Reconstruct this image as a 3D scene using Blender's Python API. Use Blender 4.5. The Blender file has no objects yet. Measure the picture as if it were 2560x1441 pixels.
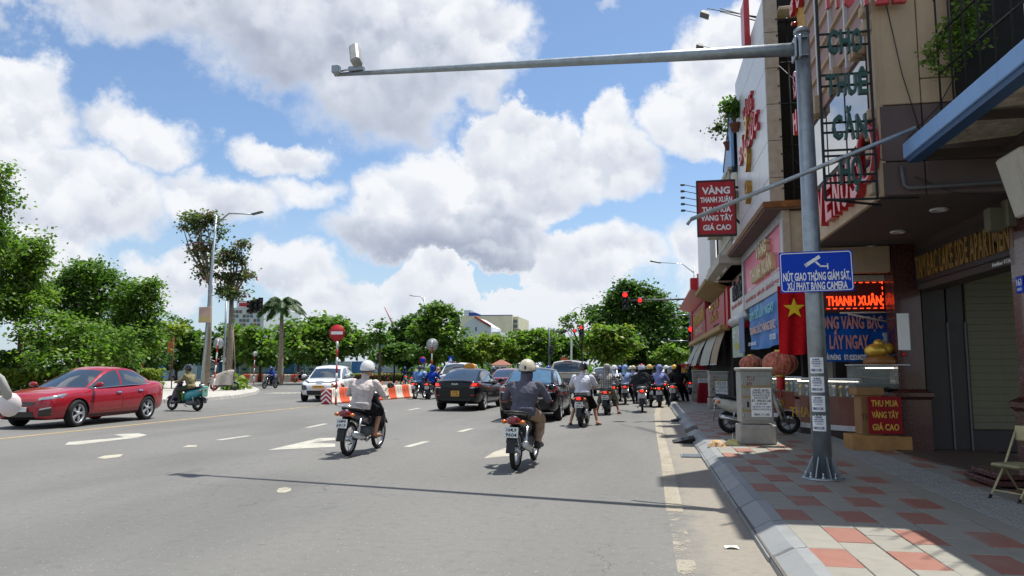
import bpy, bmesh, math, random
import numpy as np
from mathutils import Vector, Matrix, Euler
random.seed(7); RNG = np.random.default_rng(7)
SC = bpy.context.scene; COL = SC.collection; D = bpy.data
R = math.radians

# ------------------------------------------------------------------ camera
F_PX, HZ, VPX, CAM_H = 1849.0, 922.0, 1613.0, 1.45       # focal length and horizon for a 2560 px wide frame
PITCH = math.atan((HZ - 720.5) / F_PX)
YAW = math.atan((VPX - 1280.0) / F_PX * math.cos(PITCH))
cam_data = D.cameras.new('camera'); cam = D.objects.new('camera', cam_data); COL.objects.link(cam)
cam.location = (0, 0, CAM_H); cam.rotation_euler = (math.pi / 2 + PITCH, 0, YAW)
cam_data.sensor_width = 36.0; cam_data.lens = F_PX * 36.0 / 2560.0
cam_data.clip_start = 0.05; cam_data.clip_end = 6000
SC.camera = cam
_f = np.array([-math.sin(YAW) * math.cos(PITCH), math.cos(YAW) * math.cos(PITCH), math.sin(PITCH)])
_r = np.array([math.cos(YAW), math.sin(YAW), 0.0]); _u = np.cross(_r, _f); _O = np.array([0, 0, CAM_H])
def _ray(px, py): return _f + _r * (px - 1280) / F_PX - _u * (py - 720.5) / F_PX
def G(px, py, z=0.0): d = _ray(px, py); return Vector(_O + d * ((z - CAM_H) / d[2]))
def AX(px, py, x): d = _ray(px, py); return Vector(_O + d * (x / d[0]))
def AY(px, py, y): d = _ray(px, py); return Vector(_O + d * (y / d[1]))
def DIR(px, py): d = _ray(px, py); return d / np.linalg.norm(d)

# ------------------------------------------------------------------ light
SUNV = Vector((0.22, 0.28, 1.0)).normalized()
SUN_EL = math.asin(SUNV.z); SUN_AZ = math.atan2(SUNV.x, SUNV.y)
SC.view_settings.view_transform = 'Standard'; SC.view_settings.look = 'None'
EXPO = 0.5
SC.view_settings.exposure = EXPO; SC.view_settings.gamma = 1.0; SC.view_settings.use_curve_mapping = False
sun_d = D.lights.new('sun', 'SUN'); sun_d.energy = 4.6; sun_d.angle = R(0.53); sun_d.color = (1.0, 0.965, 0.90)
sun = D.objects.new('sun', sun_d); COL.objects.link(sun)
sun.rotation_euler = (-SUNV).to_track_quat('-Z', 'Y').to_euler(); sun.location = SUNV * 60

SC.render.engine = 'CYCLES'
SC.cycles.max_bounces = 6; SC.cycles.diffuse_bounces = 3; SC.cycles.glossy_bounces = 3; SC.cycles.transmission_bounces = 4
SC.cycles.transparent_max_bounces = 8; SC.cycles.caustics_reflective = False; SC.cycles.caustics_refractive = False
SC.cycles.sample_clamp_indirect = 4.0; SC.cycles.use_denoising = True

def lin(h):
    h = h.lstrip('#'); v = [int(h[i:i + 2], 16) / 255 for i in (0, 2, 4)]
    return tuple(c / 12.92 if c <= 0.04045 else ((c + 0.055) / 1.055) ** 2.4 for c in v)

class NT:
    """a thin wrapper to write node graphs as expressions"""
    def __init__(s, tree): s.t = tree; s.n = tree.nodes; s.l = tree.links
    def new(s, typ, **kw):
        n = s.n.new(typ)
        for k, v in kw.items(): setattr(n, k, v)
        return n
    def put(s, sock, v):
        if v is None: return
        if isinstance(v, bpy.types.NodeSocket): s.l.new(v, sock)
        else:
            try: sock.default_value = v
            except Exception: sock.default_value = (*v, 1.0) if len(v) == 3 else v
    def m(s, op, a, b=None, c=None, clamp=False):
        n = s.new('ShaderNodeMath', operation=op, use_clamp=clamp)
        for i, v in enumerate((a, b, c)): s.put(n.inputs[i], v)
        return n.outputs[0]
    def v(s, op, a, b=None, scale=None):
        n = s.new('ShaderNodeVectorMath', operation=op); s.put(n.inputs[0], a)
        if b is not None: s.put(n.inputs[1], b)
        if scale is not None: s.put(n.inputs['Scale'], scale)
        return n.outputs['Value'] if op in ('DOT_PRODUCT', 'LENGTH', 'DISTANCE') else n.outputs[0]
    def noise(s, vec, scale, detail=4.0, rough=0.55, dist=0.0, dims='3D', color=False):
        n = s.new('ShaderNodeTexNoise', noise_dimensions=dims); s.put(n.inputs['Vector'], vec)
        n.inputs['Scale'].default_value = scale; n.inputs['Detail'].default_value = detail
        n.inputs['Roughness'].default_value = rough; n.inputs['Distortion'].default_value = dist
        return n.outputs['Color'] if color else n.outputs['Fac']
    def ramp(s, fac, lo, hi, a=0.0, b=1.0, smooth=True):
        n = s.new('ShaderNodeMapRange', interpolation_type='SMOOTHSTEP' if smooth else 'LINEAR')
        s.put(n.inputs[0], fac)
        for i, v in enumerate((lo, hi, a, b)): s.put(n.inputs[i + 1], v)
        return n.outputs[0]
    def mix(s, fac, a, b, mode='MIX'):
        n = s.new('ShaderNodeMix', data_type='RGBA', blend_type=mode)
        s.put(n.inputs[0], fac); s.put(n.inputs[6], a); s.put(n.inputs[7], b)
        return n.outputs[2]
    def xyz(s, x, y, z):
        n = s.new('ShaderNodeCombineXYZ')
        for i, v in enumerate((x, y, z)): s.put(n.inputs[i], v)
        return n.outputs[0]

# ------------------------------------------------------------------ sky
world = D.worlds.new('World'); SC.world = world; world.use_nodes = True
def build_sky():
    nt = NT(world.node_tree); nt.n.clear()
    out = nt.new('ShaderNodeOutputWorld'); bg = nt.new('ShaderNodeBackground'); nt.l.new(bg.outputs[0], out.inputs[0])
    sky = nt.new('ShaderNodeTexSky', sky_type='NISHITA'); sky.sun_disc = False
    sky.sun_elevation = SUN_EL; sky.sun_rotation = SUN_AZ; sky.air_density = 1.0; sky.dust_density = 0.6; sky.ozone_density = 2.0
    tc = nt.new('ShaderNodeTexCoord'); dirv = tc.outputs['Generated']
    sep = nt.new('ShaderNodeSeparateXYZ'); nt.l.new(dirv, sep.inputs[0]); x, y, z = sep.outputs
    az = nt.m('ARCTAN2', x, y); el = nt.m('ARCSINE', z)
    p = nt.xyz(az, el, 0.0)
    # domain warp in azimuth / elevation gives the cauliflower edges of the cumulus
    w1 = nt.v('SUBTRACT', nt.noise(dirv, 4.5, 2, 0.5, color=True), (0.5, 0.5, 0.5))
    w2 = nt.v('SUBTRACT', nt.noise(dirv, 17.0, 6, 0.62, color=True), (0.5, 0.5, 0.5))
    pw = nt.v('ADD', nt.v('ADD', p, nt.v('SCALE', w1, scale=0.17)), nt.v('SCALE', w2, scale=0.085))
    sw = nt.new('ShaderNodeSeparateXYZ'); nt.l.new(pw, sw.inputs[0]); ax, ex = sw.outputs[0], sw.outputs[1]
    # (pixel box of each bank, base greyness): flat-based heaps, each an ellipse in azimuth / elevation
    dens = None; base = None
    for (x0, y0, x1, y1, wgt, grey) in CLOUDS:
        c0, c1 = DIR(x0, (y0 + y1) / 2), DIR(x1, (y0 + y1) / 2); t, b = DIR((x0 + x1) / 2, y0), DIR((x0 + x1) / 2, y1)
        a0, a1 = math.atan2(c0[0], c0[1]), math.atan2(c1[0], c1[1]); e0, e1 = math.asin(b[2]), math.asin(t[2])
        u = nt.m('MULTIPLY', nt.m('SUBTRACT', ax, (a0 + a1) / 2), 2 / (a1 - a0))
        v = nt.m('MULTIPLY', nt.m('SUBTRACT', ex, (e0 + e1) / 2), 2 / (e1 - e0))
        r2 = nt.m('ADD', nt.m('MULTIPLY', u, u), nt.m('MULTIPLY', v, v))
        d = nt.m('MULTIPLY', nt.m('SUBTRACT', 1.0, r2), wgt)
        s = nt.m('MULTIPLY_ADD', v, -0.5, 0.5)                     # 0 at the top of the heap, 1 at its base
        s = nt.m('MULTIPLY', s, grey)
        if dens is None: dens, base = d, s
        else:
            k = nt.m('GREATER_THAN', d, dens)
            sm = nt.ramp(nt.m('SUBTRACT', d, dens), -0.25, 0.25)
            base = nt.m('ADD', nt.m('MULTIPLY', base, nt.m('SUBTRACT', 1.0, sm)), nt.m('MULTIPLY', s, sm))
            dens = nt.m('SMOOTH_MAX', d, dens, 0.2)
    # beyond the banks in view the sky goes on as broken cumulus of the same kind
    pl = nt.v('MULTIPLY', dirv, (1.0, 1.0, 1.8))
    gen = nt.m('MULTIPLY', nt.m('SUBTRACT', nt.noise(pl, 2.6, 3, 0.5), 0.47), 5.0)
    outv = nt.ramp(nt.v('DISTANCE', p, (-0.18, 0.22, 0.0)), 0.75, 1.05)
    dens = nt.m('ADD', nt.m('MULTIPLY', dens, nt.m('SUBTRACT', 1.0, outv)), nt.m('MULTIPLY', gen, outv))
    base = nt.m('ADD', nt.m('MULTIPLY', base, nt.m('SUBTRACT', 1.0, outv)), nt.m('MULTIPLY', outv, 0.4))
    f1 = nt.noise(dirv, 7.0, 8, 0.6)
    dn = nt.m('ADD', dens, nt.m('MULTIPLY', nt.m('SUBTRACT', f1, 0.5), 1.6))
    edge = nt.ramp(nt.noise(nt.v('ADD', dirv, (0.35, 0.0, 0.1)), 2.0, 1, 0.5), 0.38, 0.64, 0.12, 0.8)
    mask = nt.ramp(dn, 0.0, edge)
    # relief: billows lit from above, seen by shifting the same noise towards the sun
    vo = nt.new('ShaderNodeTexVoronoi', feature='SMOOTH_F1'); vo.inputs['Scale'].default_value = 19.0; vo.inputs['Smoothness'].default_value = 0.35
    nt.put(vo.inputs['Vector'], nt.v('ADD', dirv, nt.v('SCALE', w2, scale=0.10)))
    vo2 = nt.new('ShaderNodeTexVoronoi', feature='SMOOTH_F1'); vo2.inputs['Scale'].default_value = 19.0; vo2.inputs['Smoothness'].default_value = 0.35
    nt.put(vo2.inputs['Vector'], nt.v('ADD', nt.v('ADD', dirv, nt.v('SCALE', w2, scale=0.10)), (0.004, 0.0, 0.014)))
    rel = nt.m('MULTIPLY', nt.m('SUBTRACT', vo2.outputs['Distance'], vo.outputs['Distance']), 1.0)
    nb = nt.noise(nt.v('ADD', dirv, nt.v('SCALE', w1, scale=0.06)), 6.0, 4, 0.5)
    nb2 = nt.noise(nt.v('ADD', nt.v('ADD', dirv, nt.v('SCALE', w1, scale=0.06)), (0.006, 0.0, 0.03)), 6.0, 4, 0.5)
    rel2 = nt.m('SUBTRACT', nb, nb2)
    thick = nt.ramp(dn, 0.1, 1.3)
    sh = nt.m('ADD', nt.m('MULTIPLY', nt.ramp(base, 0.15, 1.05, smooth=False), nt.ramp(dn, 0.0, 0.9, 0.35, 1.0)), nt.m('MULTIPLY', thick, 0.12))
    sh = nt.m('ADD', sh, nt.m('MULTIPLY', rel2, nt.ramp(base, 0.3, 1.0, -2.0, -0.7))); sh = nt.m('ADD', sh, nt.m('MULTIPLY', rel, nt.ramp(base, 0.3, 0.9, -1.0, -0.2)), clamp=True)
    lo = tuple(c * SKY_GAIN for c in lin('#a9b2c5')); hi = tuple(c * SKY_GAIN for c in lin('#f7f9fd')); mid = tuple(c * SKY_GAIN for c in lin('#d8deea'))
    cc = nt.mix(nt.ramp(sh, 0.0, 0.5, smooth=False), (*hi, 1), (*mid, 1)); cc = nt.mix(nt.ramp(sh, 0.5, 1.0, smooth=False), cc, (*lo, 1))
    skyc = nt.mix(1.0, sky.outputs[0], (*SKY_TINT, 1), 'MULTIPLY')
    # thin milky veil towards the horizon
    veil = nt.ramp(el, 0.0, 0.28, 0.62, 0.0)
    skyc = nt.mix(veil, skyc, (*[c * SKY_GAIN for c in lin('#c3d6ea')], 1))
    cc = nt.mix(nt.ramp(el, 0.0, 0.22, 0.35, 0.0), cc, (*[c * SKY_GAIN for c in lin('#ccd8e6')], 1))
    mask = nt.m('MULTIPLY', mask, nt.ramp(el, -0.05, 0.03))
    fin = nt.mix(mask, skyc, cc)
    nt.l.new(fin, bg.inputs[0]); bg.inputs[1].default_value = SKY_STRENGTH
SKY_STRENGTH = 0.1
SKY_GAIN = 1.0 / (SKY_STRENGTH * 2 ** EXPO)
SKY_TINT = (0.93, 1.0, 1.06)
CLOUDS = [
    # x0, y0, x1, y1, weight, greyness of the base: high grey sheet, left towers, long left bank, central cumulus, low rows
    (-500, -350, 700, 120, 1.3, 0.75), (150, -260, 1250, 200, 1.5, 1.0), (560, -200, 1330, 345, 1.3, 0.95), (1120, -60, 1330, 140, 0.7, 0.2),
    (-300, 60, 235, 420, 1.3, 0.35), (170, 225, 500, 430, 1.0, 0.35), (-350, 320, 420, 680, 1.5, 0.65), (260, 400, 740, 610, 1.2, 0.6), (520, 280, 850, 420, 1.1, 0.4), (600, 400, 900, 520, .8, .45),
    (870, 300, 1190, 620, 1.3, 0.55), (1080, 215, 1500, 620, 1.7, 0.7), (1380, 240, 1700, 530, 1.4, 0.5), (780, 470, 1430, 670, 1.5, 1.25), (1000, 560, 1420, 690, 1.1, 1.3), (1580, 170, 2020, 400, 1.3, 0.35), (1700, -40, 2150, 330, 1.2, 0.35), (2000, -200, 2700, 400, 0.8, 0.7),
    (1300, 580, 1690, 790, 1.1, 0.5), (1640, 540, 2000, 780, 1.0, 0.45), (610, 590, 900, 760, 1.1, 0.45), (700, 680, 1000, 820, 0.9, 0.5), (930, 640, 1140, 790, 1.0, 0.5),
    (280, 640, 640, 830, 1.1, 0.5), (-200, 560, 300, 900, 1.0, 0.6), (600, 740, 1700, 940, 0.8, 0.6), (1470, 0, 1560, 50, 0.3, 0.1),
]
build_sky()
# ------------------------------------------------------------------ materials
_MATS = {}
def pm(name, col, rough=0.6, metal=0.0, var=0.12, scale=6.0, bump=0.0, bscale=40.0, coat=0.0, emit=0.0, alpha=1.0, spec=0.5, dirt=0.0):
    """a plain procedural material: noise-varied colour and roughness, optional bump, dirt, clear coat or lamp emission"""
    if name in _MATS: return _MATS[name]
    m = D.materials.new(name); m.use_nodes = True; nt = NT(m.node_tree); b = nt.n['Principled BSDF']
    c = lin(col) if isinstance(col, str) else col
    tc = nt.new('ShaderNodeTexCoord'); v = tc.outputs['Object']
    n = nt.noise(v, scale, 5, 0.6)
    dk = tuple(x * (1 - var) for x in c); lt = tuple(min(1, x * (1 + var)) for x in c)
    cc = nt.mix(nt.ramp(n, 0.3, 0.7), (*dk, 1), (*lt, 1))
    if dirt:
        dn = nt.ramp(nt.noise(v, scale * 0.45, 6, 0.7), 0.48, 0.72, 0.0, dirt)
        st = nt.ramp(nt.noise(nt.v('MULTIPLY', v, (7.0, 7.0, 0.45)), 1.0, 5, 0.65), 0.52, 0.74, 0.0, dirt * 1.5)
        dn = nt.m('MAXIMUM', dn, st)
        cc = nt.mix(dn, cc, (0.06, 0.05, 0.04, 1))
    nt.l.new(cc, b.inputs['Base Color'])
    nt.put(b.inputs['Roughness'], nt.ramp(n, 0.2, 0.8, max(0.0, rough - 0.07), min(1, rough + 0.07)))
    b.inputs['Metallic'].default_value = metal; b.inputs['Specular IOR Level'].default_value = spec
    b.inputs['Coat Weight'].default_value = coat; b.inputs['Coat Roughness'].default_value = 0.04
    if emit: b.inputs['Emission Color'].default_value = (*c, 1); b.inputs['Emission Strength'].default_value = emit
    if alpha < 1: b.inputs['Alpha'].default_value = alpha
    if bump:
        bp = nt.new('ShaderNodeBump'); bp.inputs['Strength'].default_value = bump; bp.inputs['Distance'].default_value = 0.02
        nt.l.new(nt.noise(v, bscale, 4, 0.6), bp.inputs['Height']); nt.l.new(bp.outputs[0], b.inputs['Normal'])
    _MATS[name] = m; return m
def paint(name, col, flake=0.0): return pm(name, col, rough=0.22, metal=flake, var=0.05, scale=2.0, coat=0.45, spec=0.2)
def cloth(name, col, dirt=0.0): return pm(name, col, rough=0.9, var=0.14, scale=14, bump=0.5, bscale=22, spec=0.15, dirt=dirt)
def leafmat(name, c0, c1, tr=0.48):
    if name in _MATS: return _MATS[name]
    c0, c1 = tuple(x * k for x, k in zip(c0, (1.28, 1.15, 1.1))), tuple(x * k for x, k in zip(c1, (1.28, 1.15, 1.1)))
    m = D.materials.new(name); m.use_nodes = True; nt = NT(m.node_tree); nt.n.clear()
    out = nt.new('ShaderNodeOutputMaterial'); df = nt.new('ShaderNodeBsdfPrincipled'); tl = nt.new('ShaderNodeBsdfTranslucent'); mx = nt.new('ShaderNodeMixShader')
    g = nt.new('ShaderNodeNewGeometry'); rnd = g.outputs['Random Per Island']
    tc = nt.new('ShaderNodeTexCoord')
    big = nt.noise(tc.outputs['Object'], 0.45, 3, 0.5)
    k = nt.m('ADD', nt.m('MULTIPLY', rnd, 0.55), nt.m('MULTIPLY', nt.ramp(big, 0.35, 0.65), 0.45))
    cc = nt.mix(k, (*c0, 1), (*c1, 1))
    nt.l.new(cc, df.inputs['Base Color']); df.inputs['Roughness'].default_value = 0.5; df.inputs['Specular IOR Level'].default_value = 0.4
    nt.l.new(nt.mix(1.0, cc, (1.0, 1.25, 0.5, 1), 'MULTIPLY'), tl.inputs['Color'])
    mx.inputs[0].default_value = tr
    nt.l.new(df.outputs[0], mx.inputs[1]); nt.l.new(tl.outputs[0], mx.inputs[2]); nt.l.new(mx.outputs[0], out.inputs[0])
    _MATS[name] = m; return m

# ------------------------------------------------------------------ mesh builder
class MB:
    def __init__(s): s.v = []; s.f = []; s.mi = []; s.sm = []; s.M = Matrix.Identity(4); s.cur = 0; s.smooth = False
    def at(s, M=None): s.M = M if M is not None else Matrix.Identity(4); return s
    def mat(s, i): s.cur = i; return s
    def add(s, vs, fs, smooth=None):
        o = len(s.v); M = s.M
        s.v.extend([tuple(M @ Vector(p)) for p in vs])
        sm = s.smooth if smooth is None else smooth
        for f in fs: s.f.append(tuple(i + o for i in f)); s.mi.append(s.cur); s.sm.append(sm)
        return s
    def box(s, x0, y0, z0, x1, y1, z1):
        return s.add([(x0, y0, z0), (x1, y0, z0), (x1, y1, z0), (x0, y1, z0), (x0, y0, z1), (x1, y0, z1), (x1, y1, z1), (x0, y1, z1)],
                     [(3, 2, 1, 0), (4, 5, 6, 7), (0, 1, 5, 4), (1, 2, 6, 5), (2, 3, 7, 6), (3, 0, 4, 7)], False)
    def cbox(s, c, d, bev=0.0):
        """box from centre and size with chamfered vertical and horizontal edges"""
        x, y, z = c; a, b, h = d[0] / 2, d[1] / 2, d[2] / 2
        if bev <= 0: return s.box(x - a, y - b, z - h, x + a, y + b, z + h)
        e = min(bev, a * .9, b * .9, h * .9); ring = []
        for (zz, i) in ((-h, e), (-h + e, 0), (h - e, 0), (h, e)):
            ax, by = a - i, b - i
            k = e if i == 0 else e * 0.6
            ring.append([(x - ax + k, y - by, z + zz), (x + ax - k, y - by, z + zz), (x + ax, y - by + k, z + zz), (x + ax, y + by - k, z + zz),
                         (x + ax - k, y + by, z + zz), (x - ax + k, y + by, z + zz), (x - ax, y + by - k, z + zz), (x - ax, y - by + k, z + zz)])
        return s.loft(ring, True, True, False)
    def loft(s, rings, cap0=True, cap1=True, smooth=True, closed=True):
        n = len(rings[0]); vs = [p for r in rings for p in r]; fs = []
        for i in range(len(rings) - 1):
            for j in range(n if closed else n - 1):
                k = (j + 1) % n
                fs.append((i * n + j, i * n + k, (i + 1) * n + k, (i + 1) * n + j))
        if cap0: fs.append(tuple(range(n - 1, -1, -1)))
        if cap1: fs.append(tuple(range((len(rings) - 1) * n, len(rings) * n)))
        return s.add(vs, fs, smooth)
    def tube(s, pts, rad, n=8, cap=True, smooth=True):
        pts = [Vector(p) for p in pts]; rads = rad if isinstance(rad, (list, tuple)) else [rad] * len(pts); rings = []
        prev = None
        for i, p in enumerate(pts):
            t = (pts[min(i + 1, len(pts) - 1)] - pts[max(i - 1, 0)]).normalized()
            if prev is None:
                a = Vector((0, 0, 1)) if abs(t.z) < 0.9 else Vector((1, 0, 0)); x = t.cross(a).normalized()
            else: x = (prev - t * prev.dot(t)).normalized()
            prev = x; y = t.cross(x); r = rads[i]
            rings.append([tuple(p + (x * math.cos(2 * math.pi * k / n) + y * math.sin(2 * math.pi * k / n)) * r) for k in range(n)])
        return s.loft(rings, cap, cap, smooth)
    def lathe(s, prof, n=16, smooth=True, axis='Z', c=(0, 0, 0), cap=True):
        rings = []
        for r, h in prof:
            ring = []
            for k in range(n):
                a = 2 * math.pi * k / n; u, v = r * math.cos(a), r * math.sin(a)
                ring.append({'Z': (c[0] + u, c[1] + v, c[2] + h), 'X': (c[0] + h, c[1] + u, c[2] + v), 'Y': (c[0] + v, c[1] + h, c[2] + u)}[axis])
            rings.append(ring)
        return s.loft(rings, cap, cap, smooth)
    def torus(s, c, Rr, r, n=24, k=8, axis='X', sx=1.0):
        rings = []
        for i in range(n):
            a = 2 * math.pi * i / n; ring = []
            for j in range(k):
                b = 2 * math.pi * j / k; rr = Rr + r * math.cos(b); h = r * math.sin(b) * sx
                u, v = rr * math.cos(a), rr * math.sin(a)
                ring.append({'X': (c[0] + h, c[1] + u, c[2] + v), 'Z': (c[0] + u, c[1] + v, c[2] + h), 'Y': (c[0] + v, c[1] + h, c[2] + u)}[axis])
            rings.append(ring)
        rings.append(rings[0]); return s.loft(rings, False, False, True)
    def ell(s, c, rx, ry, rz, n=14, m=9, z0=-1.0, z1=1.0):
        rings = []
        for i in range(m):
            h = z0 + (z1 - z0) * i / (m - 1)
            h = math.sin(h * math.pi / 2) if z0 == -1 and z1 == 1 else h
            q = math.sqrt(max(0.0004, 1 - h * h))
            rings.append([(c[0] + rx * q * math.cos(2 * math.pi * k / n), c[1] + ry * q * math.sin(2 * math.pi * k / n), c[2] + rz * h) for k in range(n)])
        return s.loft(rings, True, True, True)
    def prism(s, poly, d0, d1, axis='Y'):
        """polygon in the plane across axis, extruded from d0 to d1 (axis Y: poly is (x, z); X: (y, z); Z: (x, y))"""
        f = {'Y': lambda p, d: (p[0], d, p[1]), 'X': lambda p, d: (d, p[0], p[1]), 'Z': lambda p, d: (p[0], p[1], d)}[axis]
        return s.loft([[f(p, d0) for p in poly], [f(p, d1) for p in poly]], True, True, False)
    def grid(s, P, smooth=True, flip=False):
        """P[i][j] points -> quads"""
        n, m = len(P), len(P[0]); fs = []
        for i in range(n - 1):
            for j in range(m - 1):
                q = (i * m + j, i * m + j + 1, (i + 1) * m + j + 1, (i + 1) * m + j); fs.append(q[::-1] if flip else q)
        return s.add([p for r in P for p in r], fs, smooth)
    def sheet(s, P, thick, smooth=True):
        """a curved panel of real thickness"""
        s.grid(P, smooth); Q = [[tuple(Vector(p) + Vector(thick)) for p in r] for r in P]; s.grid(Q, smooth, True)
        n, m = len(P), len(P[0])
        rim = [P[0][j] for j in range(m)] + [P[i][m - 1] for i in range(1, n)] + [P[n - 1][j] for j in range(m - 2, -1, -1)] + [P[i][0] for i in range(n - 2, 0, -1)]
        rim2 = [tuple(Vector(p) + Vector(thick)) for p in rim]; k = len(rim)
        s.add(rim + rim2, [(i, (i + 1) % k, k + (i + 1) % k, k + i) for i in range(k)], False); return s
    def mesh(s, name, mats):
        me = D.meshes.new(name); me.from_pydata(s.v, [], s.f)
        for m in (mats if isinstance(mats, (list, tuple)) else [mats]): me.materials.append(m)
        me.polygons.foreach_set('material_index', s.mi); me.polygons.foreach_set('use_smooth', s.sm); me.update(); return me
    def build(s, name, mats, parent=None, loc=None, rotz=0.0):
        o = D.objects.new(name, s.mesh(name, mats)); COL.objects.link(o)
        if parent is not None: o.parent = parent
        if loc is not None: o.location = loc
        if rotz: o.rotation_euler.z = rotz
        return o

LABELS = {}
def tag(o, label=None, cat=None, group=None, kind=None):
    if label: o['label'] = label
    if cat: o['category'] = cat
    if group: o['group'] = group
    if kind: o['kind'] = kind
    return o
def thing(name, label, cat, loc=(0, 0, 0), rotz=0.0, group=None):
    o = D.objects.new(name, None); COL.objects.link(o); o.location = loc; o.rotation_euler.z = rotz; o.empty_display_size = 0.1
    return tag(o, label, cat, group)
def kids(o): return list(o.children)
def dup(o, parent=None):
    c = o.copy(); COL.objects.link(c); c.parent = parent
    for ch in kids(o): dup(ch, c)
    return c
def dup_thing(o, label, loc, rotz=0.0, group=None, recolor=None):
    c = dup(o); c.location = loc; c.rotation_euler.z = rotz; c['label'] = label
    if group: c['group'] = group
    if recolor: paint_parts(c, recolor)
    return c
def paint_parts(o, rec):
    for ch in kids(o):
        st = ch.name.split('.')[0]
        if st in rec and ch.type == 'MESH':
            mm = rec[st] if isinstance(rec[st], (list, tuple)) else [rec[st]]
            for i, m in enumerate(mm):
                if m is None: continue
                ch.material_slots[i].link = 'OBJECT'; ch.material_slots[i].material = m
        paint_parts(ch, rec)
def structure(o): o['kind'] = 'structure'; return o

# ------------------------------------------------------------------ lettering
_TXT = {}
def text_data(s, bold=0.012, space=1.0, res=2):
    k = (s, bold, space)
    if k not in _TXT:
        c = D.curves.new('t', 'FONT'); c.body = s; c.offset = bold; c.resolution_u = res; c.space_character = space; c.align_x = 'LEFT'
        o = D.objects.new('t', c); me = D.meshes.new_from_object(o)
        n = len(me.vertices); co = np.empty(n * 3); me.vertices.foreach_get('co', co); co = co.reshape(-1, 3)
        fs = [tuple(p.vertices) for p in me.polygons]
        # outline edges: used by exactly one face
        cnt = {}
        for f in fs:
            for i in range(len(f)):
                e = (f[i], f[(i + 1) % len(f)]); key = (min(e), max(e)); cnt.setdefault(key, []).append(e)
        rim = [v[0] for v in cnt.values() if len(v) == 1]
        D.objects.remove(o); D.curves.remove(c); D.meshes.remove(me); _TXT[k] = (co, fs, rim)
    return _TXT[k]
def add_text(mb, s, origin, ux, uz, width=None, height=None, depth=0.0, bold=0.012, space=1.0, center=True, italic=0.0):
    """flat or raised lettering: origin is the middle (or left end) of its baseline; ux runs along the line, uz up; the front faces ux x uz reversed"""
    co, fs, rim = text_data(s, bold, space)
    ux, uz = Vector(ux).normalized(), Vector(uz).normalized(); n = ux.cross(uz)
    x0, x1 = co[:, 0].min(), co[:, 0].max(); H0 = 0.73
    sz = (height / H0) if height else None
    sx = (width / (x1 - x0)) if width else sz
    if sz is None: sz = sx
    off = (x0 + x1) / 2 if center else x0
    org = Vector(origin)
    pts = [org + ux * ((p[0] - off + italic * p[1]) * sx) + uz * (p[1] * sz) for p in co]
    if depth <= 0: mb.add([tuple(p) for p in pts], fs, False)
    else:
        k = len(pts); front = [tuple(p + n * depth) for p in pts]; back = [tuple(p) for p in pts]
        mb.add(front + back, fs + [(b, a, a + k, b + k) for a, b in rim], False)
    return mb
def lettering(name, s, origin, ux, uz, mat, parent, width=None, height=None, depth=0.0, bold=0.012, space=1.0, center=True, italic=0.0):
    mb = MB(); 
    for i, (line, org, w, h) in enumerate(s if isinstance(s, list) else [(s, origin, width, height)]):
        add_text(mb, line, org, ux, uz, w, h, depth, bold, space, center, italic)
    return mb.build(name, mat, parent)

# common materials
M = {}
def cm(k, *a, **kw): M[k] = pm(k, *a, **kw); return M[k]
cm('galv', '#9aa3a8', rough=0.45, metal=0.75, var=0.12, scale=9, bump=0.1, dirt=0.15)
cm('steel', '#b7bbbf', rough=0.3, metal=0.9); cm('chrome', '#dcdfe2', rough=0.12, metal=1.0, var=0.03)
cm('black_plastic', '#1c1d1f', rough=0.55); cm('black_gloss', '#0d0e10', rough=0.15, coat=0.6); cm('rubber', '#161616', rough=0.85, bump=0.3)
cm('dark_iron', '#1d2022', rough=0.6, metal=0.3); cm('grey_plastic', '#56595c', rough=0.5)
cm('white_paint', '#e6e6e2', rough=0.5, dirt=0.08); cm('red_paint', '#b31f27', rough=0.4); cm('blue_sign', '#0a41bd', rough=0.5, var=0.05, spec=0.2)
cm('yellow_gold', '#d9b24a', rough=0.3, metal=0.5); cm('orange', '#d9501e', rough=0.5); cm('white_print', '#f2f4f4', rough=0.6, var=0.03, spec=0.2)
cm('glass_dark', '#0c1013', rough=0.05, spec=0.8, var=0.02, coat=0.5); cm('red_lamp', '#7d1015', rough=0.15, coat=0.8)
cm('red_lit', '#ff1d12', emit=3.2, rough=0.3); cm('amber_lamp', '#d9701a', rough=0.2, coat=0.6); cm('clear_lamp', '#cfd6d8', rough=0.08, metal=0.3, coat=0.8)
cm('plate_white', '#dfe1de', rough=0.4, dirt=0.12); cm('plate_yellow', '#d8a23c', rough=0.4); cm('ink_black', '#15171a', rough=0.6)
cm('skin', '#b98a6c', rough=0.55, var=0.08); cm('wood', '#8a6238', rough=0.6, scale=3, bump=0.2)
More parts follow.
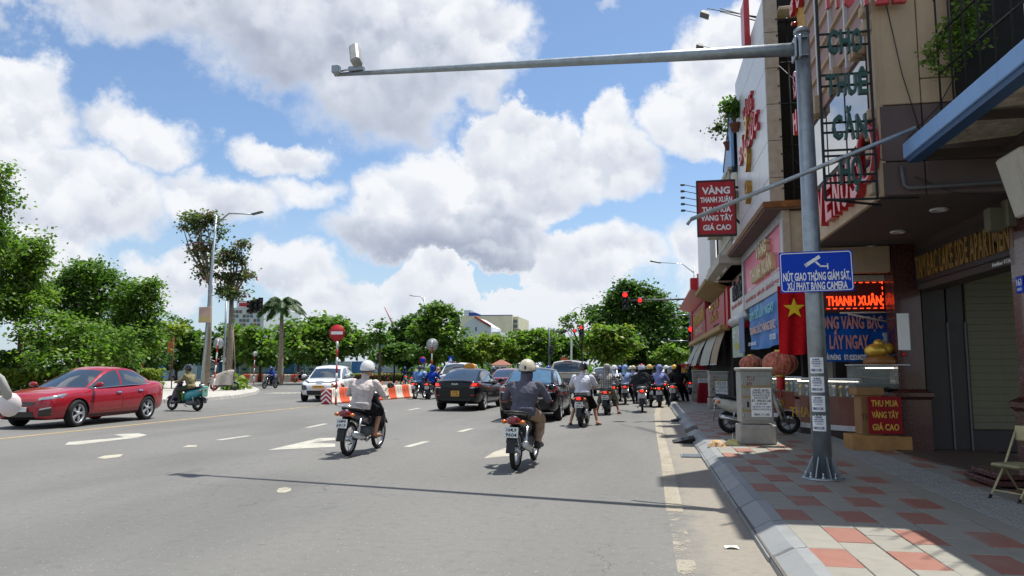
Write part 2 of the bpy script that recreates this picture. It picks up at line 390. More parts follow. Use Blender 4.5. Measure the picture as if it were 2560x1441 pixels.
# ------------------------------------------------------------------ ground materials
def ground_mat(name, fn):
    m = D.materials.new(name); m.use_nodes = True; nt = NT(m.node_tree); b = nt.n['Principled BSDF']
    tc = nt.new('ShaderNodeTexCoord'); fn(nt, b, tc.outputs['Object']); return m
def _asphalt(nt, b, v):
    fine = nt.noise(v, 95, 3, 0.7); mid = nt.noise(v, 9, 5, 0.62); big = nt.noise(nt.v('MULTIPLY', v, (1.0, 0.22, 1.0)), 0.55, 4, 0.55)
    patch = nt.noise(nt.v('ADD', v, (3.0, 11.0, 0)), 0.16, 3, 0.5)
    c = nt.mix(nt.ramp(big, 0.3, 0.7), (0.128, 0.126, 0.116, 1), (0.178, 0.174, 0.160, 1))
    c = nt.mix(nt.ramp(patch, 0.42, 0.58, 0.0, 0.55), c, (0.18, 0.176, 0.162, 1))
    c = nt.mix(nt.ramp(mid, 0.52, 0.8, 0.0, 0.5), c, (0.088, 0.088, 0.09, 1))
    c = nt.mix(nt.ramp(fine, 0.25, 0.8, 0.0, 0.45), c, (0.085, 0.086, 0.088, 1))
    # pale stone chips, old oil spots, hairline cracks
    vo = nt.new('ShaderNodeTexVoronoi'); vo.inputs['Scale'].default_value = 34; nt.put(vo.inputs['Vector'], v)
    chip = nt.m('MULTIPLY', nt.m('LESS_THAN', vo.outputs['Distance'], 0.20), nt.m('GREATER_THAN', nt.noise(v, 21, 1, 0.5), 0.56))
    c = nt.mix(nt.m('MULTIPLY', chip, 0.75), c, (0.34, 0.335, 0.32, 1))
    oil = nt.ramp(nt.noise(nt.v('MULTIPLY', v, (1.0, 0.35, 1.0)), 1.3, 5, 0.65), 0.63, 0.74, 0.0, 0.45)
    c = nt.mix(oil, c, (0.06, 0.06, 0.062, 1))
    vc = nt.new('ShaderNodeTexVoronoi', feature='DISTANCE_TO_EDGE'); vc.inputs['Scale'].default_value = 0.42
    nt.put(vc.inputs['Vector'], nt.v('ADD', v, nt.v('SCALE', nt.noise(v, 1.1, 5, 0.7, color=True), scale=0.9)))
    crack = nt.m('MULTIPLY', nt.m('LESS_THAN', vc.outputs['Distance'], 0.0045), nt.ramp(nt.noise(v, 0.3, 2, 0.5), 0.5, 0.6))
    c = nt.mix(nt.m('MULTIPLY', crack, 0.55), c, (0.05, 0.05, 0.05, 1))
    # dust drifted to the kerb side (a real deposit along the gutter)
    sx = nt.new('ShaderNodeSeparateXYZ'); nt.put(sx.inputs[0], v)
    dust = nt.m('MULTIPLY', nt.ramp(nt.m('ADD', sx.outputs[0], nt.m('MULTIPLY', nt.m('SUBTRACT', nt.noise(v, 1.6, 6, 0.7), 0.5), 0.9)), 0.18, 0.55), nt.ramp(nt.noise(v, 14, 5, 0.7), 0.25, 0.6, 0.45, 0.95))
    dust = nt.m('MULTIPLY', dust, nt.m('LESS_THAN', sx.outputs[0], 1.6))
    c = nt.mix(dust, c, (0.245, 0.218, 0.175, 1))
    nt.l.new(c, b.inputs['Base Color']); nt.put(b.inputs['Roughness'], nt.ramp(mid, 0.2, 0.8, 0.72, 0.9)); b.inputs['Specular IOR Level'].default_value = 0.35
    bp = nt.new('ShaderNodeBump'); bp.inputs['Strength'].default_value = 0.45; bp.inputs['Distance'].default_value = 0.006
    nt.l.new(nt.m('ADD', fine, nt.m('MULTIPLY', mid, 0.7)), bp.inputs['Height']); nt.l.new(bp.outputs[0], b.inputs['Normal'])
M['asphalt'] = ground_mat('asphalt', _asphalt)
def _stone(c0, c1, dk, scale=1.0):
    def fn(nt, b, v):
        oi = nt.new('ShaderNodeObjectInfo'); g = nt.new('ShaderNodeNewGeometry'); pos = g.outputs['Position']
        n = nt.noise(pos, 7 * scale, 6, 0.65); fine = nt.noise(pos, 120, 2, 0.6); st = nt.noise(nt.v('MULTIPLY', pos, (1, 3.5, 1)), 4.0, 6, 0.7)
        rnd = nt.m('MULTIPLY_ADD', oi.outputs['Random'], 0.5, nt.m('MULTIPLY', g.outputs['Random Per Island'], 0.5))
        c = nt.mix(nt.m('ADD', nt.m('MULTIPLY', rnd, 0.6), nt.m('MULTIPLY', n, 0.4)), (*c0, 1), (*c1, 1))
        c = nt.mix(nt.ramp(st, 0.55, 0.75, 0.0, 0.4), c, (*dk, 1)); c = nt.mix(nt.ramp(fine, 0.55, 0.8, 0.0, 0.3), c, (*dk, 1))
        c = nt.mix(nt.ramp(nt.noise(pos, 1.1, 5, 0.65), 0.5, 0.72, 0.0, 0.4), c, (0.25, 0.225, 0.185, 1))
        nt.l.new(c, b.inputs['Base Color']); nt.put(b.inputs['Roughness'], nt.ramp(n, 0.2, 0.8, 0.48, 0.72))
        bp = nt.new('ShaderNodeBump'); bp.inputs['Strength'].default_value = 0.25; bp.inputs['Distance'].default_value = 0.004
        nt.l.new(nt.m('ADD', fine, n), bp.inputs['Height']); nt.l.new(bp.outputs[0], b.inputs['Normal'])
    return fn
M['tile_grey'] = ground_mat('tile_grey', _stone((0.19, 0.185, 0.155), (0.275, 0.26, 0.215), (0.13, 0.125, 0.105)))
M['tile_red'] = ground_mat('tile_red', _stone((0.215, 0.09, 0.062), (0.275, 0.115, 0.08), (0.16, 0.07, 0.052)))
M['kerb_stone'] = ground_mat('kerb_stone', _stone((0.115, 0.13, 0.14), (0.29, 0.295, 0.285), (0.09, 0.10, 0.105), 0.6))
M['tactile'] = ground_mat('tactile', _stone((0.21, 0.21, 0.20), (0.27, 0.27, 0.25), (0.13, 0.13, 0.12)))
M['grout'] = pm('grout', '#5c5850', rough=0.95, scale=20, var=0.25)
M['concrete'] = pm('concrete', '#a8a59c', rough=0.85, scale=4, var=0.16, bump=0.3, dirt=0.25)
M['pale_paving'] = pm('pale_paving', '#a9a69e', rough=0.85, scale=3, var=0.14, dirt=0.15)
M['lawn'] = pm('lawn', (0.045, 0.085, 0.022), rough=0.9, scale=3, var=0.35)
def _marking(col):
    def fn(nt, b, v):
        wear = nt.ramp(nt.m('ADD', nt.noise(v, 60, 5, 0.75), nt.m('MULTIPLY', nt.m('SUBTRACT', nt.noise(v, 2.0, 4, 0.6), 0.5), 0.5)), 0.46, 0.70, 0.88, 0.30)
        nt.l.new(wear, b.inputs['Alpha']); c = nt.mix(nt.noise(v, 9, 4, 0.6), (*[x * .8 for x in col], 1), (*col, 1))
        nt.l.new(c, b.inputs['Base Color']); b.inputs['Roughness'].default_value = 0.7
    return fn
M['line_white'] = ground_mat('line_white', _marking((0.56, 0.54, 0.46))); M['line_yellow'] = ground_mat('line_yellow', _marking((0.52, 0.37, 0.15)))
M['line_cream'] = ground_mat('line_cream', _marking((0.40, 0.355, 0.265)))
M['line_worn'] = ground_mat('line_worn', _marking((0.52, 0.48, 0.38)))

# ------------------------------------------------------------------ ground, road, kerbs
def sheet(name, poly, z, mat, th=0.0):
    mb = MB()
    if th: mb.prism(poly, z - th, z, 'Z')
    else: mb.add([(x, y, z) for x, y in poly], [tuple(range(len(poly)))])
    return structure(mb.build(name, mat))
sheet('ground', [(-2500, -300), (2500, -300), (2500, 4000), (-2500, 4000)], -0.03, pm('far_ground', (0.10, 0.12, 0.06), rough=0.95, scale=0.05, var=0.3))
sheet('road', [(-140, -40), (0.89, -40), (0.89, 64), (60, 64), (60, 82), (-140, 82)], 0.0, M['asphalt'])
LZ = 0.004
def marking(pts, mat='line_white', z=LZ):
    q = [G(px, py) for px, py in pts]; mb = MB().add([(p.x, p.y, z) for p in q], [tuple(range(len(q)))]); return structure(mb.build('road_marking', M[mat]))
def dash(x, y0, y1, w=0.15, mat='line_white', skew=0.0):
    return structure(MB().add([(x - w / 2, y0, LZ), (x + w / 2, y0, LZ), (x + w / 2 + skew, y1, LZ), (x - w / 2 + skew, y1, LZ)], [(0, 1, 2, 3)]).build('road_marking', M[mat]))
for a, b in (((1010, 1118), (1062, 1104)), ((1144, 1080), (1174, 1072)), ((1232, 1056), (1252, 1051)), ((540, 1101), (618, 1090)), ((763, 1070), (810, 1060)), ((905, 1040), (960, 1027)), ((1018, 1026), (1045, 1021))):
    p, q = G(*a), G(*b); dash(p.x + 0.05, p.y, q.y, 0.15, skew=q.x - p.x)
# arrows painted in the lanes
marking([(162, 1113), (172, 1106), (312, 1094), (285, 1087), (345, 1084), (368, 1088), (345, 1095), (300, 1100), (200, 1112)])
marking([(670, 1126), (800, 1096), (838, 1095), (838, 1101), (775, 1107), (838, 1110), (838, 1118)])
marking([(1209, 1147), (1235, 1131), (1272, 1118), (1300, 1122), (1290, 1140), (1262, 1142)], 'line_worn')
marking([(242, 1146), (262, 1140), (308, 1136), (300, 1143), (262, 1148)], 'line_worn'); marking([(455, 1119), (470, 1114), (494, 1114), (490, 1118)], 'line_worn')
marking([(691, 1229), (697, 1222), (715, 1219), (729, 1222), (727, 1228), (712, 1233), (697, 1233)], 'line_worn')
# yellow centre line, bending a little with the road
def strip(xs, w, mat):
    L = [(x - w / 2, y, LZ) for x, y in xs] + [(x + w / 2, y, LZ) for x, y in xs[::-1]]; return structure(MB().add(L, [tuple(range(len(L)))]).build('road_marking', M[mat]))
strip([(-13.35, 5), (-13.2, 13.4), (-13.0, 19), (-12.78, 24), (-12.6, 28.0)], 0.16, 'line_yellow')
# edge line by the gutter and its worn near end
strip([(0.27, 7.9), (0.30, 12), (0.30, 18), (0.34, 24), (0.5, 30), (0.9, 38), (1.8, 48)], 0.17, 'line_cream')
def _worn(nt, b, v):
    sx = nt.new('ShaderNodeSeparateXYZ'); nt.put(sx.inputs[0], v)
    wear = nt.ramp(nt.m('ADD', nt.noise(v, 55, 6, 0.8), nt.m('MULTIPLY', nt.m('SUBTRACT', nt.noise(v, 2.4, 4, 0.6), 0.5), 1.5)), 0.54, 0.66, 0.0, 0.7)
    nt.l.new(wear, b.inputs['Alpha']); b.inputs['Base Color'].default_value = (0.40, 0.36, 0.28, 1); b.inputs['Roughness'].default_value = 0.75
M['line_flaked'] = ground_mat('line_flaked', _worn)
strip([(0.27, 4.6), (0.27, 7.9)], 0.14, 'line_flaked')
for i in range(7): marking([(655 + i * 14, 985 - i * .3), (669 + i * 14 - 3, 984.5), (700 + i * 16, 981.5), (690 + i * 16, 981.7)])
for i in range(9): dash(-8.5 + i * 1.05, 47.5, 50.5, 0.5)                    # zebra at the junction
# kerb: bedding plus one chamfered stone per metre
kerb = structure(MB().box(0.90, -12, -0.02, 1.15, 58, 0.05).build('kerb', M['grout']))
def kerb_stone_mesh(L, lift):
    mb = MB(); P = [(0.88, -0.01), (0.885, 0.035), (1.06, 0.128 + lift), (1.155, 0.137 + lift), (1.155, -0.01)]
    rings = []
    for (y, e) in ((0.004, 0.012), (0.016, 0.0), (L - 0.016, 0.0), (L - 0.004, 0.012)): rings.append([(x + (e if x < 1.1 else 0), y, z - (e * .6 if z > 0.03 else 0)) for x, z in P])
    return mb.loft(rings, True, True, False).mesh('kerb_stone', M['kerb_stone'])
KS = [kerb_stone_mesh(0.98, l) for l in (0, 0.006, -0.006)]
for i in range(60):
    y = -6 + i
    if 17 <= y < 18: continue
    o = D.objects.new('kerb_stone', KS[random.randrange(3)]); COL.objects.link(o); o.parent = kerb; o.location = (random.uniform(-.012, .012), y, 0)
# pavement: bedding slab plus stone pavers laid in running bond, red every third
pav = structure(MB().box(1.152, -12, -0.02, 9.0, 62, 0.112).build('pavement', M['grout']))
CW, RL, X0 = 0.271, 0.5226, 1.158
def tile_mesh(mat, dz):
    mb = MB(); a, b, e, h = CW - 0.006, RL - 0.006, 0.004, 0.13 + dz
    r0 = [(0, 0, .1), (a, 0, .1), (a, b, .1), (0, b, .1)]; r1 = [(x, y, h - e) for x, y, _ in r0]
    r2 = [(e, e, h), (a - e, e, h), (a - e, b - e, h), (e, b - e, h)]
    return mb.loft([r0, r1, r2], False, True, False).mesh('paver', mat)
TG = [tile_mesh(M['tile_grey'], d) for d in (0, 0.003, 0.006, -0.003)]; TR = [tile_mesh(M['tile_red'], d) for d in (0, 0.003, 0.005)]
cand = []
for k in range(13):
    for n in range(-14, 68):
        x = X0 + k * CW; y = (5.43 if k % 2 == 0 else 6.21) + n * RL
        if 6 <= k + 0 < 9: continue                          # the tactile strip runs here
        if y < -2: continue
        cand.append((x, y, n % 3 == 0 and not (y > 24)))
cand.sort(key=lambda c: abs(c[0] - 1.6) * 0.35 + abs(c[1] - 8.0) - (3 if c[1] > 5 else 0))
far = MB()
for i, (x, y, red) in enumerate(cand):
    if i < 285 and y > 4.2:
        o = D.objects.new('paver', (random.choice(TR) if red else random.choice(TG))); COL.objects.link(o); o.parent = pav; o.location = (x, y, 0)
        o.rotation_euler = (random.uniform(-.004, .004), random.uniform(-.004, .004), 0)
    else:
        a, b, h = CW - .006, RL - .006, 0.13 + random.uniform(-.003, .004); far.mat(1 if red else 0)
        far.loft([[(x, y, .1), (x + a, y, .1), (x + a, y + b, .1), (x, y + b, .1)], [(x, y, h), (x + a, y, h), (x + a, y + b, h), (x, y + b, h)]], False, True, False)
tag(far.build('paver_field', [M['tile_grey'], M['tile_red']], pav), kind='stuff')
# tactile strip: ribbed blocks, three abreast
tmb = MB(); a = CW - 0.008
tmb.box(0, 0, .1, a, a, 0.128)
for j in range(4): tmb.cbox((a * (j + .5) / 4, a / 2, 0.131), (a / 4 * .62, a * .96, 0.012), 0.004)
TM = tmb.mesh('tactile_block', M['tactile']); tf = MB()
for k in range(3):
    for n in range(0, 92):
        x, y = X0 + (6 + k) * CW - 0.23 + 0.0, 3.0 + n * CW
        x = 3.02 + k * CW * 0.72
        if n < 66:
            o = D.objects.new('tactile_block', TM); COL.objects.link(o); o.parent = pav; o.location = (x, y, random.uniform(-.002, .003)); o.scale.x = 0.72
        else: tf.box(x, y, .1, x + a * .72, y + a, .132)
tag(tf.build('tactile_field', M['tactile'], pav), kind='stuff')
fill = MB().box(X0 + 6 * CW, -2, .1, 3.015, 40, 0.127).box(3.02 + 3 * CW * .72, -2, .1, X0 + 9 * CW, 40, 0.127)
fill.build('edge_strip', M['tile_grey'], pav)
# doorstep apron in front of the apartment entrance
structure(MB().prism([(3.95, 13.3), (3.98, 11.5), (4.1, 10.5), (4.3, 9.9), (5.4, 9.9), (5.4, 13.3)], 0.128, 0.155, 'Z').build('entrance_floor', pm('floor_brown', '#4d3f37', rough=0.5)))
# the traffic island and forecourt across the road
isl = [(-90, 34)] + [tuple(G(*p)[:2]) for p in ((300, 1012), (412, 1008), (520, 1003), (600, 994.5), (640, 986), (650, 979), (632, 971), (600, 966))] + [tuple(G(480, 957)[:2]), (-90, 62)]
def offs(poly, d):
    c = Vector((sum(p[0] for p in poly) / len(poly), sum(p[1] for p in poly) / len(poly))); return [tuple(Vector(p) + (c - Vector(p)).normalized() * d) for p in poly]
island = structure(MB().prism(offs(isl, 0.45), -.02, 0.17, 'Z').build('traffic_island', M['pale_paving']))
ik = MB().mat(0)
for i in range(1, len(isl) - 2):
    a, b = Vector(isl[i]), Vector(isl[i + 1]); n = max(1, int((b - a).length / 1.0)); t = (b - a) / n; w = Vector((-t.y, t.x)).normalized() * 0.42
    for k in range(n):
        p, q = a + t * k + t * 0.01, a + t * (k + 1) - t * 0.01
        rings = [[(u.x, u.y, 0), (u.x + w.x * .08, u.y + w.y * .08, 0.15), (u.x + w.x * .5, u.y + w.y * .5, 0.21), (u.x + w.x, u.y + w.y, 0.21), (u.x + w.x, u.y + w.y, 0)] for u in (p, q)]
        MB().loft(rings, True, True, False).build('kerb_stone', M['concrete'], island)
sheet('park_ground', [(-180, 82), (140, 82), (140, 260), (-180, 260)], 0.12, M['lawn'], 0.2)
sheet('park_kerb', [(-180, 80.5), (140, 80.5), (140, 82), (-180, 82)], 0.16, M['concrete'], 0.2)
sheet('corner_pavement', [(2.3, 58), (9, 58), (9, 63), (3.4, 63)], 0.13, M['pale_paving'], 0.2)
lb = [(-120, 33.5), (-30.5, 30.2), (-29, 33), (-33, 46), (-44, 62), (-120, 70)]
sheet('planting_bed', lb, 0.24, pm('soil_grass', (0.06, 0.085, 0.03), rough=0.95, scale=2, var=0.4), 0.2)
# ------------------------------------------------------------------ the shop row on the near pavement (x grows away from the road)
WX = 2.85                                   # plane of the overhanging upper floors
UXR, UXF, UZ = (0, -1, 0), (1, 0, 0), (0, 0, 1)
cm('beige', '#b79f83', rough=0.7, scale=1.5, var=0.08, dirt=0.12, bump=0.1); cm('brown_band', '#5b4b48', rough=0.6, scale=2, var=0.1, dirt=0.2)
cm('soffit', '#4a4341', rough=0.8, scale=1.2, var=0.15, dirt=0.2); cm('granite_dark', '#4a2a26', rough=0.25, scale=25, var=0.3, coat=0.3); cm('dark_panel', '#2a2223', rough=0.5, scale=4, var=0.2)
cm('siding', '#9a7f79', rough=0.7, scale=2, var=0.08); cm('dull_gold', '#8a6a34', rough=.5, metal=.3); cm('shutter', '#66634f', rough=0.65, scale=3, var=0.08, dirt=0.15); cm('window_glass', '#26323a', rough=0.06, spec=1.0, coat=1.0, var=0.05)
cm('red_letter', '#b3202b', rough=0.35, coat=0.3); cm('green_letter', '#12423c', rough=0.45, var=0.15, scale=30); cm('gold_letter', '#b3893c', rough=0.3, metal=0.55); cm('cream_letter', '#cdbd93', rough=0.45)
cm('alu_white', '#c9cdd0', rough=0.35, metal=0.15, var=0.04, dirt=0.1); cm('alu_grey', '#a3a5a6', rough=0.4, metal=0.2, dirt=0.12); cm('yellow_wall', '#b8892c', rough=0.7, var=0.12, dirt=0.25)
cm('rust', '#7b5230', rough=0.8, scale=5, var=0.4, dirt=0.4); cm('pink_sign', '#d0587a', rough=0.4, var=0.08, scale=1.5); cm('plaster', '#b8b3a6', rough=0.8, scale=1.5, var=0.12, dirt=0.3)
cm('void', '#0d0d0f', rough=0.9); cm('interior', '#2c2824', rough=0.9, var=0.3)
cm('blue_awning', '#7ba3d2', rough=0.5, scale=2, var=0.08, dirt=0.1); cm('blue_awning_dark', '#24486f', rough=0.5, dirt=0.2); cm('corrugated', '#a8a296', rough=0.7, metal=0.0, scale=8, var=0.2, dirt=0.3)
cm('brown_steel', '#3f3430', rough=0.7)

# --- apartment hotel ----------------------------------------------------------------
B = thing('apartment_building', 'beige and brown apartment hotel with red hotel letters and a dark recessed entrance', 'building', (WX, 9.33, 0))
def bpart(name, mb, mats, parent=None):
    p = parent or B
    o = mb.build(name, mats, p); o.matrix_parent_inverse = Matrix.Identity(4)
    root = p
    off = Vector((0, 0, 0))
    while root is not None: off += root.location; root = root.parent
    o.location = -off; return o
y0, y1, zs, zt = 9.33, 12.95, 3.5, 8.6
bpart('wall', MB().box(WX + .06, y0 + .06, zs + .05, 9.5, y1, zt), M['brown_steel'])
bpart('soffit', MB().box(WX + .02, y0 + .02, zs, 9.5, 13.35, zs + .05), M['soffit'])
bpart('parapet', MB().box(WX - .12, y0 - .1, zt, 9.6, y1 + .1, zt + .3), M['beige'])
def panel(x0, x1, za, zb, mat):
    bpart('panel', MB().cbox(((x0 + x1) / 2, y0 + .03, (za + zb) / 2), (x1 - x0 - .012, .06, zb - za - .012), .008), mat)
xs = [WX, 3.33, 4.45, 5.6, 7.2, 9.5]
for i in range(5):
    for za, zb in ((4.62, 4.93), (4.93, 6.4), (6.4, 8.6)) if i else ((4.62, 6.4), (6.4, 8.6)): panel(xs[i], xs[i + 1], za, zb, M['beige'])
    for za, zb in ((3.5, 3.92), (3.92, 4.62)): panel(xs[i], xs[i + 1], za, zb, M['brown_band'])
# street front: beige frame, siding with pale battens, a strip window, toothed brackets
def fbox(name, ya, yb, za, zb, mat, d=0.06, proud=0.0): return bpart(name, MB().cbox((WX + .03 - proud, (ya + yb) / 2, (za + zb) / 2), (d + proud, yb - ya - .008, zb - za - .008), .008), mat)
fbox('fascia', y0, y1, 3.5, 3.95, M['beige'], proud=.02); fbox('pillar', y0, 9.62, 3.95, 8.6, M['beige'], proud=.015)
for k in range(4): fbox('siding_panel', 9.64 + k * .82, 9.64 + (k + 1) * .82, 5.55, 8.6, M['siding'])
for k in range(8): fbox('siding_batten', 9.64, 12.93, 5.75 + k * .36, 5.80 + k * .36, M['beige'], proud=.03)
for k in range(4): fbox('batten', 9.64 + k * .82 - .02, 9.64 + k * .82 + .02, 5.55, 8.6, M['alu_white'], proud=.035)
w = fbox('window', 9.66, 12.9, 4.35, 5.5, M['brown_steel']); 
for k in range(3): bpart('pane', MB().box(WX - .012, 9.72 + k * 1.06, 4.42, WX + .004, 9.72 + k * 1.06 + .98, 5.44), M['window_glass'], w)
for k in range(9):
    bpart('bracket', MB().cbox((WX - .06, 9.75 + (k % 3) * .12 + (k // 3) * 1.15, 5.62), (.14, .06, .3), .01), M['beige'])
for k in range(7): bpart('bracket', MB().cbox((WX - .05, 9.46, 3.62 + k * .23 + (.9 if k > 4 else 0)), (.13, .2, .13), .012), M['beige'])
for a, s in ((11.9, 'V'), (11.42, 'E'), (10.95, 'N'), (10.5, 'U'), (10.05, 'S')):
    bpart('letter', add_text(MB(), s, (WX - .02, a, 3.66), UXR, UZ, .36, .56, .12, .03), M['red_letter'])
for k, s in enumerate('HOTEL'): bpart('letter', add_text(MB(), s, (WX + .0 + .12 + k * .19 - .62, 9.25, 5.86), UXF, UZ, .15, .34, .07, .03), M['red_letter'])
bpart('emblem', MB().torus((WX - .08, 9.6, 4.1), .33, .05, 24, 6, 'X'), M['red_letter'])
# downlights in the soffit
for yy in (10.2, 11.78, 13.2): bpart('downlight', MB().lathe([(.045, .03), (.05, -.012), (.1, -.03), (.115, -.012), (.1, .012)], 16, c=(3.77, yy, zs)), M['alu_white'])
# columns, entrance beam, recess
def column(name, xa, ya, xb, yb, z1, lab=None):
    c = bpart(name, MB().box(xa, ya, .13, xb, yb, z1), M['granite_dark'])
    bpart('column_plinth', MB().loft([[(xa - d, ya - d, z), (xb + d, ya - d, z), (xb + d, yb + d, z), (xa - d, yb + d, z)] for d, z in ((.05, .13), (.05, .95), (.09, 1.0), (.09, 1.06), (.03, 1.1), (.01, 1.12))], True, True, False), M['granite_dark'], c)
    return c
ca = column('column', 4.06, 13.05, 4.46, 13.5, 3.5)
bpart('notice', MB().box(4.08, 13.03, 1.75, 4.26, 13.05, 2.35), M['white_print'], ca); bpart('fire_alarm', MB().lathe([(.035, 0), (.035, -.04), (.012, -.05)], 12, axis='Y', c=(4.16, 13.05, 1.68)), M['red_paint'], ca)
cb = column('column', 4.36, 8.9, 4.95, 9.75, 3.5)
bpart('entrance_beam', MB().box(4.42, 9.75, 2.72, 4.75, 13.05, 3.5), M['brown_steel'])
bpart('ceiling_beam', MB().cbox((3.5, 13.2, 3.27), (1.1, .2, .44), .01), M['beige'])
bm_ = bpart('name_board', MB().box(4.385, 9.8, 2.82, 4.42, 13.0, 3.36), M['dark_panel'])
lettering('lettering', 'TAM BAC LAKE SIDE APARTMENT', (4.385, 11.25, 2.9), UXR, UZ, M['dull_gold'], bm_, 3.3, .36, .03, .02, 1.05)
o = lettering('lettering', 'Hotline: 0126 24', (4.415, 10.05, 2.745), UXR, UZ, M['white_print'], bm_, .6, .05, .003)
bpart('back_wall', MB().box(4.46, 13.2, .13, 9.5, 13.4, 3.5), M['dark_panel'])
for x0_, x1_ in ((4.5, 4.86), (4.88, 5.12)): bpart('door_panel', MB().cbox(((x0_ + x1_) / 2, 13.17, 1.5), (x1_ - x0_, .05, 2.7), .01), M['dark_panel'])
for x_ in (4.87, 5.13): bpart('door_edge', MB().box(x_ - .012, 13.12, .15, x_ + .012, 13.17, 2.2), M['grey_plastic'])
sh = bpart('shutter', MB().box(5.16, 13.16, .5, 6.9, 13.2, 3.45), M['shutter'])
mbs = MB()
for k in range(26): mbs.cbox((6.03, 13.155, .54 + k * .112), (1.72, .012, .111), .004)
tag(bpart('slats', mbs, M['shutter'], sh), kind='stuff')
bpart('meter_box', MB().cbox((4.2, 9.7, 3.24), (.2, .14, .3), .02), M['shutter']); bpart('meter_box', MB().cbox((4.36, 9.6, 3.3), (.2, .14, .34), .02), M['shutter'])
bpart('side_wall', MB().box(4.95, 6.9, .13, 5.2, 9.75, 3.5), M['brown_steel'])
bpart('conduit', MB().tube([(3.05, 9.3, 3.85), (3.07, 9.29, 3.62), (3.1, 9.28, 3.58), (4.9, 9.2, 3.6)], .025), M['grey_plastic'])
for pts in ([(2.98, 9.32, 6.0), (3.12, 9.3, 5.0), (3.3, 9.3, 4.2)], [(3.2, 9.31, 3.72), (3.6, 9.28, 3.5), (4.1, 9.28, 3.45), (4.6, 9.26, 3.62)], [(3.75, 9.3, 5.0), (3.5, 9.3, 4.55), (3.15, 9.3, 4.2)]):
    bpart('cable', MB().tube([Vector(pts[0]).lerp(Vector(pts[1]), t) if t < 1 else Vector(pts[1]) for t in (0, .5)] + [Vector(p) for p in pts[1:]], .006, 5), M['black_plastic'])

# --- the neighbouring building with the blue canopy, and house number 163 ---------------
cn = thing('canopy', 'blue steel canopy with corrugated underside over the apartment entrance', 'canopy', (3.0, 7.6, 3.9))
def rel(root, name, mb, mats):
    o = mb.build(name, mats, root); off = Vector(root.location); p = root.parent
    while p is not None: off += p.location; p = p.parent
    if root.rotation_euler.z: return o
    o.location = -off; return o
rel(cn, 'fascia_beam', MB().cbox((3.0, 6.6, 3.94), (.05, 4.76, .18), .008), M['blue_awning']); rel(cn, 'end_beam', MB().cbox((3.85, 8.95, 3.88), (1.64, .05, .12), .008), M['brown_steel'])
rel(cn, 'lower_flange', MB().box(3.0, 4.3, 3.79, 3.14, 8.92, 3.85), M['blue_awning_dark'])
cor = []
for j in range(140):
    y_ = 4.3 + j * .0332; z_ = .03 * math.sin(j * 2 * math.pi / 4)
    cor.append([(3.05, y_, 3.98 + z_), (4.9, y_, 4.14 + z_)])
rel(cn, 'roofing_sheet', MB().sheet(cor, (0, 0, .006)), M['corrugated'])
for y_ in (5.2, 6.5, 7.8): rel(cn, 'rafter', MB().cbox((3.95, y_, 3.94), (1.8, .06, .08), .006), M['brown_steel'])
rel(cn, 'purlin', MB().cbox((4.0, 6.6, 3.9), (.08, 4.6, .07), .006), M['brown_steel'])
pipe = thing('roller_pole', 'long grey awning pipe slanting out from the blue canopy over the kerb', 'pole', (3.05, 8.98, 4.2))
pa, pb_ = AX(2290, 320, 3.05), AY(1727, 549, 9.4)
rel(pipe, 'tube', MB().tube([pa, pa.lerp(pb_, .3), pb_], .026, 10), M['galv']); rel(pipe, 'sleeve', MB().tube([pa.lerp(pb_, .30), pa.lerp(pb_, .36)], .031, 10), M['steel'])
rel(pipe, 'end_knob', MB().tube([pb_, pb_ + (pb_ - pa).normalized() * .05 + Vector((0, 0, -.05))], .02, 8), M['galv'])
pt = thing('number_plate', 'small blue house number plate on the dark granite column', 'number plate', (4.36, 9.3, 2.0))
q = AX(2549, 712, 4.35)
rel(pt, 'plate', MB().cbox((4.352, q.y, q.z), (.012, .17, .2), .004), M['blue_sign'])
o = lettering('lettering', '163', (4.345, q.y, q.z - .01), UXR, UZ, M['white_print'], pt, .12, .08, .002); o.location = -Vector(pt.location)
o = lettering('lettering', 'NGUYỄN', (4.345, q.y, q.z - .07), UXR, UZ, M['white_print'], pt, .1, .03, .002); o.location = -Vector(pt.location)
bs = thing('box_sign', 'tilted white box sign with a red panel hanging under the blue canopy', 'sign', (3.9, 7.6, 3.2))
q1 = AX(2545, 450, 3.6)
rel(bs, 'case', MB().at(Matrix.Translation((3.75, q1.y, q1.z)) @ Matrix.Rotation(R(-14), 4, 'Y')).cbox((0, 0, 0), (.34, .5, .62), .02), M['plaster'])
rel(bs, 'panel', MB().at(Matrix.Translation((3.75, q1.y, q1.z)) @ Matrix.Rotation(R(-14), 4, 'Y')).box(.03, -.256, -.2, .17, -.25, .1), M['red_paint'])
cg = thing('balcony_cage', 'dark barred balcony cage above the blue canopy with creepers in it', 'balcony', (3.6, 8.6, 4.3))
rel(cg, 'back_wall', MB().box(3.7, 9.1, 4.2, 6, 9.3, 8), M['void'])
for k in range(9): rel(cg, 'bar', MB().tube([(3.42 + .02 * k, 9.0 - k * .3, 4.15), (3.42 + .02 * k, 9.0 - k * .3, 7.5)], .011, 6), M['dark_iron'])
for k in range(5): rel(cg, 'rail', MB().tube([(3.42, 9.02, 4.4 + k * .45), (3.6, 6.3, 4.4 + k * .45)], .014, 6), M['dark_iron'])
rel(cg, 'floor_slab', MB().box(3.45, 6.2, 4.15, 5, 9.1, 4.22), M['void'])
rel(cg, 'post', MB().box(3.75, 7.6, 4.2, 3.9, 7.75, 7.6), M['plaster'])

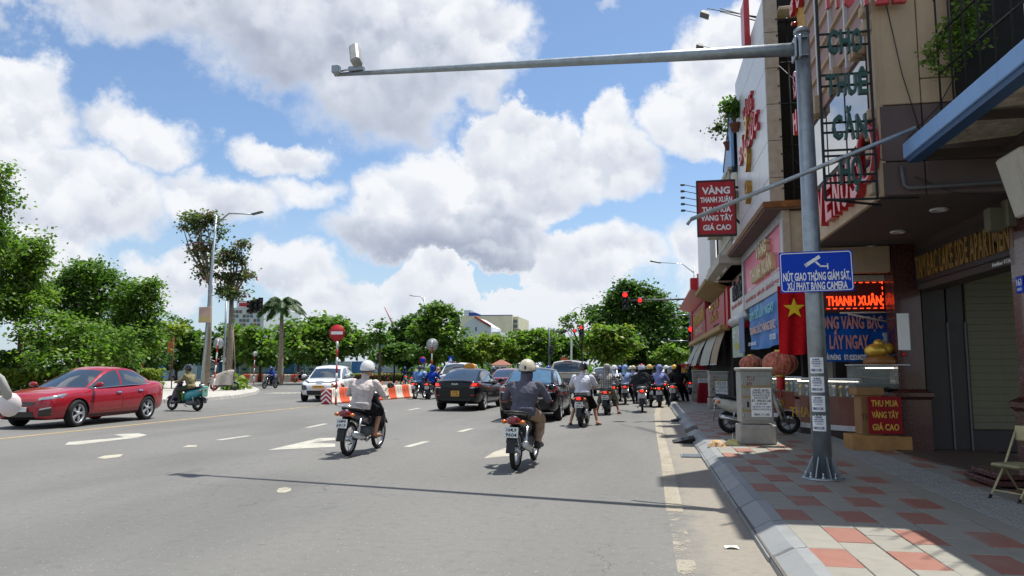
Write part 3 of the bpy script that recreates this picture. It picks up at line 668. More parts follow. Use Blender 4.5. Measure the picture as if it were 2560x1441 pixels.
# --- letters on a dark frame --------------------------------------------------------
fr = thing('letter_frame', 'dark steel frame with green Vietnamese rental letters projecting from the hotel', 'sign', (2.5, 9.2, 3.5))
xa, xb_, yf = 2.16, 2.74, 9.2
mbf = MB()
for x_ in (xa, xb_): rel(fr, 'upright', MB().cbox((x_, yf, 5.1), (.03, .03, 3.3), .004), M['dark_iron'])
for z_ in (3.45, 3.66, 3.75, 3.99, 4.06, 4.28, 4.4, 4.86, 5.0, 5.36, 5.52, 6.0): rel(fr, 'crossbar', MB().cbox(((xa + xb_) / 2, yf + .01, z_), (xb_ - xa, .02, .025), .003), M['dark_iron'])
rel(fr, 'brace', MB().tube([(xa, yf, 3.46), (xb_ + .08, yf + .15, 3.4)], .015, 6), M['dark_iron']); rel(fr, 'brace', MB().tube([(xa, yf, 3.46), (xb_ + .5, yf + .13, 3.47)], .012, 6), M['dark_iron'])
for s, px0, px1, py0, py1 in (('CHO', 2066, 2152, 73, 137), ('THUÊ', 2063, 2166, 182, 242), ('CĂN', 2078, 2164, 285, 350), ('HỘ', 2096, 2152, 396, 462)):
    p0, p1 = AY(px0, py1, yf - .02), AY(px1, py0, yf - .02)
    n = len(s); wch = (p1.x - p0.x) / n
    for i, ch in enumerate(s):
        o = add_text(MB(), ch, (p0.x + (i + .5) * wch, yf - .02, p0.z), UXF, UZ, wch * .86, (p1.z - p0.z) * .98, .07, .03).build('letter', M['green_letter'], fr); o.location = -Vector(fr.location)

# --- yellow building strip, scaffold void ---------------------------------------------
yb = thing('yellow_building', 'narrow yellow building with red sign letters beside the hotel', 'building', (3.0, 13.5, 0))
rel(yb, 'wall', MB().box(2.9, 13.0, 3.56, 9, 13.85, 12.5), M['yellow_wall']); rel(yb, 'gutter', MB().box(2.86, 12.96, 3.1, 2.9, 13.02, 11), M['grey_plastic'])
for s, px, py, w_, h_ in (('g', 1990, 50, .35, .55), ('U', 2006, 15, .3, .5), ('Đ', 1999, 240, .3, .45), ('H', 1999, 330, .3, .4)):
    p = AX(px, py, 2.88); rel(yb, 'letter', add_text(MB(), s, p, UXR, UZ, w_, h_, .08, .03), M['red_letter'])
ss = thing('scaffold_frame', 'dark open sign scaffold between the white facade and the yellow building', 'scaffold', (3.5, 15.2, 4))
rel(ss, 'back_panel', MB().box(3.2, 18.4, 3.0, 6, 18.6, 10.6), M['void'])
for x_ in (3.22, 3.45, 3.75, 4.1): rel(ss, 'upright', MB().tube([(x_, 17.6, 2.9), (x_, 17.6, 10)], .025, 6), M['dark_iron'])
for k in range(7): rel(ss, 'crossbar', MB().tube([(3.17, 17.58, 3.6 + k), (4.4, 17.58, 3.6 + k)], .02, 6), M['dark_iron'])
for k in range(6): rel(ss, 'brace', MB().tube([(3.2 if k % 2 else 4.1, 17.65, 3.6 + k), (4.1 if k % 2 else 3.2, 17.65, 4.6 + k)], .018, 6), M['dark_iron'])
rel(ss, 'top_board', MB().cbox((3.7, 17.4, 9.75), (1.0, .5, .08), .01), M['plaster'])
# --- white metal facade with 9999 ------------------------------------------------------
wf = thing('facade_sign', 'tall white metal clad facade with red jeweller letters and gold nines', 'facade', (2.85, 18, 5))
rel(wf, 'core', MB().box(2.91, 17.25, 4.9, 3.16, 22.5, 10.0), M['alu_grey'])
for z_ in range(6):
    za, zb = 4.9 + z_ * .86, 4.9 + (z_ + 1) * .86
    rel(wf, 'panel', MB().cbox((3.01, 17.22, (za + zb) / 2), (.31, .05, .85), .006), M['alu_grey'])
    for k in range(4): rel(wf, 'panel', MB().cbox((2.88, 17.25 + (k + .5) * 1.33, (za + zb) / 2), (.05, 1.32, .85), .006), M['alu_white'])
for z_ in range(12): rel(wf, 'bolt', MB().lathe([(.02, 0), (.02, -.02)], 8, axis='Y', c=(3.14, 17.19, 5.1 + z_ * .4)), M['dark_iron'])
for (s, px0, py0, px1, py1, mt, dd) in (('VÀNG', 1860, 235, 1882, 165, 'red_letter', .1), ('BẢO ĐỨC', 1850, 300, 1897, 190, 'red_letter', .12)):
    a, b = AX(px0, py0, 2.85), AX(px1, py1, 2.85); chars = s.replace(' ', '')
    n = len(chars)
    for i, ch in enumerate(chars):
        t = (i + .5) / n; yy = a.y + (b.y - a.y) * t; zz = 7.25 if s == 'BẢO ĐỨC' else 8.05
        rel(wf, 'letter', add_text(MB(), ch, (2.85, yy, zz), UXR, UZ, abs(a.y - b.y) / n * .8, .5, dd * .7, .02), M[mt])
for px, py in ((1875, 345), (1876, 425), (1877, 505)):
    p = AX(px, py, 2.85); rel(wf, 'letter', add_text(MB(), '9', p, UXR, UZ, .55, .60, .12, .03), M['gold_letter'])
p = AX(1873, 60, 2.85)
rel(wf, 'emblem', MB().box(2.7, p.y - .15, p.z - .6, 2.84, p.y + .45, p.z + .6), M['red_letter'])
for dx in (0, .12): rel(wf, 'lamp_arm', MB().tube([AX(1890, 45 + dx * 60, 2.95), AX(1800, 22 + dx * 60, 2.5)], .015, 6), M['dark_iron'])
def floodlight(px, py, x, nm, root):
    c = AX(px, py, x); rel(root, 'floodlight', MB().at(Matrix.Translation(c) @ Matrix.Rotation(R(25), 4, 'Y')).loft([[(-.16, -.2, -.03), (.16, -.2, -.03), (.16, .2, -.03), (-.16, .2, -.03)], [(-.1, -.12, .1), (.1, -.12, .1), (.1, .12, .1), (-.1, .12, .1)]], True, True, False), M['grey_plastic'])
floodlight(1762, 38, 2.2, 'f', wf)
rel(wf, 'lamp_arm', MB().tube([AX(1890, 42, 2.95), AX(1768, 22, 2.2)], .015, 6), M['dark_iron']); rel(wf, 'lamp_arm', MB().tube([AX(1785, 122, 2.9), AX(1752, 115, 2.5)], .012, 6), M['dark_iron']); floodlight(1750, 118, 2.5, 'g', wf)
# rusty ledge under the white facade
lg = thing('ledge', 'rusty sheet metal ledge under the white facade', 'ledge', (2.8, 18, 4.9))
rel(lg, 'slab', MB().prism([(2.45, 4.74), (2.45, 4.86), (3.6, 4.89), (3.6, 4.74)], 15.6, 22.4, 'Y'), M['rust']); rel(lg, 'soffit', MB().box(2.48, 15.62, 4.70, 3.6, 22.38, 4.735), M['brown_band'])

# --- jeweller's shop: pink sign, banners, open shopfront -------------------------------
ps = thing('shop_sign', 'pink jeweller shop sign with raised gold letters in a grey metal surround', 'sign', (2.85, 18.5, 4))
rel(ps, 'back_box', MB().box(2.93, 15.75, 3.3, 3.5, 22.1, 4.68), M['alu_grey']); rel(ps, 'panel', MB().box(2.88, 16.0, 3.55, 2.93, 21.95, 4.5), M['pink_sign'])
for (a, b, c, d) in ((15.7, 16.0, 3.1, 4.7), (21.95, 22.2, 3.1, 4.7)): rel(ps, 'surround', MB().cbox((2.9, (a + b) / 2, (c + d) / 2), (.16, b - a, d - c), .01), M['alu_grey'])
rel(ps, 'surround', MB().cbox((2.9, 18.95, 4.6), (.16, 5.9, .2), .01), M['alu_grey']); ap = rel(ps, 'apron', MB().cbox((2.9, 18.95, 3.32), (.14, 5.9, .42), .01), M['alu_grey'])
for s, yc, zc, wd, hh in (('VÀNG', 18.3, 4.14, 1.6, .3), ('THANH', 19.3, 3.66, 1.7, .34), ('XUÂN', 17.6, 3.66, 1.4, .34)):
    n = len(s)
    for i, ch in enumerate(s): rel(ps, 'letter', add_text(MB(), ch, (2.88, yc + wd / 2 - (i + .5) * wd / n, zc), UXR, UZ, wd / n * .85, hh, .11, .03), M['cream_letter'])
def flat(root, s, x, yc, z, wd, hh, mat, depth=.004, bold=.012, d='R'):
    o = add_text(MB(), s, (x, yc, z) , UXR if d == 'R' else UXF, UZ, wd, hh, depth, bold).build('lettering', mat, root)
    off = Vector(root.location); p = root.parent
    while p is not None: off += p.location; p = p.parent
    o.location = -off; return o
flat(ps, 'ĐT: 02253.842877 - 0912.547.348', 2.878, 16.9, 3.57, 1.5, .06, M['white_print']); flat(ps, 'KÍNH MỜI', 2.878, 20.8, 3.58, 1.2, .07, M['white_print'])
flat(ps, 'MUA BÁN VÀNG BẠC - NHẪN CƯỚI - CẦM ĐỒ LẤY NGAY', 2.828, 18.95, 3.27, 5.2, .1, M['red_paint'])
def wavy_banner(name, label, ya, yb, za, zb, x, mat, lines, amp=.03):
    b = thing(name, label, 'banner', (x, (ya + yb) / 2, za)); P = []
    for i in range(25):
        t = i / 24; y_ = ya + (yb - ya) * t; row = []
        for j in range(11):
            s = j / 10; row.append((x + amp * math.sin(t * 17 + s * 3) * (.3 + s) + .02 * math.sin(s * 9 + t * 4), y_, zb + (za - zb) * s - .05 * math.sin(t * math.pi) * s))
        P.append(row)
    rel(b, 'cloth', MB().sheet(P, (.006, 0, 0)), mat)
    for s, yc, z, wd, hh, mt in lines: flat(b, s, x - amp - .03, yc, z, wd, hh, M[mt])
    return b
cm('banner_blue', '#2b72b8', rough=0.55, scale=2, var=0.12); cm('print_cyan', '#7cc9c4', rough=0.5); cm('print_peach', '#e0b496', rough=0.5)
wavy_banner('shop_banner', 'light blue printed cloth banner hung under the pink shop sign', 21.3, 16.6, 1.98, 3.1, 2.86, M['banner_blue'],
            [('CẦM ĐỒ LẤY NGAY', 18.9, 2.72, 3.9, .22, 'print_cyan'), ('TRANG SỨC VÀNG BẠC', 18.8, 2.34, 4.0, .2, 'print_peach'), ('KT: VÀNG BẠC', 20.4, 2.06, 1.4, .09, 'white_print'), ('ĐT: 0225', 17.2, 2.1, .8, .12, 'white_print')])
shp = thing('jewellery_shop', 'open fronted jewellery shop interior behind the glass counters', 'shop', (4, 17, 0))
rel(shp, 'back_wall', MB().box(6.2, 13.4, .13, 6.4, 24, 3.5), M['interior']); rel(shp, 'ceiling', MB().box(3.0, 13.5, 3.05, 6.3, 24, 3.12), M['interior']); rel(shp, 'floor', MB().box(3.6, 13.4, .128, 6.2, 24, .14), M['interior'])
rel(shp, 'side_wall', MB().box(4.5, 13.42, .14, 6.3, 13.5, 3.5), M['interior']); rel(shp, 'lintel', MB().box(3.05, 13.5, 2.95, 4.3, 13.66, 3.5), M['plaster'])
for y_ in (15.8, 18.9, 21.8): rel(shp, 'pillar', MB().box(3.75, y_, .13, 4.0, y_ + .25, 3.05), M['interior'])
for k in range(4): rel(shp, 'shelf', MB().box(5.9, 14, .7 + k * .5, 6.2, 23, .74 + k * .5), M['wood'])

# --- further shops ---------------------------------------------------------------------
bh = thing('balcony_house', 'old cream house with balusters, flower pots and a blue roof slope', 'house', (3, 25, 0))
rel(bh, 'wall', MB().box(3.15, 22.6, 3.4, 9, 32, 9.0), M['plaster'])
for k in range(2):
    wz = 5.2 + k * 2.0
    for yy in (24.0, 26.5, 29.0): 
        f = rel(bh, 'window', MB().cbox((3.13, yy, wz), (.06, 1.0, 1.3), .01), M['white_paint']); rel(f, 'pane', MB().box(3.085, yy - .4, wz - .55, 3.1, yy + .4, wz + .55), M['window_glass'])
for zb_ in (4.55, 6.7):
    rel(bh, 'balcony', MB().box(2.62, 22.9, zb_, 3.15, 31, zb_ + .12), M['plaster']); rel(bh, 'rail', MB().cbox((2.66, 27, zb_ + .85), (.12, 8.2, .09), .01), M['plaster'])
    for k in range(30): rel(bh, 'baluster', MB().lathe([(.05, 0), (.03, .1), (.06, .3), (.03, .55), (.05, .7)], 8, c=(2.66, 23.1 + k * .27, zb_ + .12)), M['plaster'])
rel(bh, 'roof', MB().prism([(22.8, 9.4), (22.8, 9.5), (25.2, 8.1), (25.2, 8.0)], 2.7, 6, 'X'), M['blue_awning_dark'])
rel(bh, 'gable_panel', MB().prism([(22.9, 7.6), (22.9, 9.35), (25.0, 8.1), (25.0, 7.6)], 2.72, 2.8, 'X'), M['blue_awning'])
ws = thing('white_shop_sign', 'white jeweller sign with dark letters under a grey canopy slab', 'sign', (2.9, 24, 3))
rel(ws, 'board', MB().cbox((2.95, 24.1, 3.62), (.12, 3.7, 1.1), .01), M['alu_white']); rel(ws, 'roller_box', MB().tube([(2.95, 22.3, 3.0), (2.95, 26, 3.0)], .16, 10), M['alu_white'])
rel(ws, 'canopy_slab', MB().prism([(2.2, 4.55), (2.2, 4.75), (3.1, 4.95), (3.1, 4.55)], 22.3, 27, 'Y'), M['plaster'])
for yy in (23.2, 25.2): rel(ws, 'lamp_tube', MB().tube([(2.5, yy, 4.5), (2.5, yy + .9, 4.5)], .03, 6), M['white_paint'])
flat(ws, 'BẢO ĐỨC', 2.885, 23.6, 3.62, 2.4, .45, M['ink_black'], .06, .03); flat(ws, 'TIỆM VÀNG', 2.885, 24.2, 4.08, 1.6, .18, M['red_paint']); flat(ws, 'MUA BÁN CẦM ĐỒ', 2.885, 24.2, 3.38, 2.6, .13, M['red_paint'])
fb = thing('folding_board', 'pale green board with yellow lettering beside a plain grey banner', 'board', (2.9, 24, 2)); rel(fb, 'board', MB().cbox((2.92, 24.4, 2.3), (.06, 2.6, 1.0), .01), pm('board_green', '#9fb0a0', rough=.6))
flat(fb, 'CẦM ĐỒ', 2.885, 24.5, 2.45, 1.9, .22, M['white_print']); flat(fb, 'VÀNG', 2.885, 24.5, 2.05, 1.2, .22, pm('print_yellow', '#d8cf55', rough=.5))
gb = thing('grey_banner', 'plain grey cloth banner beside the light blue printed banner', 'banner', (2.8, 22, 2)); rel(gb, 'cloth', MB().cbox((2.75, 22.1, 2.4), (.02, 1.1, 1.0), .004), cloth('grey_blue_cloth', '#7e8aa8'))
rs = thing('red_shop_front', 'red shop fascia with gold letters above pale roller awnings', 'shop', (3, 36, 3))
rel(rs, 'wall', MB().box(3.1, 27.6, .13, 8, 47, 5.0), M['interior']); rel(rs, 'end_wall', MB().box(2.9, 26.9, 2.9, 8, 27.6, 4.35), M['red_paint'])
rel(rs, 'sign_panel', MB().cbox((2.95, 31.6, 3.6), (.2, 8.0, 1.25), .02), pm('sign_red', '#a3283a', rough=.45, var=.1)); rel(rs, 'sign_panel', MB().cbox((2.93, 40.5, 3.9), (.2, 9.0, 1.6), .02), pm('sign_red_dark', '#8f2030', rough=.45, var=.1))
rel(rs, 'cornice', MB().cbox((2.85, 37, 2.93), (.4, 19, .2), .03), pm('cornice_tan', '#a58a58', rough=.7)); rel(rs, 'hood', MB().prism([(2.2, 4.55), (2.2, 4.7), (3.0, 4.4), (3.0, 4.25)], 27.5, 33, 'Y'), pm('hood_tan', '#8b7440', rough=.7, dirt=.3))
rel(rs, 'hood', MB().prism([(2.1, 5.0), (2.1, 5.1), (3.0, 4.85), (3.0, 4.75)], 34, 46, 'Y'), M['red_paint'])
rel(rs, 'tall_panel', MB().box(2.8, 45.6, 3.0, 3.2, 46.4, 6.9), M['red_paint']); rel(rs, 'upper_wall', MB().prism([(46, 5.0), (46, 7.2), (27.8, 4.6), (27.8, 4.2)], 3.2, 3.4, 'X'), pm('wall_pink', '#a04a55', rough=.6))
for k in range(9): rel(rs, 'letter', MB().cbox((2.8, 36.5 + k * .85, 4.1), (.05, .4, .6), .02), M['gold_letter'])
flat(rs, 'KIM ĐỨC', 2.845, 40.5, 3.3, 5, .35, M['cream_letter'], .02); flat(rs, 'VÀNG BẠC ĐÁ QUÝ', 2.845, 31.6, 3.85, 4.6, .3, M['gold_letter'], .03, .02); flat(rs, 'NHẪN CƯỚI', 2.845, 31.6, 3.4, 3.4, .26, M['gold_letter'], .03, .02); flat(rs, 'ĐT: 0225.3842', 2.845, 30.8, 3.1, 2.4, .14, M['ink_black'])
cm('awning_cloth', '#a9aa9e', rough=.85, var=.08, dirt=.2); cm('awning_tan', '#a08c74', rough=.85, var=.1, dirt=.3)
for k, (ya, yb2, mt, xo) in enumerate(((27.9, 30.6, 'awning_tan', 2.55), (30.8, 35.5, 'awning_cloth', 2.5), (36.2, 39.5, 'awning_cloth', 2.35), (39.8, 43.5, 'awning_cloth', 2.3))):
    an = thing('roller_awning', ['tan roller awning nearest the white jeweller sign', 'wide grey roller awning beside the tan one', 'pale narrow awning behind the wide grey one', 'pale awning at the far end of the red shop front'][k], 'awning', (xo, ya, 2), group='roller awnings on the red shop front')
    rel(an, 'cloth', MB().sheet([[(2.9 + (xo - 2.9) * t - .05 * math.sin(t * 3), y_, 2.85 - 1.25 * t) for t in np.linspace(0, 1, 7)] for y_ in np.linspace(ya, yb2, 7)], (.01, 0, 0)), M[mt]); rel(an, 'bottom_bar', MB().tube([(xo, ya, 1.6), (xo, yb2, 1.6)], .025, 6), M['steel'])
# tall neighbours further along: billboard back with lattice, and plain blocks behind
bb = thing('billboard', 'grey backed billboard on a rusty lattice mast above the shops', 'billboard', (3.2, 34, 5))
rel(bb, 'panel', MB().cbox((3.0, 36.5, 7.2), (.25, 7, 3.4), .02), M['alu_white']); rel(bb, 'back_sheet', MB().cbox((3.7, 33.2, 6.6), (1.0, .1, 3.0), .02), pm('sheet_grey', '#8c8790', rough=.7))
for x_ in (3.2, 3.6, 4.2): rel(bb, 'post', MB().tube([(x_, 32.9, 4.5), (x_, 32.9, 8.6)], .04, 6), M['dark_iron'])
for k in range(7): rel(bb, 'lattice_bar', MB().tube([(3.2, 32.85, 4.8 + k * .55), (4.2, 32.85, 5.3 + k * .55)], .025, 5), M['rust']); rel(bb, 'lattice_bar', MB().tube([(4.2, 32.85, 4.8 + k * .55), (3.2, 32.85, 5.4 + k * .55)], .025, 5), M['dark_iron'])
blk = thing('rear_block', 'plain rendered block behind the shop row', 'building', (9, 30, 0)); rel(blk, 'wall', MB().box(5.5, 23, 0, 12, 48, 6.3), M['plaster'])

# --- projecting red jeweller sign -----------------------------------------------------
yp = 22.8; a, b = AY(1742, 455, yp), AY(1841, 586, yp)
sg = thing('projecting_sign', 'red projecting sign with white jeweller lettering on a bracket above the shops', 'sign', ((a.x + b.x) / 2, yp, b.z))
rel(sg, 'board', MB().cbox(((a.x + b.x) / 2, yp + .08, (a.z + b.z) / 2), (b.x - a.x, .16, a.z - b.z), .01), M['red_paint'])
for nm, bx in (('frame', (a.x - .02, b.z - .03, a.x + .02, a.z + .03)), ('frame', (b.x - .02, b.z - .03, b.x + .02, a.z + .03)), ('frame', (a.x + .02, a.z - .02, b.x - .02, a.z + .03)), ('frame', (a.x + .02, b.z - .03, b.x - .02, b.z + .02))):
    rel(sg, nm, MB().box(bx[0], yp - .02, bx[1], bx[2], yp + .18, bx[3]), M['brown_steel'])
rel(sg, 'bracket', MB().tube([(b.x, yp + .1, b.z + .5), (2.95, yp + .1, b.z + .3)], .035, 8), M['dark_iron']); rel(sg, 'bracket', MB().tube([(b.x, yp + .1, a.z - .2), (3.1, yp + .1, a.z - .2)], .035, 8), M['dark_iron'])
Hh = a.z - b.z; Wd = b.x - a.x; xc = (a.x + b.x) / 2
for s, t, wd, hh in (('VÀNG', .76, .74, .13), ('THANH XUÂN', .605, .84, .1), ('THU MUA', .42, .76, .1), ('VÀNG TÂY', .265, .84, .1), ('GIÁ CAO', .09, .74, .1)):
    flat(sg, s, xc, yp - .004, 0, 1, 1, M['white_print']) if False else None
    o = add_text(MB(), s, (xc, yp - .002, b.z + Hh * t), UXF, UZ, Wd * wd, Hh * hh, .01, .035).build('lettering', M['white_print'], sg); o.location = -Vector(sg.location)
for k in range(5):
    zl = b.z + Hh * (.42 + k * .12)
    rel(sg, 'lamp_arm', MB().tube([(a.x, yp + .02, zl), (a.x - .42, yp - .15, zl + .06)], .012, 5), M['dark_iron']); rel(sg, 'lamp_head', MB().cbox((a.x - .44, yp - .16, zl + .05), (.13, .1, .06), .015), M['grey_plastic'])
# ------------------------------------------------------------------ mast with camera arm
PZ = 0.13
pb = G(2058, 1198, PZ); PX0, PY0 = pb.x, pb.y
mast = thing('camera_mast', 'tall galvanised steel mast on the pavement with a long arm over the road', 'mast', (PX0, PY0, PZ))
topz = AY(2010, 78, PY0).z
def mrel(root, name, mb, mats):
    o = mb.build(name, mats, root); o.location = -Vector(root.location); return o
mrel(mast, 'pole', MB().tube([(PX0, PY0, PZ), (PX0 - .01, PY0, 2.5), (PX0 - .02, PY0, topz)], [.115, .105, .09], 20), M['galv'])
mrel(mast, 'cap', MB().lathe([(.0, .05), (.06, .045), (.1, .01), (.1, -.03)], 20, c=(PX0 - .02, PY0, topz)), M['galv'])
mrel(mast, 'base_plate', MB().lathe([(.24, 0), (.24, .022), (.12, .024)], 24, c=(PX0, PY0, PZ)), M['galv'])
for k in range(8):
    a = k * math.pi / 4 + .2; c, s_ = math.cos(a), math.sin(a)
    P = [(.105, .02), (.22, .02), (.22, .05), (.115, .27), (.105, .27)]
    mrel(mast, 'gusset', MB().loft([[(PX0 + c * r - s_ * t, PY0 + s_ * r + c * t, PZ + z) for r, z in P] for t in (-.006, .006)], True, True, False), M['galv'])
    a += math.pi / 8; mrel(mast, 'anchor_bolt', MB().lathe([(.022, .02), (.022, .045), (.012, .045), (.012, .09), (.0, .092)], 8, c=(PX0 + .19 * math.cos(a), PY0 + .19 * math.sin(a), PZ)), M['steel'])
ar = AY(1992, 124, PY0); at_ = AY(838, 187, 11.3)
dv = (at_ - ar)
mrel(mast, 'arm', MB().tube([ar + dv * t for t in (0, .25, .5, .75, 1)], [.085, .073, .060, .047, .034], 14), M['galv'])
mrel(mast, 'arm_flange', MB().cbox((ar.x + .02, ar.y, ar.z), (.04, .26, .3), .01), M['galv']); mrel(mast, 'arm_flange', MB().cbox((ar.x - .03, ar.y + .01, ar.z), (.03, .24, .28), .01), M['galv'])
for dz in (-.12, .12): mrel(mast, 'bracket', MB().cbox((ar.x + .07, ar.y, ar.z + dz), (.1, .22, .02), .004), M['galv'])
cam_o = thing('surveillance_camera', 'white box camera tilted up on the tip of the mast arm', 'camera', tuple(ar + dv * .945))
c0 = ar + dv * .94; dn = dv.normalized()
mrel(cam_o, 'mount', MB().cbox((c0.x, c0.y, c0.z + .07), (.26, .12, .08), .01), M['galv']); mrel(cam_o, 'bracket', MB().tube([c0 + Vector((-.28, 0, .06)), c0 + Vector((0, 0, .1))], .015, 6), M['steel'])
mrel(cam_o, 'junction_box', MB().cbox((c0.x - .36, c0.y, c0.z + .09), (.13, .12, .13), .01), M['galv'])
mrel(cam_o, 'housing', MB().at(Matrix.Translation(c0 + Vector((-.03, .02, .32))) @ Matrix.Rotation(R(-20), 4, 'Y') @ Matrix.Rotation(R(-32), 4, 'X')).cbox((0, 0, 0), (.16, .19, .50), .03), pm('housing_grey', '#9b9c98', rough=.5))
mrel(cam_o, 'lens', MB().at(Matrix.Translation(c0 + Vector((-.02, -.06, .2))) @ Matrix.Rotation(R(-18), 4, 'Y') @ Matrix.Rotation(R(-32), 4, 'X')).cbox((0, -.03, 0), (.08, .06, .09), .01), M['black_gloss'])
# blue camera enforcement sign
ys = PY0 - .16; s0, s1 = AY(1951, 732, ys), AY(2131, 626, ys)
sg = thing('traffic_sign', 'blue rectangular camera enforcement sign with white Vietnamese text on the mast', 'sign', ((s0.x + s1.x) / 2, ys, s0.z))
w, h = s1.x - s0.x, s1.z - s0.z; cx = (s0.x + s1.x) / 2; tl = R(1.0)
T = Matrix.Translation((cx, ys, s0.z + h / 2)) @ Matrix.Rotation(-tl, 4, 'Y')
def rr(w, h, r, n=5):
    P = []
    for (sx, sz, a0) in ((1, 1, 0), (-1, 1, 90), (-1, -1, 180), (1, -1, 270)):
        for k in range(n + 1):
            a = R(a0 + 90 * k / n); P.append((sx * (w / 2 - r) + r * math.cos(a), sz * (h / 2 - r) + r * math.sin(a)))
    return P
mrel(sg, 'plate', MB().at(T).prism(rr(w, h, .02), 0, .006, 'Y'), M['blue_sign'])
o_, i_ = rr(w - .025, h - .025, .035), rr(w - .045, h - .045, .028); n = len(o_)
mrel(sg, 'border', MB().at(T).add([(x, -.003, z) for x, z in o_] + [(x, -.003, z) for x, z in i_], [(k, (k + 1) % n, n + (k + 1) % n, n + k) for k in range(n)]), M['white_print'])
def sgtext(s, z, wd, hh):
    mb = MB().at(T); add_text(mb, s, (0, -.003, z), UXF, UZ, wd, hh, 0, .03); return mrel(sg, 'lettering', mb, M['white_print'])
sgtext('NÚT GIAO THÔNG GIÁM SÁT,', -.105 * h / .5, w * .91, h * .2); sgtext('XỬ PHẠT BẰNG CAMERA', -.218 * h / .5, w * .82, h * .185)
pic = MB().at(T); k = h / .5
pic.add([(x * k, -.003, z * k) for x, z in ((-.125, .10), (.04, .20), (.06, .165), (-.10, .065))], [(0, 1, 2, 3)]); pic.add([(x * k, -.003, z * k) for x, z in ((-.135, .095), (-.115, .107), (-.095, .068), (-.115, .056))], [(0, 1, 2, 3)])
pic.add([(x * k, -.003, z * k) for x, z in ((-.012, .115), (.012, .125), (.062, .07), (.042, .06))], [(0, 1, 2, 3)]); pic.add([(x * k, -.003, z * k) for x, z in ((.04, .075), (.13, .068), (.13, .052), (.04, .055))], [(0, 1, 2, 3)])
pic.add([(x * k, -.003, z * k) for x, z in ((.128, .095), (.142, .095), (.142, .025), (.128, .025))], [(0, 1, 2, 3)])
mrel(sg, 'symbol', pic, M['white_print'])
for z in (.12, -.12): mrel(sg, 'strap', MB().at(Matrix.Translation((0, 0, s0.z + h / 2))).lathe([(.112, z - .015), (.114, z - .015), (.114, z + .015), (.112, z + .015)], 20, c=(PX0 - .01, PY0, 0)), M['steel'])
# pasted leaflets round the mast
for j, zc in enumerate((1.49, 1.26, 1.03, .80)):
    lf = thing('leaflet', ['topmost pale leaflet pasted on the galvanised mast', 'second pale leaflet from the top pasted on the mast', 'third pale leaflet from the top pasted on the mast', 'lowest torn pale leaflet pasted on the mast'][j], 'leaflet', (PX0, PY0 - .11, zc), group='money lending leaflets on the mast')
    r_ = .1175 - .003 * j * 0; P = []
    for a in np.linspace(-152, -72, 9):
        P.append([(PX0 + r_ * math.cos(R(a)), PY0 + r_ * math.sin(R(a)), zc + dz) for dz in (-.095, .095 - (0.02 * max(0, math.sin(a * .3)) if j == 3 else 0))])
    mrel(lf, 'paper', MB().sheet(P, (0, -.0015, 0)), M['white_print'])
    nrm = R(-112); ux = Vector((-math.sin(nrm), math.cos(nrm), 0)); c_ = Vector((PX0 + .1265 * math.cos(nrm), PY0 + .1265 * math.sin(nrm), zc))
    for s, z, wd, hh in (('345 MONEY', .062, .09, .02), ('NHÀ ĐẤT - Ô TÔ - XE MÁY', .036, .11, .016), ('ĐĂNG KÝ XE 90% GIÁ TRỊ XE', .012, .11, .014), ('giao dịch nhanh gọn', -.014, .09, .012), ('0869.111.345', -.072, .12, .032)):
        mrel(lf, 'lettering', add_text(MB(), s, c_ + Vector((0, 0, z)), ux, UZ, wd, hh, .0015, .03), pm('ink_blue', '#1f3f72', rough=.6))

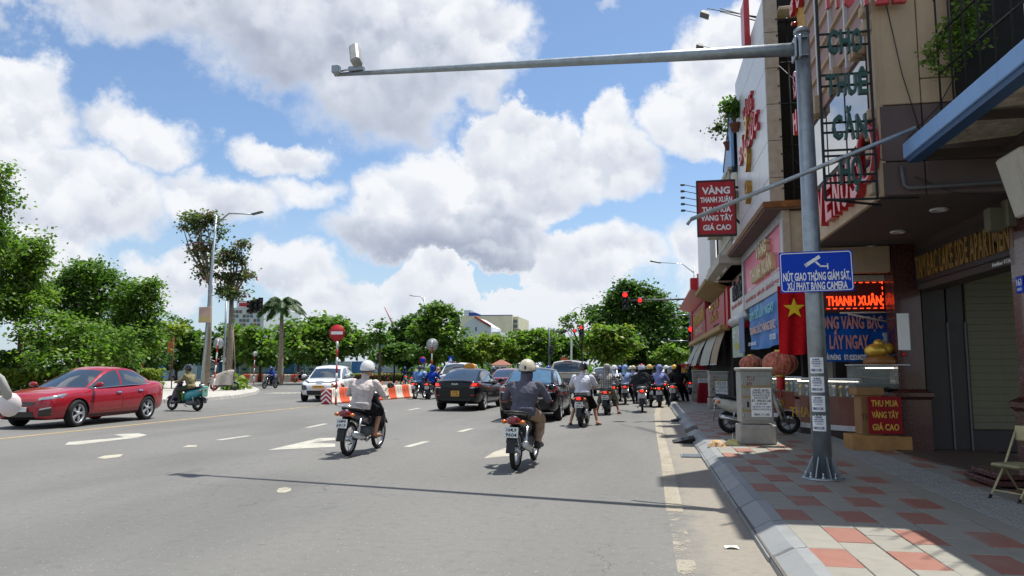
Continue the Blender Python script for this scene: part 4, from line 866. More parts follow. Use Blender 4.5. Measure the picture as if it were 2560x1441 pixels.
# ------------------------------------------------------------------ telecom cabinets
def cabinet(label, loc, w, d, h, rz=0.0, poster=None):
    r = thing('utility_cabinet', label, 'cabinet', loc, rz, 'grey roadside utility cabinets')
    MB().cbox((0, 0, .17), (w + .06, d + .06, .34), .02).build('plinth', M['concrete'], r)
    MB().cbox((0, 0, .36 + (h - .4) / 2), (w, d, h - .42), .015).build('body', pm('cabinet_grey', '#9d9d96', rough=.55, var=.06, scale=3, dirt=.15), r)
    MB().cbox((0, 0, h - .02), (w + .05, d + .05, .06), .015).build('lid', pm('cabinet_grey', ''), r)
    MB().cbox((-.0, -d / 2 - .006, .36 + (h - .46) / 2), (w - .09, .012, h - .56), .006).build('door', pm('cabinet_grey', ''), r)
    MB().cbox((-w / 2 + .12, -d / 2 - .016, h * .52), (.035, .014, .1), .004).build('handle', M['black_plastic'], r)
    for z in (.5, h * .5, h - .25): MB().lathe([(.012, -.03), (.012, .03)], 8, c=(-w / 2 + .035, -d / 2 - .012, z)).build('hinge', M['steel'], r)
    f = -d / 2 - .0145
    add_text(MB(), 'TC.1.6', (-w * .18, f, h - .22), UXF, UZ, w * .24, .075, 0, .02).build('lettering', pm('marker_red', '#7c2a25'), r)
    add_text(MB(), 'BTP', (-w * .22, f, h - .31), UXF, UZ, w * .16, .06, 0, .02).build('lettering', pm('marker_red', ''), r)
    pw, px = w * .62, w * .12; pz0, pz1 = h * .36, h * .74
    MB().box(px - pw / 2, f - .003, pz0, px + pw / 2, f, pz1).build('poster', M['white_print'], r)
    rows = (('CẦM ĐỒ : MONEY', .88, .8, .07), ('CẦM GIA ĐÌNH Ô TÔ - XE MÁY', .80, .9, .07), ('THU MUA ĐỒ CŨ GIÁ TRỊ', .71, .85, .065), ('CHO VAY LÃI THẤP', .62, .7, .07), ('ĐT : 0906.051.345', .51, .94, .085), ('345 MONEY', .42, .6, .06), ('CẦM NHÀ ĐẤT - Ô TÔ - XE MÁY', .32, .9, .055), ('CẦM ĐĂNG KÝ XE 90% GIÁ TRỊ XE', .23, .9, .055), ('0869.111.345', .04, .75, .085))
    for i, (s, t, wd, hh) in enumerate(rows):
        add_text(MB(), s, (px, f - .005, pz0 + (pz1 - pz0) * t), UXF, UZ, pw * wd, (pz1 - pz0) * hh, 0, .02).build('lettering', M['ink_black'] if i < 5 else pm('ink_blue', ''), r)
    for z, ln in ((h * .755, .9), (h * .62, .25), (h * .44, .28)):
        MB().at(Matrix.Translation((-w * .33 if ln < .5 else .0, f - .006, z)) @ Matrix.Rotation(R(8 if ln < .5 else -1), 4, 'Y')).box(-w * ln / 2, -.001, -.018, w * ln / 2, .0, .018).build('tape', pm('tape_brown', '#a08a55', rough=.4), r)
    return r
c1 = G(1895, 1112, PZ); cabinet('nearest large grey utility cabinet with lending poster in front of the parked scooter', (c1.x, c1.y + .22, PZ), .56, .40, 1.33, R(4))
c2 = G(1795, 1022, PZ); cabinet('middle grey utility cabinet with white notices beside the red draped table', (c2.x + .05, c2.y + .25, PZ), .62, .45, 1.22, R(2))
c3 = G(1753, 1003, PZ); cabinet('farthest grey utility cabinet behind the red draped table', (c3.x, c3.y, PZ), .66, .45, 1.25, 0)

# ------------------------------------------------------------------ lanterns, flag, neon, counters
def lantern(label, c, r, tassel):
    t = thing('lantern', label, 'lantern', c, group='red cloth lanterns under the shop canopy'); P = []
    mb = MB(); n, m = 32, 11
    for i in range(m):
        a = math.pi * (i + .6) / (m + .2); z = math.cos(a) * r * .72; q = math.sin(a)
        P.append([((r * q * (1 - .07 * (k % 2))) * math.cos(2 * math.pi * k / n), (r * q * (1 - .07 * (k % 2))) * math.sin(2 * math.pi * k / n), z) for k in range(n)])
    mb.loft(P[::-1], True, True, True); mb.build('shade', pm('lantern_cloth', '#b06552', rough=.8, var=.5, scale=13), t)
    rb_ = MB()
    for k in range(0, n, 2): rb_.tube([((r * math.sin(math.pi * (i + .6) / (m + .2)) * 1.006) * math.cos(2 * math.pi * k / n), (r * math.sin(math.pi * (i + .6) / (m + .2)) * 1.006) * math.sin(2 * math.pi * k / n), math.cos(math.pi * (i + .6) / (m + .2)) * r * .72) for i in range(m)], .004, 4)
    rb_.build('ribs', pm('lantern_rib', '#d0a890', rough=.8), t)
    for z in (.70, -.70): MB().lathe([(r * .26, r * z - .03), (r * .3, r * z), (r * .26, r * z + .03)], 20).build('ring', M['yellow_gold'], t)
    MB().tube([(0, 0, r * .7), (0, 0, r * 1.3)], .006, 5).build('cord', M['dark_iron'], t)
    if tassel:
        MB().lathe([(r * .24, -r * .73), (r * .25, -r * .95), (r * .22, -r * 1.5), (r * .2, -r * 1.52)], 18).build('skirt', M['red_paint'], t)
        MB().tube([(0, 0, -r * 1.5), (0, 0, -r * 1.95)], .02, 6).build('tassel', M['red_paint'], t)
    return t
l1 = AY(1950, 909, 15.0); lantern('larger red ribbed lantern with a long skirt beside the hanging flag', tuple(l1), .33, True)
l2 = AY(1878, 910, 17.5); lantern('smaller dusty red lantern above the grey utility cabinet', tuple(l2), .26, False)
fy = 13.9; f0, f1 = AY(1943, 716, fy), AY(2018, 884, fy)
fg = thing('flag', 'red national flag with a yellow star hanging beside the mast', 'flag', ((f0.x + f1.x) / 2, fy, f1.z)); P = []
for i in range(21):
    t = i / 20; P.append([(f0.x + (f1.x - f0.x) * t, fy + .035 * math.sin(t * 11 + s * 2) * (.3 + s), f0.z + (f1.z - f0.z) * s - .03 * math.sin(t * 3) * s) for s in np.linspace(0, 1, 13)])
mrel(fg, 'cloth', MB().sheet(P, (0, .006, 0)), cloth('flag_red', '#b8161f')); st = []
cxs, czs = (f0.x + f1.x) / 2 + .02, f0.z - .42 * (f0.z - f1.z); cxs = AY(1984, 770, fy).x; czs = AY(1984, 772, fy).z; rs_ = .19
for k in range(10): a = math.pi / 2 + k * math.pi / 5; rk = rs_ if k % 2 == 0 else rs_ * .40; st.append((cxs + rk * math.cos(a), czs + rk * math.sin(a)))
mrel(fg, 'star', MB().add([(x, fy - .05, z) for x, z in st] + [(cxs, fy - .055, czs)], [(k, (k + 1) % 10, 10) for k in range(10)]), pm('star_yellow', '#e8c51e', rough=.6))
mrel(fg, 'staff', MB().tube([(f0.x - .05, fy + .02, f0.z + .05), (f1.x + .1, fy + .02, f0.z + .02)], .014, 6), M['steel']); mrel(fg, 'light_bar', MB().cbox((f1.x + .06, fy - .02, f0.z - .6), (.07, .05, .9), .01), M['plaster'])
# neon board and banner facing the street end
ny = 13.75; a, b = AY(2040, 703, ny), AY(2213, 777, ny)
ne = thing('neon_sign', 'dark red board with glowing orange tube letters hung above the blue banner', 'sign', ((a.x + b.x) / 2, ny, b.z))
mrel(ne, 'board', MB().cbox(((a.x + b.x) / 2, ny + .03, (a.z + b.z) / 2), (b.x - a.x, .06, a.z - b.z), .01), pm('board_maroon', '#5a1116', rough=.4)); mrel(ne, 'frame', MB().cbox(((a.x + b.x) / 2, ny + .05, (a.z + b.z) / 2), (b.x - a.x + .06, .05, a.z - b.z + .06), .01), M['brown_steel'])
cm('neon', '#ff4a1c', emit=1.9); neon_dim = pm('neon_dim', '#6e2a22', rough=.4)
nx = (AY(2068, 760, ny).x + b.x - .06) / 2; nw = b.x - .06 - AY(2066, 760, ny).x
co, fs, rim = text_data('THANH XUÂN', .0, 1.0); x0_, x1_ = co[:, 0].min(), co[:, 0].max(); sx_ = nw / (x1_ - x0_); sz_ = .17 / .73
mbn = MB(); zb_ = b.z + .1
for e in rim:
    p, q = co[e[0]], co[e[1]]
    P0, P1 = Vector((nx + (p[0] - (x0_ + x1_) / 2) * sx_, ny - .012, zb_ + p[1] * sz_)), Vector((nx + (q[0] - (x0_ + x1_) / 2) * sx_, ny - .012, zb_ + q[1] * sz_))
    mbn.tube([P0, P1], .0042, 4, False)
mrel(ne, 'tube_letters', mbn, M['neon'])
mrel(ne, 'unlit_letters', add_text(MB(), 'VÀNG', (nx, ny - .002, b.z + .36), UXF, UZ, nw * .5, .15, .006, .0), neon_dim)
dsh = MB()
for k in range(11): xx = b.x - .05 - k * .11; dsh.box(xx - .03, ny - .014, b.z + .04, xx + .03, ny - .002, b.z + .05); dsh.box(xx - .03, ny - .014, a.z - .05, xx + .03, ny - .002, a.z - .04)
for k in range(5): zz = b.z + .07 + k * .1; dsh.box(b.x - .035, ny - .014, zz, b.x - .025, ny - .002, zz + .05)
mrel(ne, 'border_dashes', dsh, M['neon'])
by = 13.9; a, b = AY(2045, 705, by), AY(2234, 905, by)
bl = thing('wall_banner', 'deep blue cloth banner with pale red lettering under the neon board', 'banner', ((a.x + b.x) / 2, by, b.z)); P = []
for i in range(19):
    t = i / 18; P.append([(a.x + (b.x - a.x) * t, by + .02 * math.sin(t * 9 + s) , a.z + (b.z - a.z) * s) for s in np.linspace(0, 1, 9)])
mrel(bl, 'cloth', MB().sheet(P, (0, .006, 0)), cloth('banner_deep', '#1553a6')); cm('print_pale_red', '#c98a86', rough=.6)
for s, px, py, px2, hh, mt in (('NHẪN CƯỚI', 2060, 775, 2210, .13, 'print_pale_red'), ('BÓNG VÀNG BẠC', 2040, 822, 2208, .22, 'print_pale_red'), ('GIỜ LẤY NGAY', 2034, 872, 2172, .24, 'print_pale_red'), ('HẢI PHÒNG    ĐT: 02253.842377 * DĐ: 0912.547.348', 2062, 900, 2230, .09, 'white_print')):
    p, q = AY(px, py, by - .04), AY(px2, py, by - .04); mrel(bl, 'lettering', add_text(MB(), s, ((p.x + q.x) / 2, by - .04, p.z), UXF, UZ, q.x - p.x, hh, .004, .03), M[mt])
mrel(bl, 'hanging_bracket', MB().tube([AY(2100, 783, by - .3), AY(2252, 780, by - .1), AY(2252, 812, by - .1), AY(2120, 785, by - .3)], .016, 6), M['plaster'])
vb = thing('vertical_banner', 'narrow red vertical pawn banner by the dark column', 'banner', (4.0, 13.2, 1.5)); p = AY(2254, 905, 13.35)
mrel(vb, 'cloth', MB().cbox((p.x, 13.35, p.z), (.22, .012, .68), .003), M['red_paint'])
for s, dz in (('CẦM', .08), ('ĐỒ', -.2)): mrel(vb, 'lettering', add_text(MB(), s, (p.x, 13.34, p.z + dz), UXF, UZ, .16, .12, .003, .02), pm('print_yellow', '#d8cf55'))
cm('counter_wood', '#6b3320', rough=.35, scale=3, var=.25, coat=.4); cm('glass_clear', '#aebbb8', rough=.05, alpha=.28, spec=.8)
cm('lamp_white', '#fff4e0', emit=3.0)
def counter(label, x0, y0, x1, y1, txt, tw, bow=0.0):
    t = thing('display_counter', label, 'counter', ((x0 + x1) / 2, y0, PZ), group='glass topped jewellery counters')
    n = 9; F = []
    def fr(s): return x0 + (x1 - x0) * s, y0 + (y1 - y0) * s - bow * (1 - (2 * s - 1) ** 2)
    def wall(za, zb, off, nm, mat):
        P = []
        for i in range(n):
            x, y = fr(i / (n - 1)); P.append([(x, y - off, za), (x, y - off, zb)])
        mrel(t, nm, MB().sheet(P, (0, .5 + off, 0), False), mat)
    wall(.3, .86, .03, 'front_panel', M['counter_wood']); wall(PZ, .3, -.02, 'skirting', M['brown_steel']); wall(.26, .36, .04, 'silver_band', M['alu_white']); wall(.82, .9, .06, 'top_rail', M['counter_wood'])
    wall(.9, 1.24, .0, 'glass_case', M['glass_clear']); wall(1.24, 1.265, .02, 'glass_rim', M['alu_white'])
    P = [fr(i / (n - 1)) for i in range(n)]; mrel(t, 'lamp_tube', MB().tube([(x, y + .1, 1.2) for x, y in P], .012, 6), M['lamp_white'])
    for k in range(9): 
        x, y = fr((k + .5) / 9); mrel(t, 'jewellery_stand', MB().lathe([(.05, .9), (.02, .93), (.015, 1.04), (.05, 1.06 + random.random() * .08), (.02, 1.12)], 8, c=(x, y + .22, 0)), M['steel'] if k % 3 else M['yellow_gold'])
    if txt:
        s = .5; x, y = fr(tw[0]); mrel(t, 'lettering', add_text(MB(), txt, (x, y - .036, .5), UXF, UZ, tw[1], .2, .012, .015), M['yellow_gold'])
    return t
p, q = G(2010, 1082, PZ), G(2150, 1100, PZ); counter('curved dark wood jewellery counter with gold lettering behind the mast', p.x - .1, p.y - .2, q.x + .1, q.y + .2, 'THANH XUAN', (.36, 1.25), .15)
p, q = G(1925, 1050, PZ), G(2004, 1062, PZ); counter('dark wood jewellery counter with gold 9999 behind the parked scooter', p.x - .3, p.y - .3, q.x, q.y - .2, '9999', (.6, .62))
sb = G(2138, 1127, PZ)
st = thing('goods_stand', 'stand of a wooden box base, glass case and red price board beside the column', 'stand', (sb.x + .35, sb.y, PZ))
mrel(st, 'base_box', MB().cbox((sb.x + .42, sb.y + .28, PZ + .12), (.92, .52, .24), .008), pm('crate_wood', '#a47a46', rough=.7, scale=4, var=.18)); mrel(st, 'carton', MB().cbox((sb.x + .3, sb.y + .25, .75), (.34, .4, .76), .01), pm('carton', '#8d6a44', rough=.8))
mrel(st, 'carton_top', MB().cbox((sb.x + .28, sb.y + .25, 1.08), (.42, .46, .13), .008), pm('carton', '')); mrel(st, 'glass_case', MB().cbox((sb.x + .48, sb.y + .3, 1.32), (.84, .45, .36), .008), M['glass_clear']); mrel(st, 'case_rim', MB().cbox((sb.x + .48, sb.y + .3, 1.51), (.88, .48, .02), .004), M['alu_white'])
mrel(st, 'display_tray', MB().cbox((sb.x + .48, sb.y + .3, 1.17), (.8, .42, .05), .01), M['interior']); mrel(st, 'lamp_tube', MB().tube([(sb.x + .3, sb.y + .3, 1.46), (sb.x + .8, sb.y + .3, 1.46)], .012, 6), M['lamp_white'])
a, b = AY(2169, 992, sb.y - .03), AY(2258, 1086, sb.y - .03); rb = mrel(st, 'price_board', MB().cbox(((a.x + b.x) / 2, sb.y - .015, (a.z + b.z) / 2), (b.x - a.x, .02, a.z - b.z), .004), pm('board_red', '#8c1822', rough=.6, spec=.2))
for s, t_ in (('THU MUA', .74), ('VÀNG TÂY', .43), ('GIÁ CAO', .1)): mrel(st, 'lettering', add_text(MB(), s, ((a.x + b.x) / 2, sb.y - .027, b.z + (a.z - b.z) * t_), UXF, UZ, (b.x - a.x) * .8, (a.z - b.z) * .17, .003, .03), pm('letter_ochre', '#d3a73f', rough=.5))
mrel(st, 'carton_mark', add_text(MB(), 'TEM', (sb.x + .22, sb.y + .045, .62), UXF, UZ, .17, .1, .002, .01), pm('carton_dark', '#5f4630'))
fgx, fgy = sb.x + .55, sb.y + .3
fo = thing('gilded_figure', 'gilded lucky ornament standing on top of the glass goods case', 'ornament', (fgx, fgy, 1.52))
g = M['yellow_gold']; mrel(fo, 'base', MB().lathe([(.27, 0), (.28, .06), (.22, .12), (.16, .14)], 16, c=(fgx, fgy, 1.52)), pm('ornament_base', '#8b5a2b', rough=.4)); mrel(fo, 'body', MB().ell((fgx - .06, fgy, 1.75), .2, .15, .12).ell((fgx + .1, fgy, 1.78), .13, .1, .1).ell((fgx - .02, fgy, 1.87), .09, .08, .07), g)
mrel(fo, 'bag_cover', MB().tube([(fgx + .05, fgy, 1.8), (fgx + .09, fgy, 1.95), (fgx + .08, fgy, 2.05)], [.08, .03, .05], 8), M['glass_clear'])
# folding chair at the edge of the view
ch = G(2522, 1258, PZ)
fc = thing('folding_chair', 'cream painted metal folding chair with a worn padded seat', 'chair', (ch.x + .12, ch.y + .1, PZ), R(25)); fc.scale = (.86, .86, .86)
cr = pm('chair_cream', '#b7ad85', rough=.5, dirt=.2)
MB().cbox((.1, .05, .40), (.42, .38, .045), .02).build('seat', pm('chair_seat', '#8f8a66', rough=.6, dirt=.3), fc)
for y in (-.14, .24):
    MB().tube([(-.14, y, 0), (.12, y, .38), (.34, y, .82)], .013, 8).build('leg', cr, fc); MB().tube([(.36, y, 0), (.1, y, .38), (.0, y, .4)], .013, 8).build('leg', cr, fc)
    for x in (-.14, .36): MB().tube([(x - .002, y, 0), (x + (.03 if x < 0 else -.03), y, .05)], .017, 8).build('rubber_foot', M['rubber'], fc)
MB().tube([(-.07, -.14, .1), (-.07, .24, .1)], .009, 6).build('crossbar', cr, fc); MB().tube([(.29, -.14, .1), (.29, .24, .1)], .009, 6).build('crossbar', cr, fc)
MB().cbox((.33, .05, .76), (.03, .4, .18), .012).build('backrest', cr, fc)
sl = thing('stone_slab', 'low stack of reddish granite slabs behind the folding chair', 'slab', (4.1, 9.0, PZ))
mrel(sl, 'slab', MB().cbox((4.12, 9.5, .19), (.75, .8, .06), .01), M['granite_dark']); mrel(sl, 'slab', MB().cbox((4.16, 9.5, .26), (.7, .75, .06), .01), M['granite_dark'])
# litter, kerb ramps, draped table, drain
tb = G(1792, 1116, PZ); bag = thing('paper_bag', 'crumpled tan paper bag lying by the grey utility cabinet', 'bag', tuple(tb)); rn = random.Random(3)
P = [[(x * .2 + rn.uniform(-.02, .02), y * .13 + rn.uniform(-.015, .015), (.13 * (1 - abs(x) ** 3) * (1 - abs(y) ** 4) + rn.uniform(-.02, .02) if abs(x) < .99 and abs(y) < .99 else .0)) for y in np.linspace(-1, 1, 8)] for x in np.linspace(-1, 1, 10)]
MB().grid(P, False).build('body', pm('paper_tan', '#c0a079', rough=.85, var=.1), bag); bag.scale = (.75, .8, .75)
tb = G(1830, 1112, PZ); bg2 = thing('plastic_bag', 'small yellow white plastic bag beside the tan paper bag', 'bag', tuple(tb))
P = [[(x * .14 + rn.uniform(-.02, .02), y * .1 + rn.uniform(-.015, .015), (.09 * (1 - x * x) * (1 - y * y) + rn.uniform(-.015, .02) if abs(x) < .99 and abs(y) < .99 else 0)) for y in np.linspace(-1, 1, 8)] for x in np.linspace(-1, 1, 9)]
MB().grid(P, False).build('body', pm('bag_pale', '#c9c27e', rough=.35, var=.2), bg2); MB().tube([(0, 0, .08), (.02, 0, .2)], .004, 5).build('straw', M['white_print'], bg2)
for px, py, lb in ((1710, 1106, 'nearest black rubber kerb ramp in the gutter'), (1698, 1053, 'farther black rubber kerb ramp beside the broken kerb')):
    p = G(px, py); rp = thing('kerb_ramp', lb, 'ramp', (p.x + .0, p.y, 0), group='rubber kerb ramps')
    MB().prism([(-.22, .0), (-.22, .015), (.2, .11), (.2, .0)], -.3, .3, 'Y').build('wedge', M['rubber'], rp)
    for i in range(3):
        for j in range(2): MB().at(Matrix.Translation((-.1 + j * .14, -.18 + i * .18, .045 + j * .03)) @ Matrix.Rotation(R(-13), 4, 'Y')).cbox((0, 0, 0), (.1, .06, .01), .003).build('tread_pad', M['grey_plastic'], rp)
p = G(1728, 1141); dr = thing('drain_grate', 'square metal drain grate in the dusty gutter', 'drain', (p.x, p.y, 0))
MB().box(-.16, -.22, .0, .16, .22, .008).build('pit', M['void'], dr)
for k in range(6): MB().box(-.16, -.2 + k * .075, .004, .16, -.165 + k * .075, .018).build('bar', M['galv'], dr)
for sx in (-.17, .15): MB().box(sx, -.23, .002, sx + .02, .23, .02).build('edge_bar', M['galv'], dr)
p = G(1828, 1372); pp = thing('paper_scrap', 'small white paper scrap in the gutter by the kerb', 'litter', (p.x, p.y, .004)); MB().grid([[(-.05, -.03, .003), (-.05, .03, .012)], [(0, -.025, .02), (0, .035, .01)], [(.06, -.03, .004), (.05, .04, .014)]], False).build('paper', M['white_print'], pp)
p = G(1766, 1007, PZ); tc_ = thing('draped_table', 'small table under a dark red cloth between the grey cabinets', 'table', (p.x + .1, p.y, PZ))
n = 40; ring = lambda z, o: [((.36 + o * (1 + .25 * math.sin(k * 1.1) + .2 * math.sin(k * 2.3))) * max(-1, min(1, 1.5 * math.cos(2 * math.pi * k / n))), (.36 + o * (1 + .3 * math.sin(k * 1.3))) * max(-1, min(1, 1.5 * math.sin(2 * math.pi * k / n))), z) for k in range(n)]
MB().loft([ring(.0, .08), ring(.35, .05), ring(.72, .01), ring(.76, 0)], False, True, True).build('cloth', cloth('cloth_maroon', '#7d1a24'), tc_)
p = G(1738, 980, PZ); gs = thing('rubbish_bag', 'grey rubbish sack slumped beside the red draped table', 'sack', (p.x, p.y - 2, PZ)); MB().ell((0, 0, .25), .28, .25, .27).ell((.05, 0, .5), .16, .15, .14).build('sack', pm('sack_grey', '#4b5156', rough=.5, bump=.6, bscale=8), gs)
p = AY(1722, 945, 40); rbn = thing('food_banner', 'red street food banner with yellow lettering behind the grey cabinets', 'banner', (p.x, 40, .3))
mrel(rbn, 'cloth', MB().cbox((p.x + .3, 40, 1.05), (1.4, .02, 1.3), .004), M['red_paint'])
for s, z in (('NỒI NẤU', 1.2), ('NÓI CHÁO', .8)): mrel(rbn, 'lettering', add_text(MB(), s, (p.x + .05, 39.98, z), UXF, UZ, .8, .3, .004, .02), pm('print_yellow', ''))
for dx in (-.4, 1.0): mrel(rbn, 'post', MB().tube([(p.x + dx, 40.03, PZ), (p.x + dx, 40.03, 1.75)], .02, 6), M['dark_iron'])

# ------------------------------------------------------------------ signals, lamps, signs across the junction
def lens(mb, c, r): mb.lathe([(r, 0), (r * .9, -.02), (r * .5, -.04), (0.001, -.045)], 14, axis='Y', c=c)
def signal(root, c, s=1.0, lit='top', fac=0.0):
    h = MB().cbox((0, 0, 0), (.34 * s, .2 * s, 1.02 * s), .03).build('housing', M['black_plastic'], root); h.location = c; h.rotation_euler.z = fac
    for k, z in enumerate((.32, 0, -.32)):
        on = k == 0 and lit == 'top'; mb = MB(); lens(mb, (0, -.105 * s, z * s), .13 * s); mb.build('lamp', M['red_lit'] if on else M['glass_dark'], h)
        mv = MB(); P = [[(.145 * s * math.cos(a), y, z * s + .145 * s * math.sin(a)) for y in (-.1 * s, -.26 * s)] for a in np.linspace(R(-20), R(200), 11)]; mv.sheet(P, (0, 0, .006)); mv.build('visor', M['black_plastic'], h)
    return h
def timer(root, c, s=1.0, lit=True):
    h = MB().cbox((0, 0, 0), (.36 * s, .18 * s, .36 * s), .03).build('timer_housing', M['black_plastic'], root); h.location = c
    mb = MB(); lens(mb, (0, -.095 * s, 0), .13 * s); mb.build('lamp', pm('red_half', '#d8231c', emit=1.2) if lit else M['glass_dark'], h); return h
cm('pole_dark', '#5b5f63', rough=.5, metal=.4)
TY = 47.0; tp = AY(1725, 748, TY); tbx = tp.x
ts = thing('traffic_light', 'grey signal post with a long arm and lit red lamps at the shop corner', 'traffic light', (tbx, TY, 0))
ts2 = MB().tube([(0, 0, 0), (0, 0, tp.z + .15)], [.11, .08], 12).build('post', M['pole_dark'], ts)
e = AY(1563, 752, TY); MB().tube([(0, 0, tp.z), (e.x - tbx - .1, 0, e.z)], [.06, .045], 10).build('arm', M['pole_dark'], ts)
signal(ts, (e.x - tbx, -.12, e.z), 1.08); e2 = AY(1600, 752, TY); timer(ts, (e2.x - tbx, -.1, e2.z), 1.05); s3 = AY(1727, 838, TY); signal(ts, (s3.x - tbx, -.16, s3.z), 1.08)
e4 = AY(1672, 853, TY); MB().tube([(0, 0, e4.z), (e4.x - tbx, 0, e4.z + .02)], .025, 8).build('camera_arm', M['steel'], ts); MB().cbox((e4.x - tbx, -.03, e4.z + .1), (.1, .2, .1), .02).build('camera', M['white_paint'], ts)
e5 = AY(1688, 788, TY); MB().tube([(0, 0, e5.z), (e5.x - tbx, 0, e5.z)], .025, 8).build('camera_arm', M['steel'], ts)
pz_ = AY(1737, 903, TY - .2); ps_ = thing('crossing_sign', 'blue pedestrian crossing sign with white triangle on the corner signal post', 'sign', tuple(pz_))
MB().cbox((0, 0, 0), (.62, .02, .6), .01).build('plate', M['blue_sign'], ps_); MB().add([(-.27, -.014, -.23), (.27, -.014, -.23), (0, -.014, .25)], [(0, 1, 2)]).build('triangle', M['white_print'], ps_)
MB().add([(-.02, -.017, .1), (.05, -.017, .1), (.05, -.017, .16), (-.02, -.017, .16)], [(0, 1, 2, 3)]).add([(-.03, -.017, -.03), (.04, -.017, -.03), (.05, -.017, .09), (-.03, -.017, .09)], [(0, 1, 2, 3)]).add([(-.03, -.017, -.03), (.0, -.017, -.03), (-.06, -.017, -.18), (-.1, -.017, -.18)], [(0, 1, 2, 3)]).add([(.01, -.017, -.03), (.04, -.017, -.03), (.12, -.017, -.18), (.08, -.017, -.18)], [(0, 1, 2, 3)]).build('symbol', M['ink_black'], ps_)
pn = AY(1715, 918, 60); sn = thing('street_sign', 'small pale red shop sign on thin posts beyond the crossing sign', 'sign', (pn.x, 60, 0)); MB().cbox((0, 0, pn.z), (.9, .04, .4), .01).build('board', pm('pale_red', '#c9776e'), sn); MB().tube([(0, 0, 0), (0, 0, pn.z - .2)], .04, 6).build('post', M['steel'], sn)
# signal on the left of the far trees
LY = 62.0; p0, p1 = AY(1373, 828, LY), AY(1455, 828, LY)
tl2 = thing('traffic_light', 'slim traffic signal post with a short arm and red lamp before the park trees', 'traffic light', (p0.x, LY, 0))
MB().tube([(0, 0, 0), (0, 0, p0.z + .2)], [.1, .07], 10).build('post', M['pole_dark'], tl2); MB().tube([(0, 0, p0.z), (p1.x - p0.x, 0, p0.z)], .045, 8).build('arm', M['pole_dark'], tl2)
signal(tl2, (p1.x - p0.x, -.1, p0.z - .05), 1.0, fac=R(-25)); timer(tl2, (AY(1437, 828, LY).x - p0.x, -.1, p0.z), .85); timer(tl2, (AY(1412, 828, LY).x - p0.x, -.1, p0.z - .02), .8, False)
signal(tl2, (.2, -.12, AY(1378, 878, LY).z), .85, None)
# dark signal cluster by the tall trees on the island
CY_ = 50.0; p0 = AY(566, 755, CY_); p1 = AY(640, 765, CY_)
tl3 = thing('traffic_light', 'dark signal cluster on an arm beside the palm across the road', 'traffic light', (p0.x, CY_, .17))
MB().tube([(0, 0, 0), (0, 0, p0.z)], [.1, .07], 10).build('post', M['galv'], tl3); MB().tube([(0, 0, p0.z), (p1.x - p0.x, 0, p1.z + .1)], .05, 8).build('arm', M['galv'], tl3)
for dx, dz, r_ in ((0, 0, 0), (.35, .1, .6), (-.3, -.1, -.5)): signal(tl3, (p1.x - p0.x + dx, -.1 + dx * .3, p1.z + dz - .17), 1.0, None, r_)
def street_light(label, base, top, head, w=.09, mat='steel', loc_z=0.0, group='street lamps'):
    t = thing('street_lamp', label, 'street lamp', tuple(base), group=group); b = Vector(base)
    MB().tube([(0, 0, 0), (Vector(top) - b) * .5, Vector(top) - b], [w, w * .8, w * .55], 10).build('pole', M[mat], t)
    MB().tube([(0, 0, 0), (0, 0, .35)], w * 1.5, 8).build('base_sleeve', M[mat], t)
    h = Vector(head) - b; tp_ = Vector(top) - b
    MB().tube([tp_ - (tp_) * .05, tp_ + (h - tp_) * .35 + Vector((0, 0, .12)), h], [w * .5, w * .4, w * .32], 8).build('arm', M[mat], t)
    d = (h - tp_); a = math.atan2(d.y, d.x)
    MB().at(Matrix.Translation(h) @ Matrix.Rotation(a, 4, 'Z') @ Matrix.Rotation(-.2, 4, 'Y')).cbox((.3, 0, 0), (.75, .3, .09), .035).build('lamp_head', M['grey_plastic'], t)
    return t
yl = 41.0; bl_ = AY(508, 900, yl); bl_.z = .17
street_light('tall leaning grey street lamp beside the trees on the traffic island', bl_, AY(541, 540, yl), AY(632, 536, yl), .12, 'galv')
yl = 75; b0 = AY(1428, 922, yl); b0.z = .12; street_light('white street lamp post in front of the yellow green park trees', b0, AY(1429, 770, yl), AY(1466, 773, yl), .12, 'white_paint')
yl = 95; b0 = AY(1061, 922, yl); b0.z = .12; street_light('far street lamp rising behind the light green park tree', b0, AY(1061, 745, yl), AY(1036, 741, yl), .12, 'steel')
yl = 50; b0 = AY(1736, 922, yl); b0.z = .13; street_light('slim street lamp curving out over the red shop', b0, AY(1735, 668, yl), AY(1650, 657, yl), .07, 'steel')
bp_ = AY(516, 788, 41.0)
pf = thing('pole_banner', 'faded pink and yellow poster board hung on the leaning street lamp', 'banner', tuple(bp_)); MB().cbox((0, -.16, 0), (.8, .05, .95), .01).build('board', pm('poster_pink', '#c9a79b', rough=.6, scale=1.2, var=.2), pf); MB().box(-.36, -.19, -.4, .36, -.186, -.12).build('print_strip', pm('poster_yellow', '#cdbb80'), pf)
def striped_post(root, h, r=.04, n=8):
    for k in range(n):
        MB().tube([(0, 0, h * k / n), (0, 0, h * (k + 1) / n - .002)], r, 10).build('band', M['red_paint'] if k % 2 == 0 else M['white_paint'], root)
def round_sign(label, px, py, y, rpx, z0=0.0, back=True, kind=None, group=None, lean=0.0):
    c = AY(px, py, y); t = thing('road_sign', label, 'road sign', (c.x, y, z0), group=group); h = c.z - z0; r = rpx * y / F_PX
    striped_post(t, h - (r if not back else -r * .7))
    if back:
        MB().lathe([(r, 0), (r, .012)], 28, axis='Y', c=(0, .05, h)).build('disc', M['alu_grey'], t); MB().cbox((0, .045, h), (r * 1.5, .02, .04), .004).build('bracket', M['steel'], t)
    else:
        MB().lathe([(r, 0), (r, .012)], 32, axis='Y', c=(0, -.06, h)).build('disc', M[kind], t)
    t.rotation_euler.y = lean
    return t, h, r
t, h, r = round_sign('red and white no entry sign above the orange and white barriers', 844, 833, 28.2, 22, 0, False, 'red_paint')
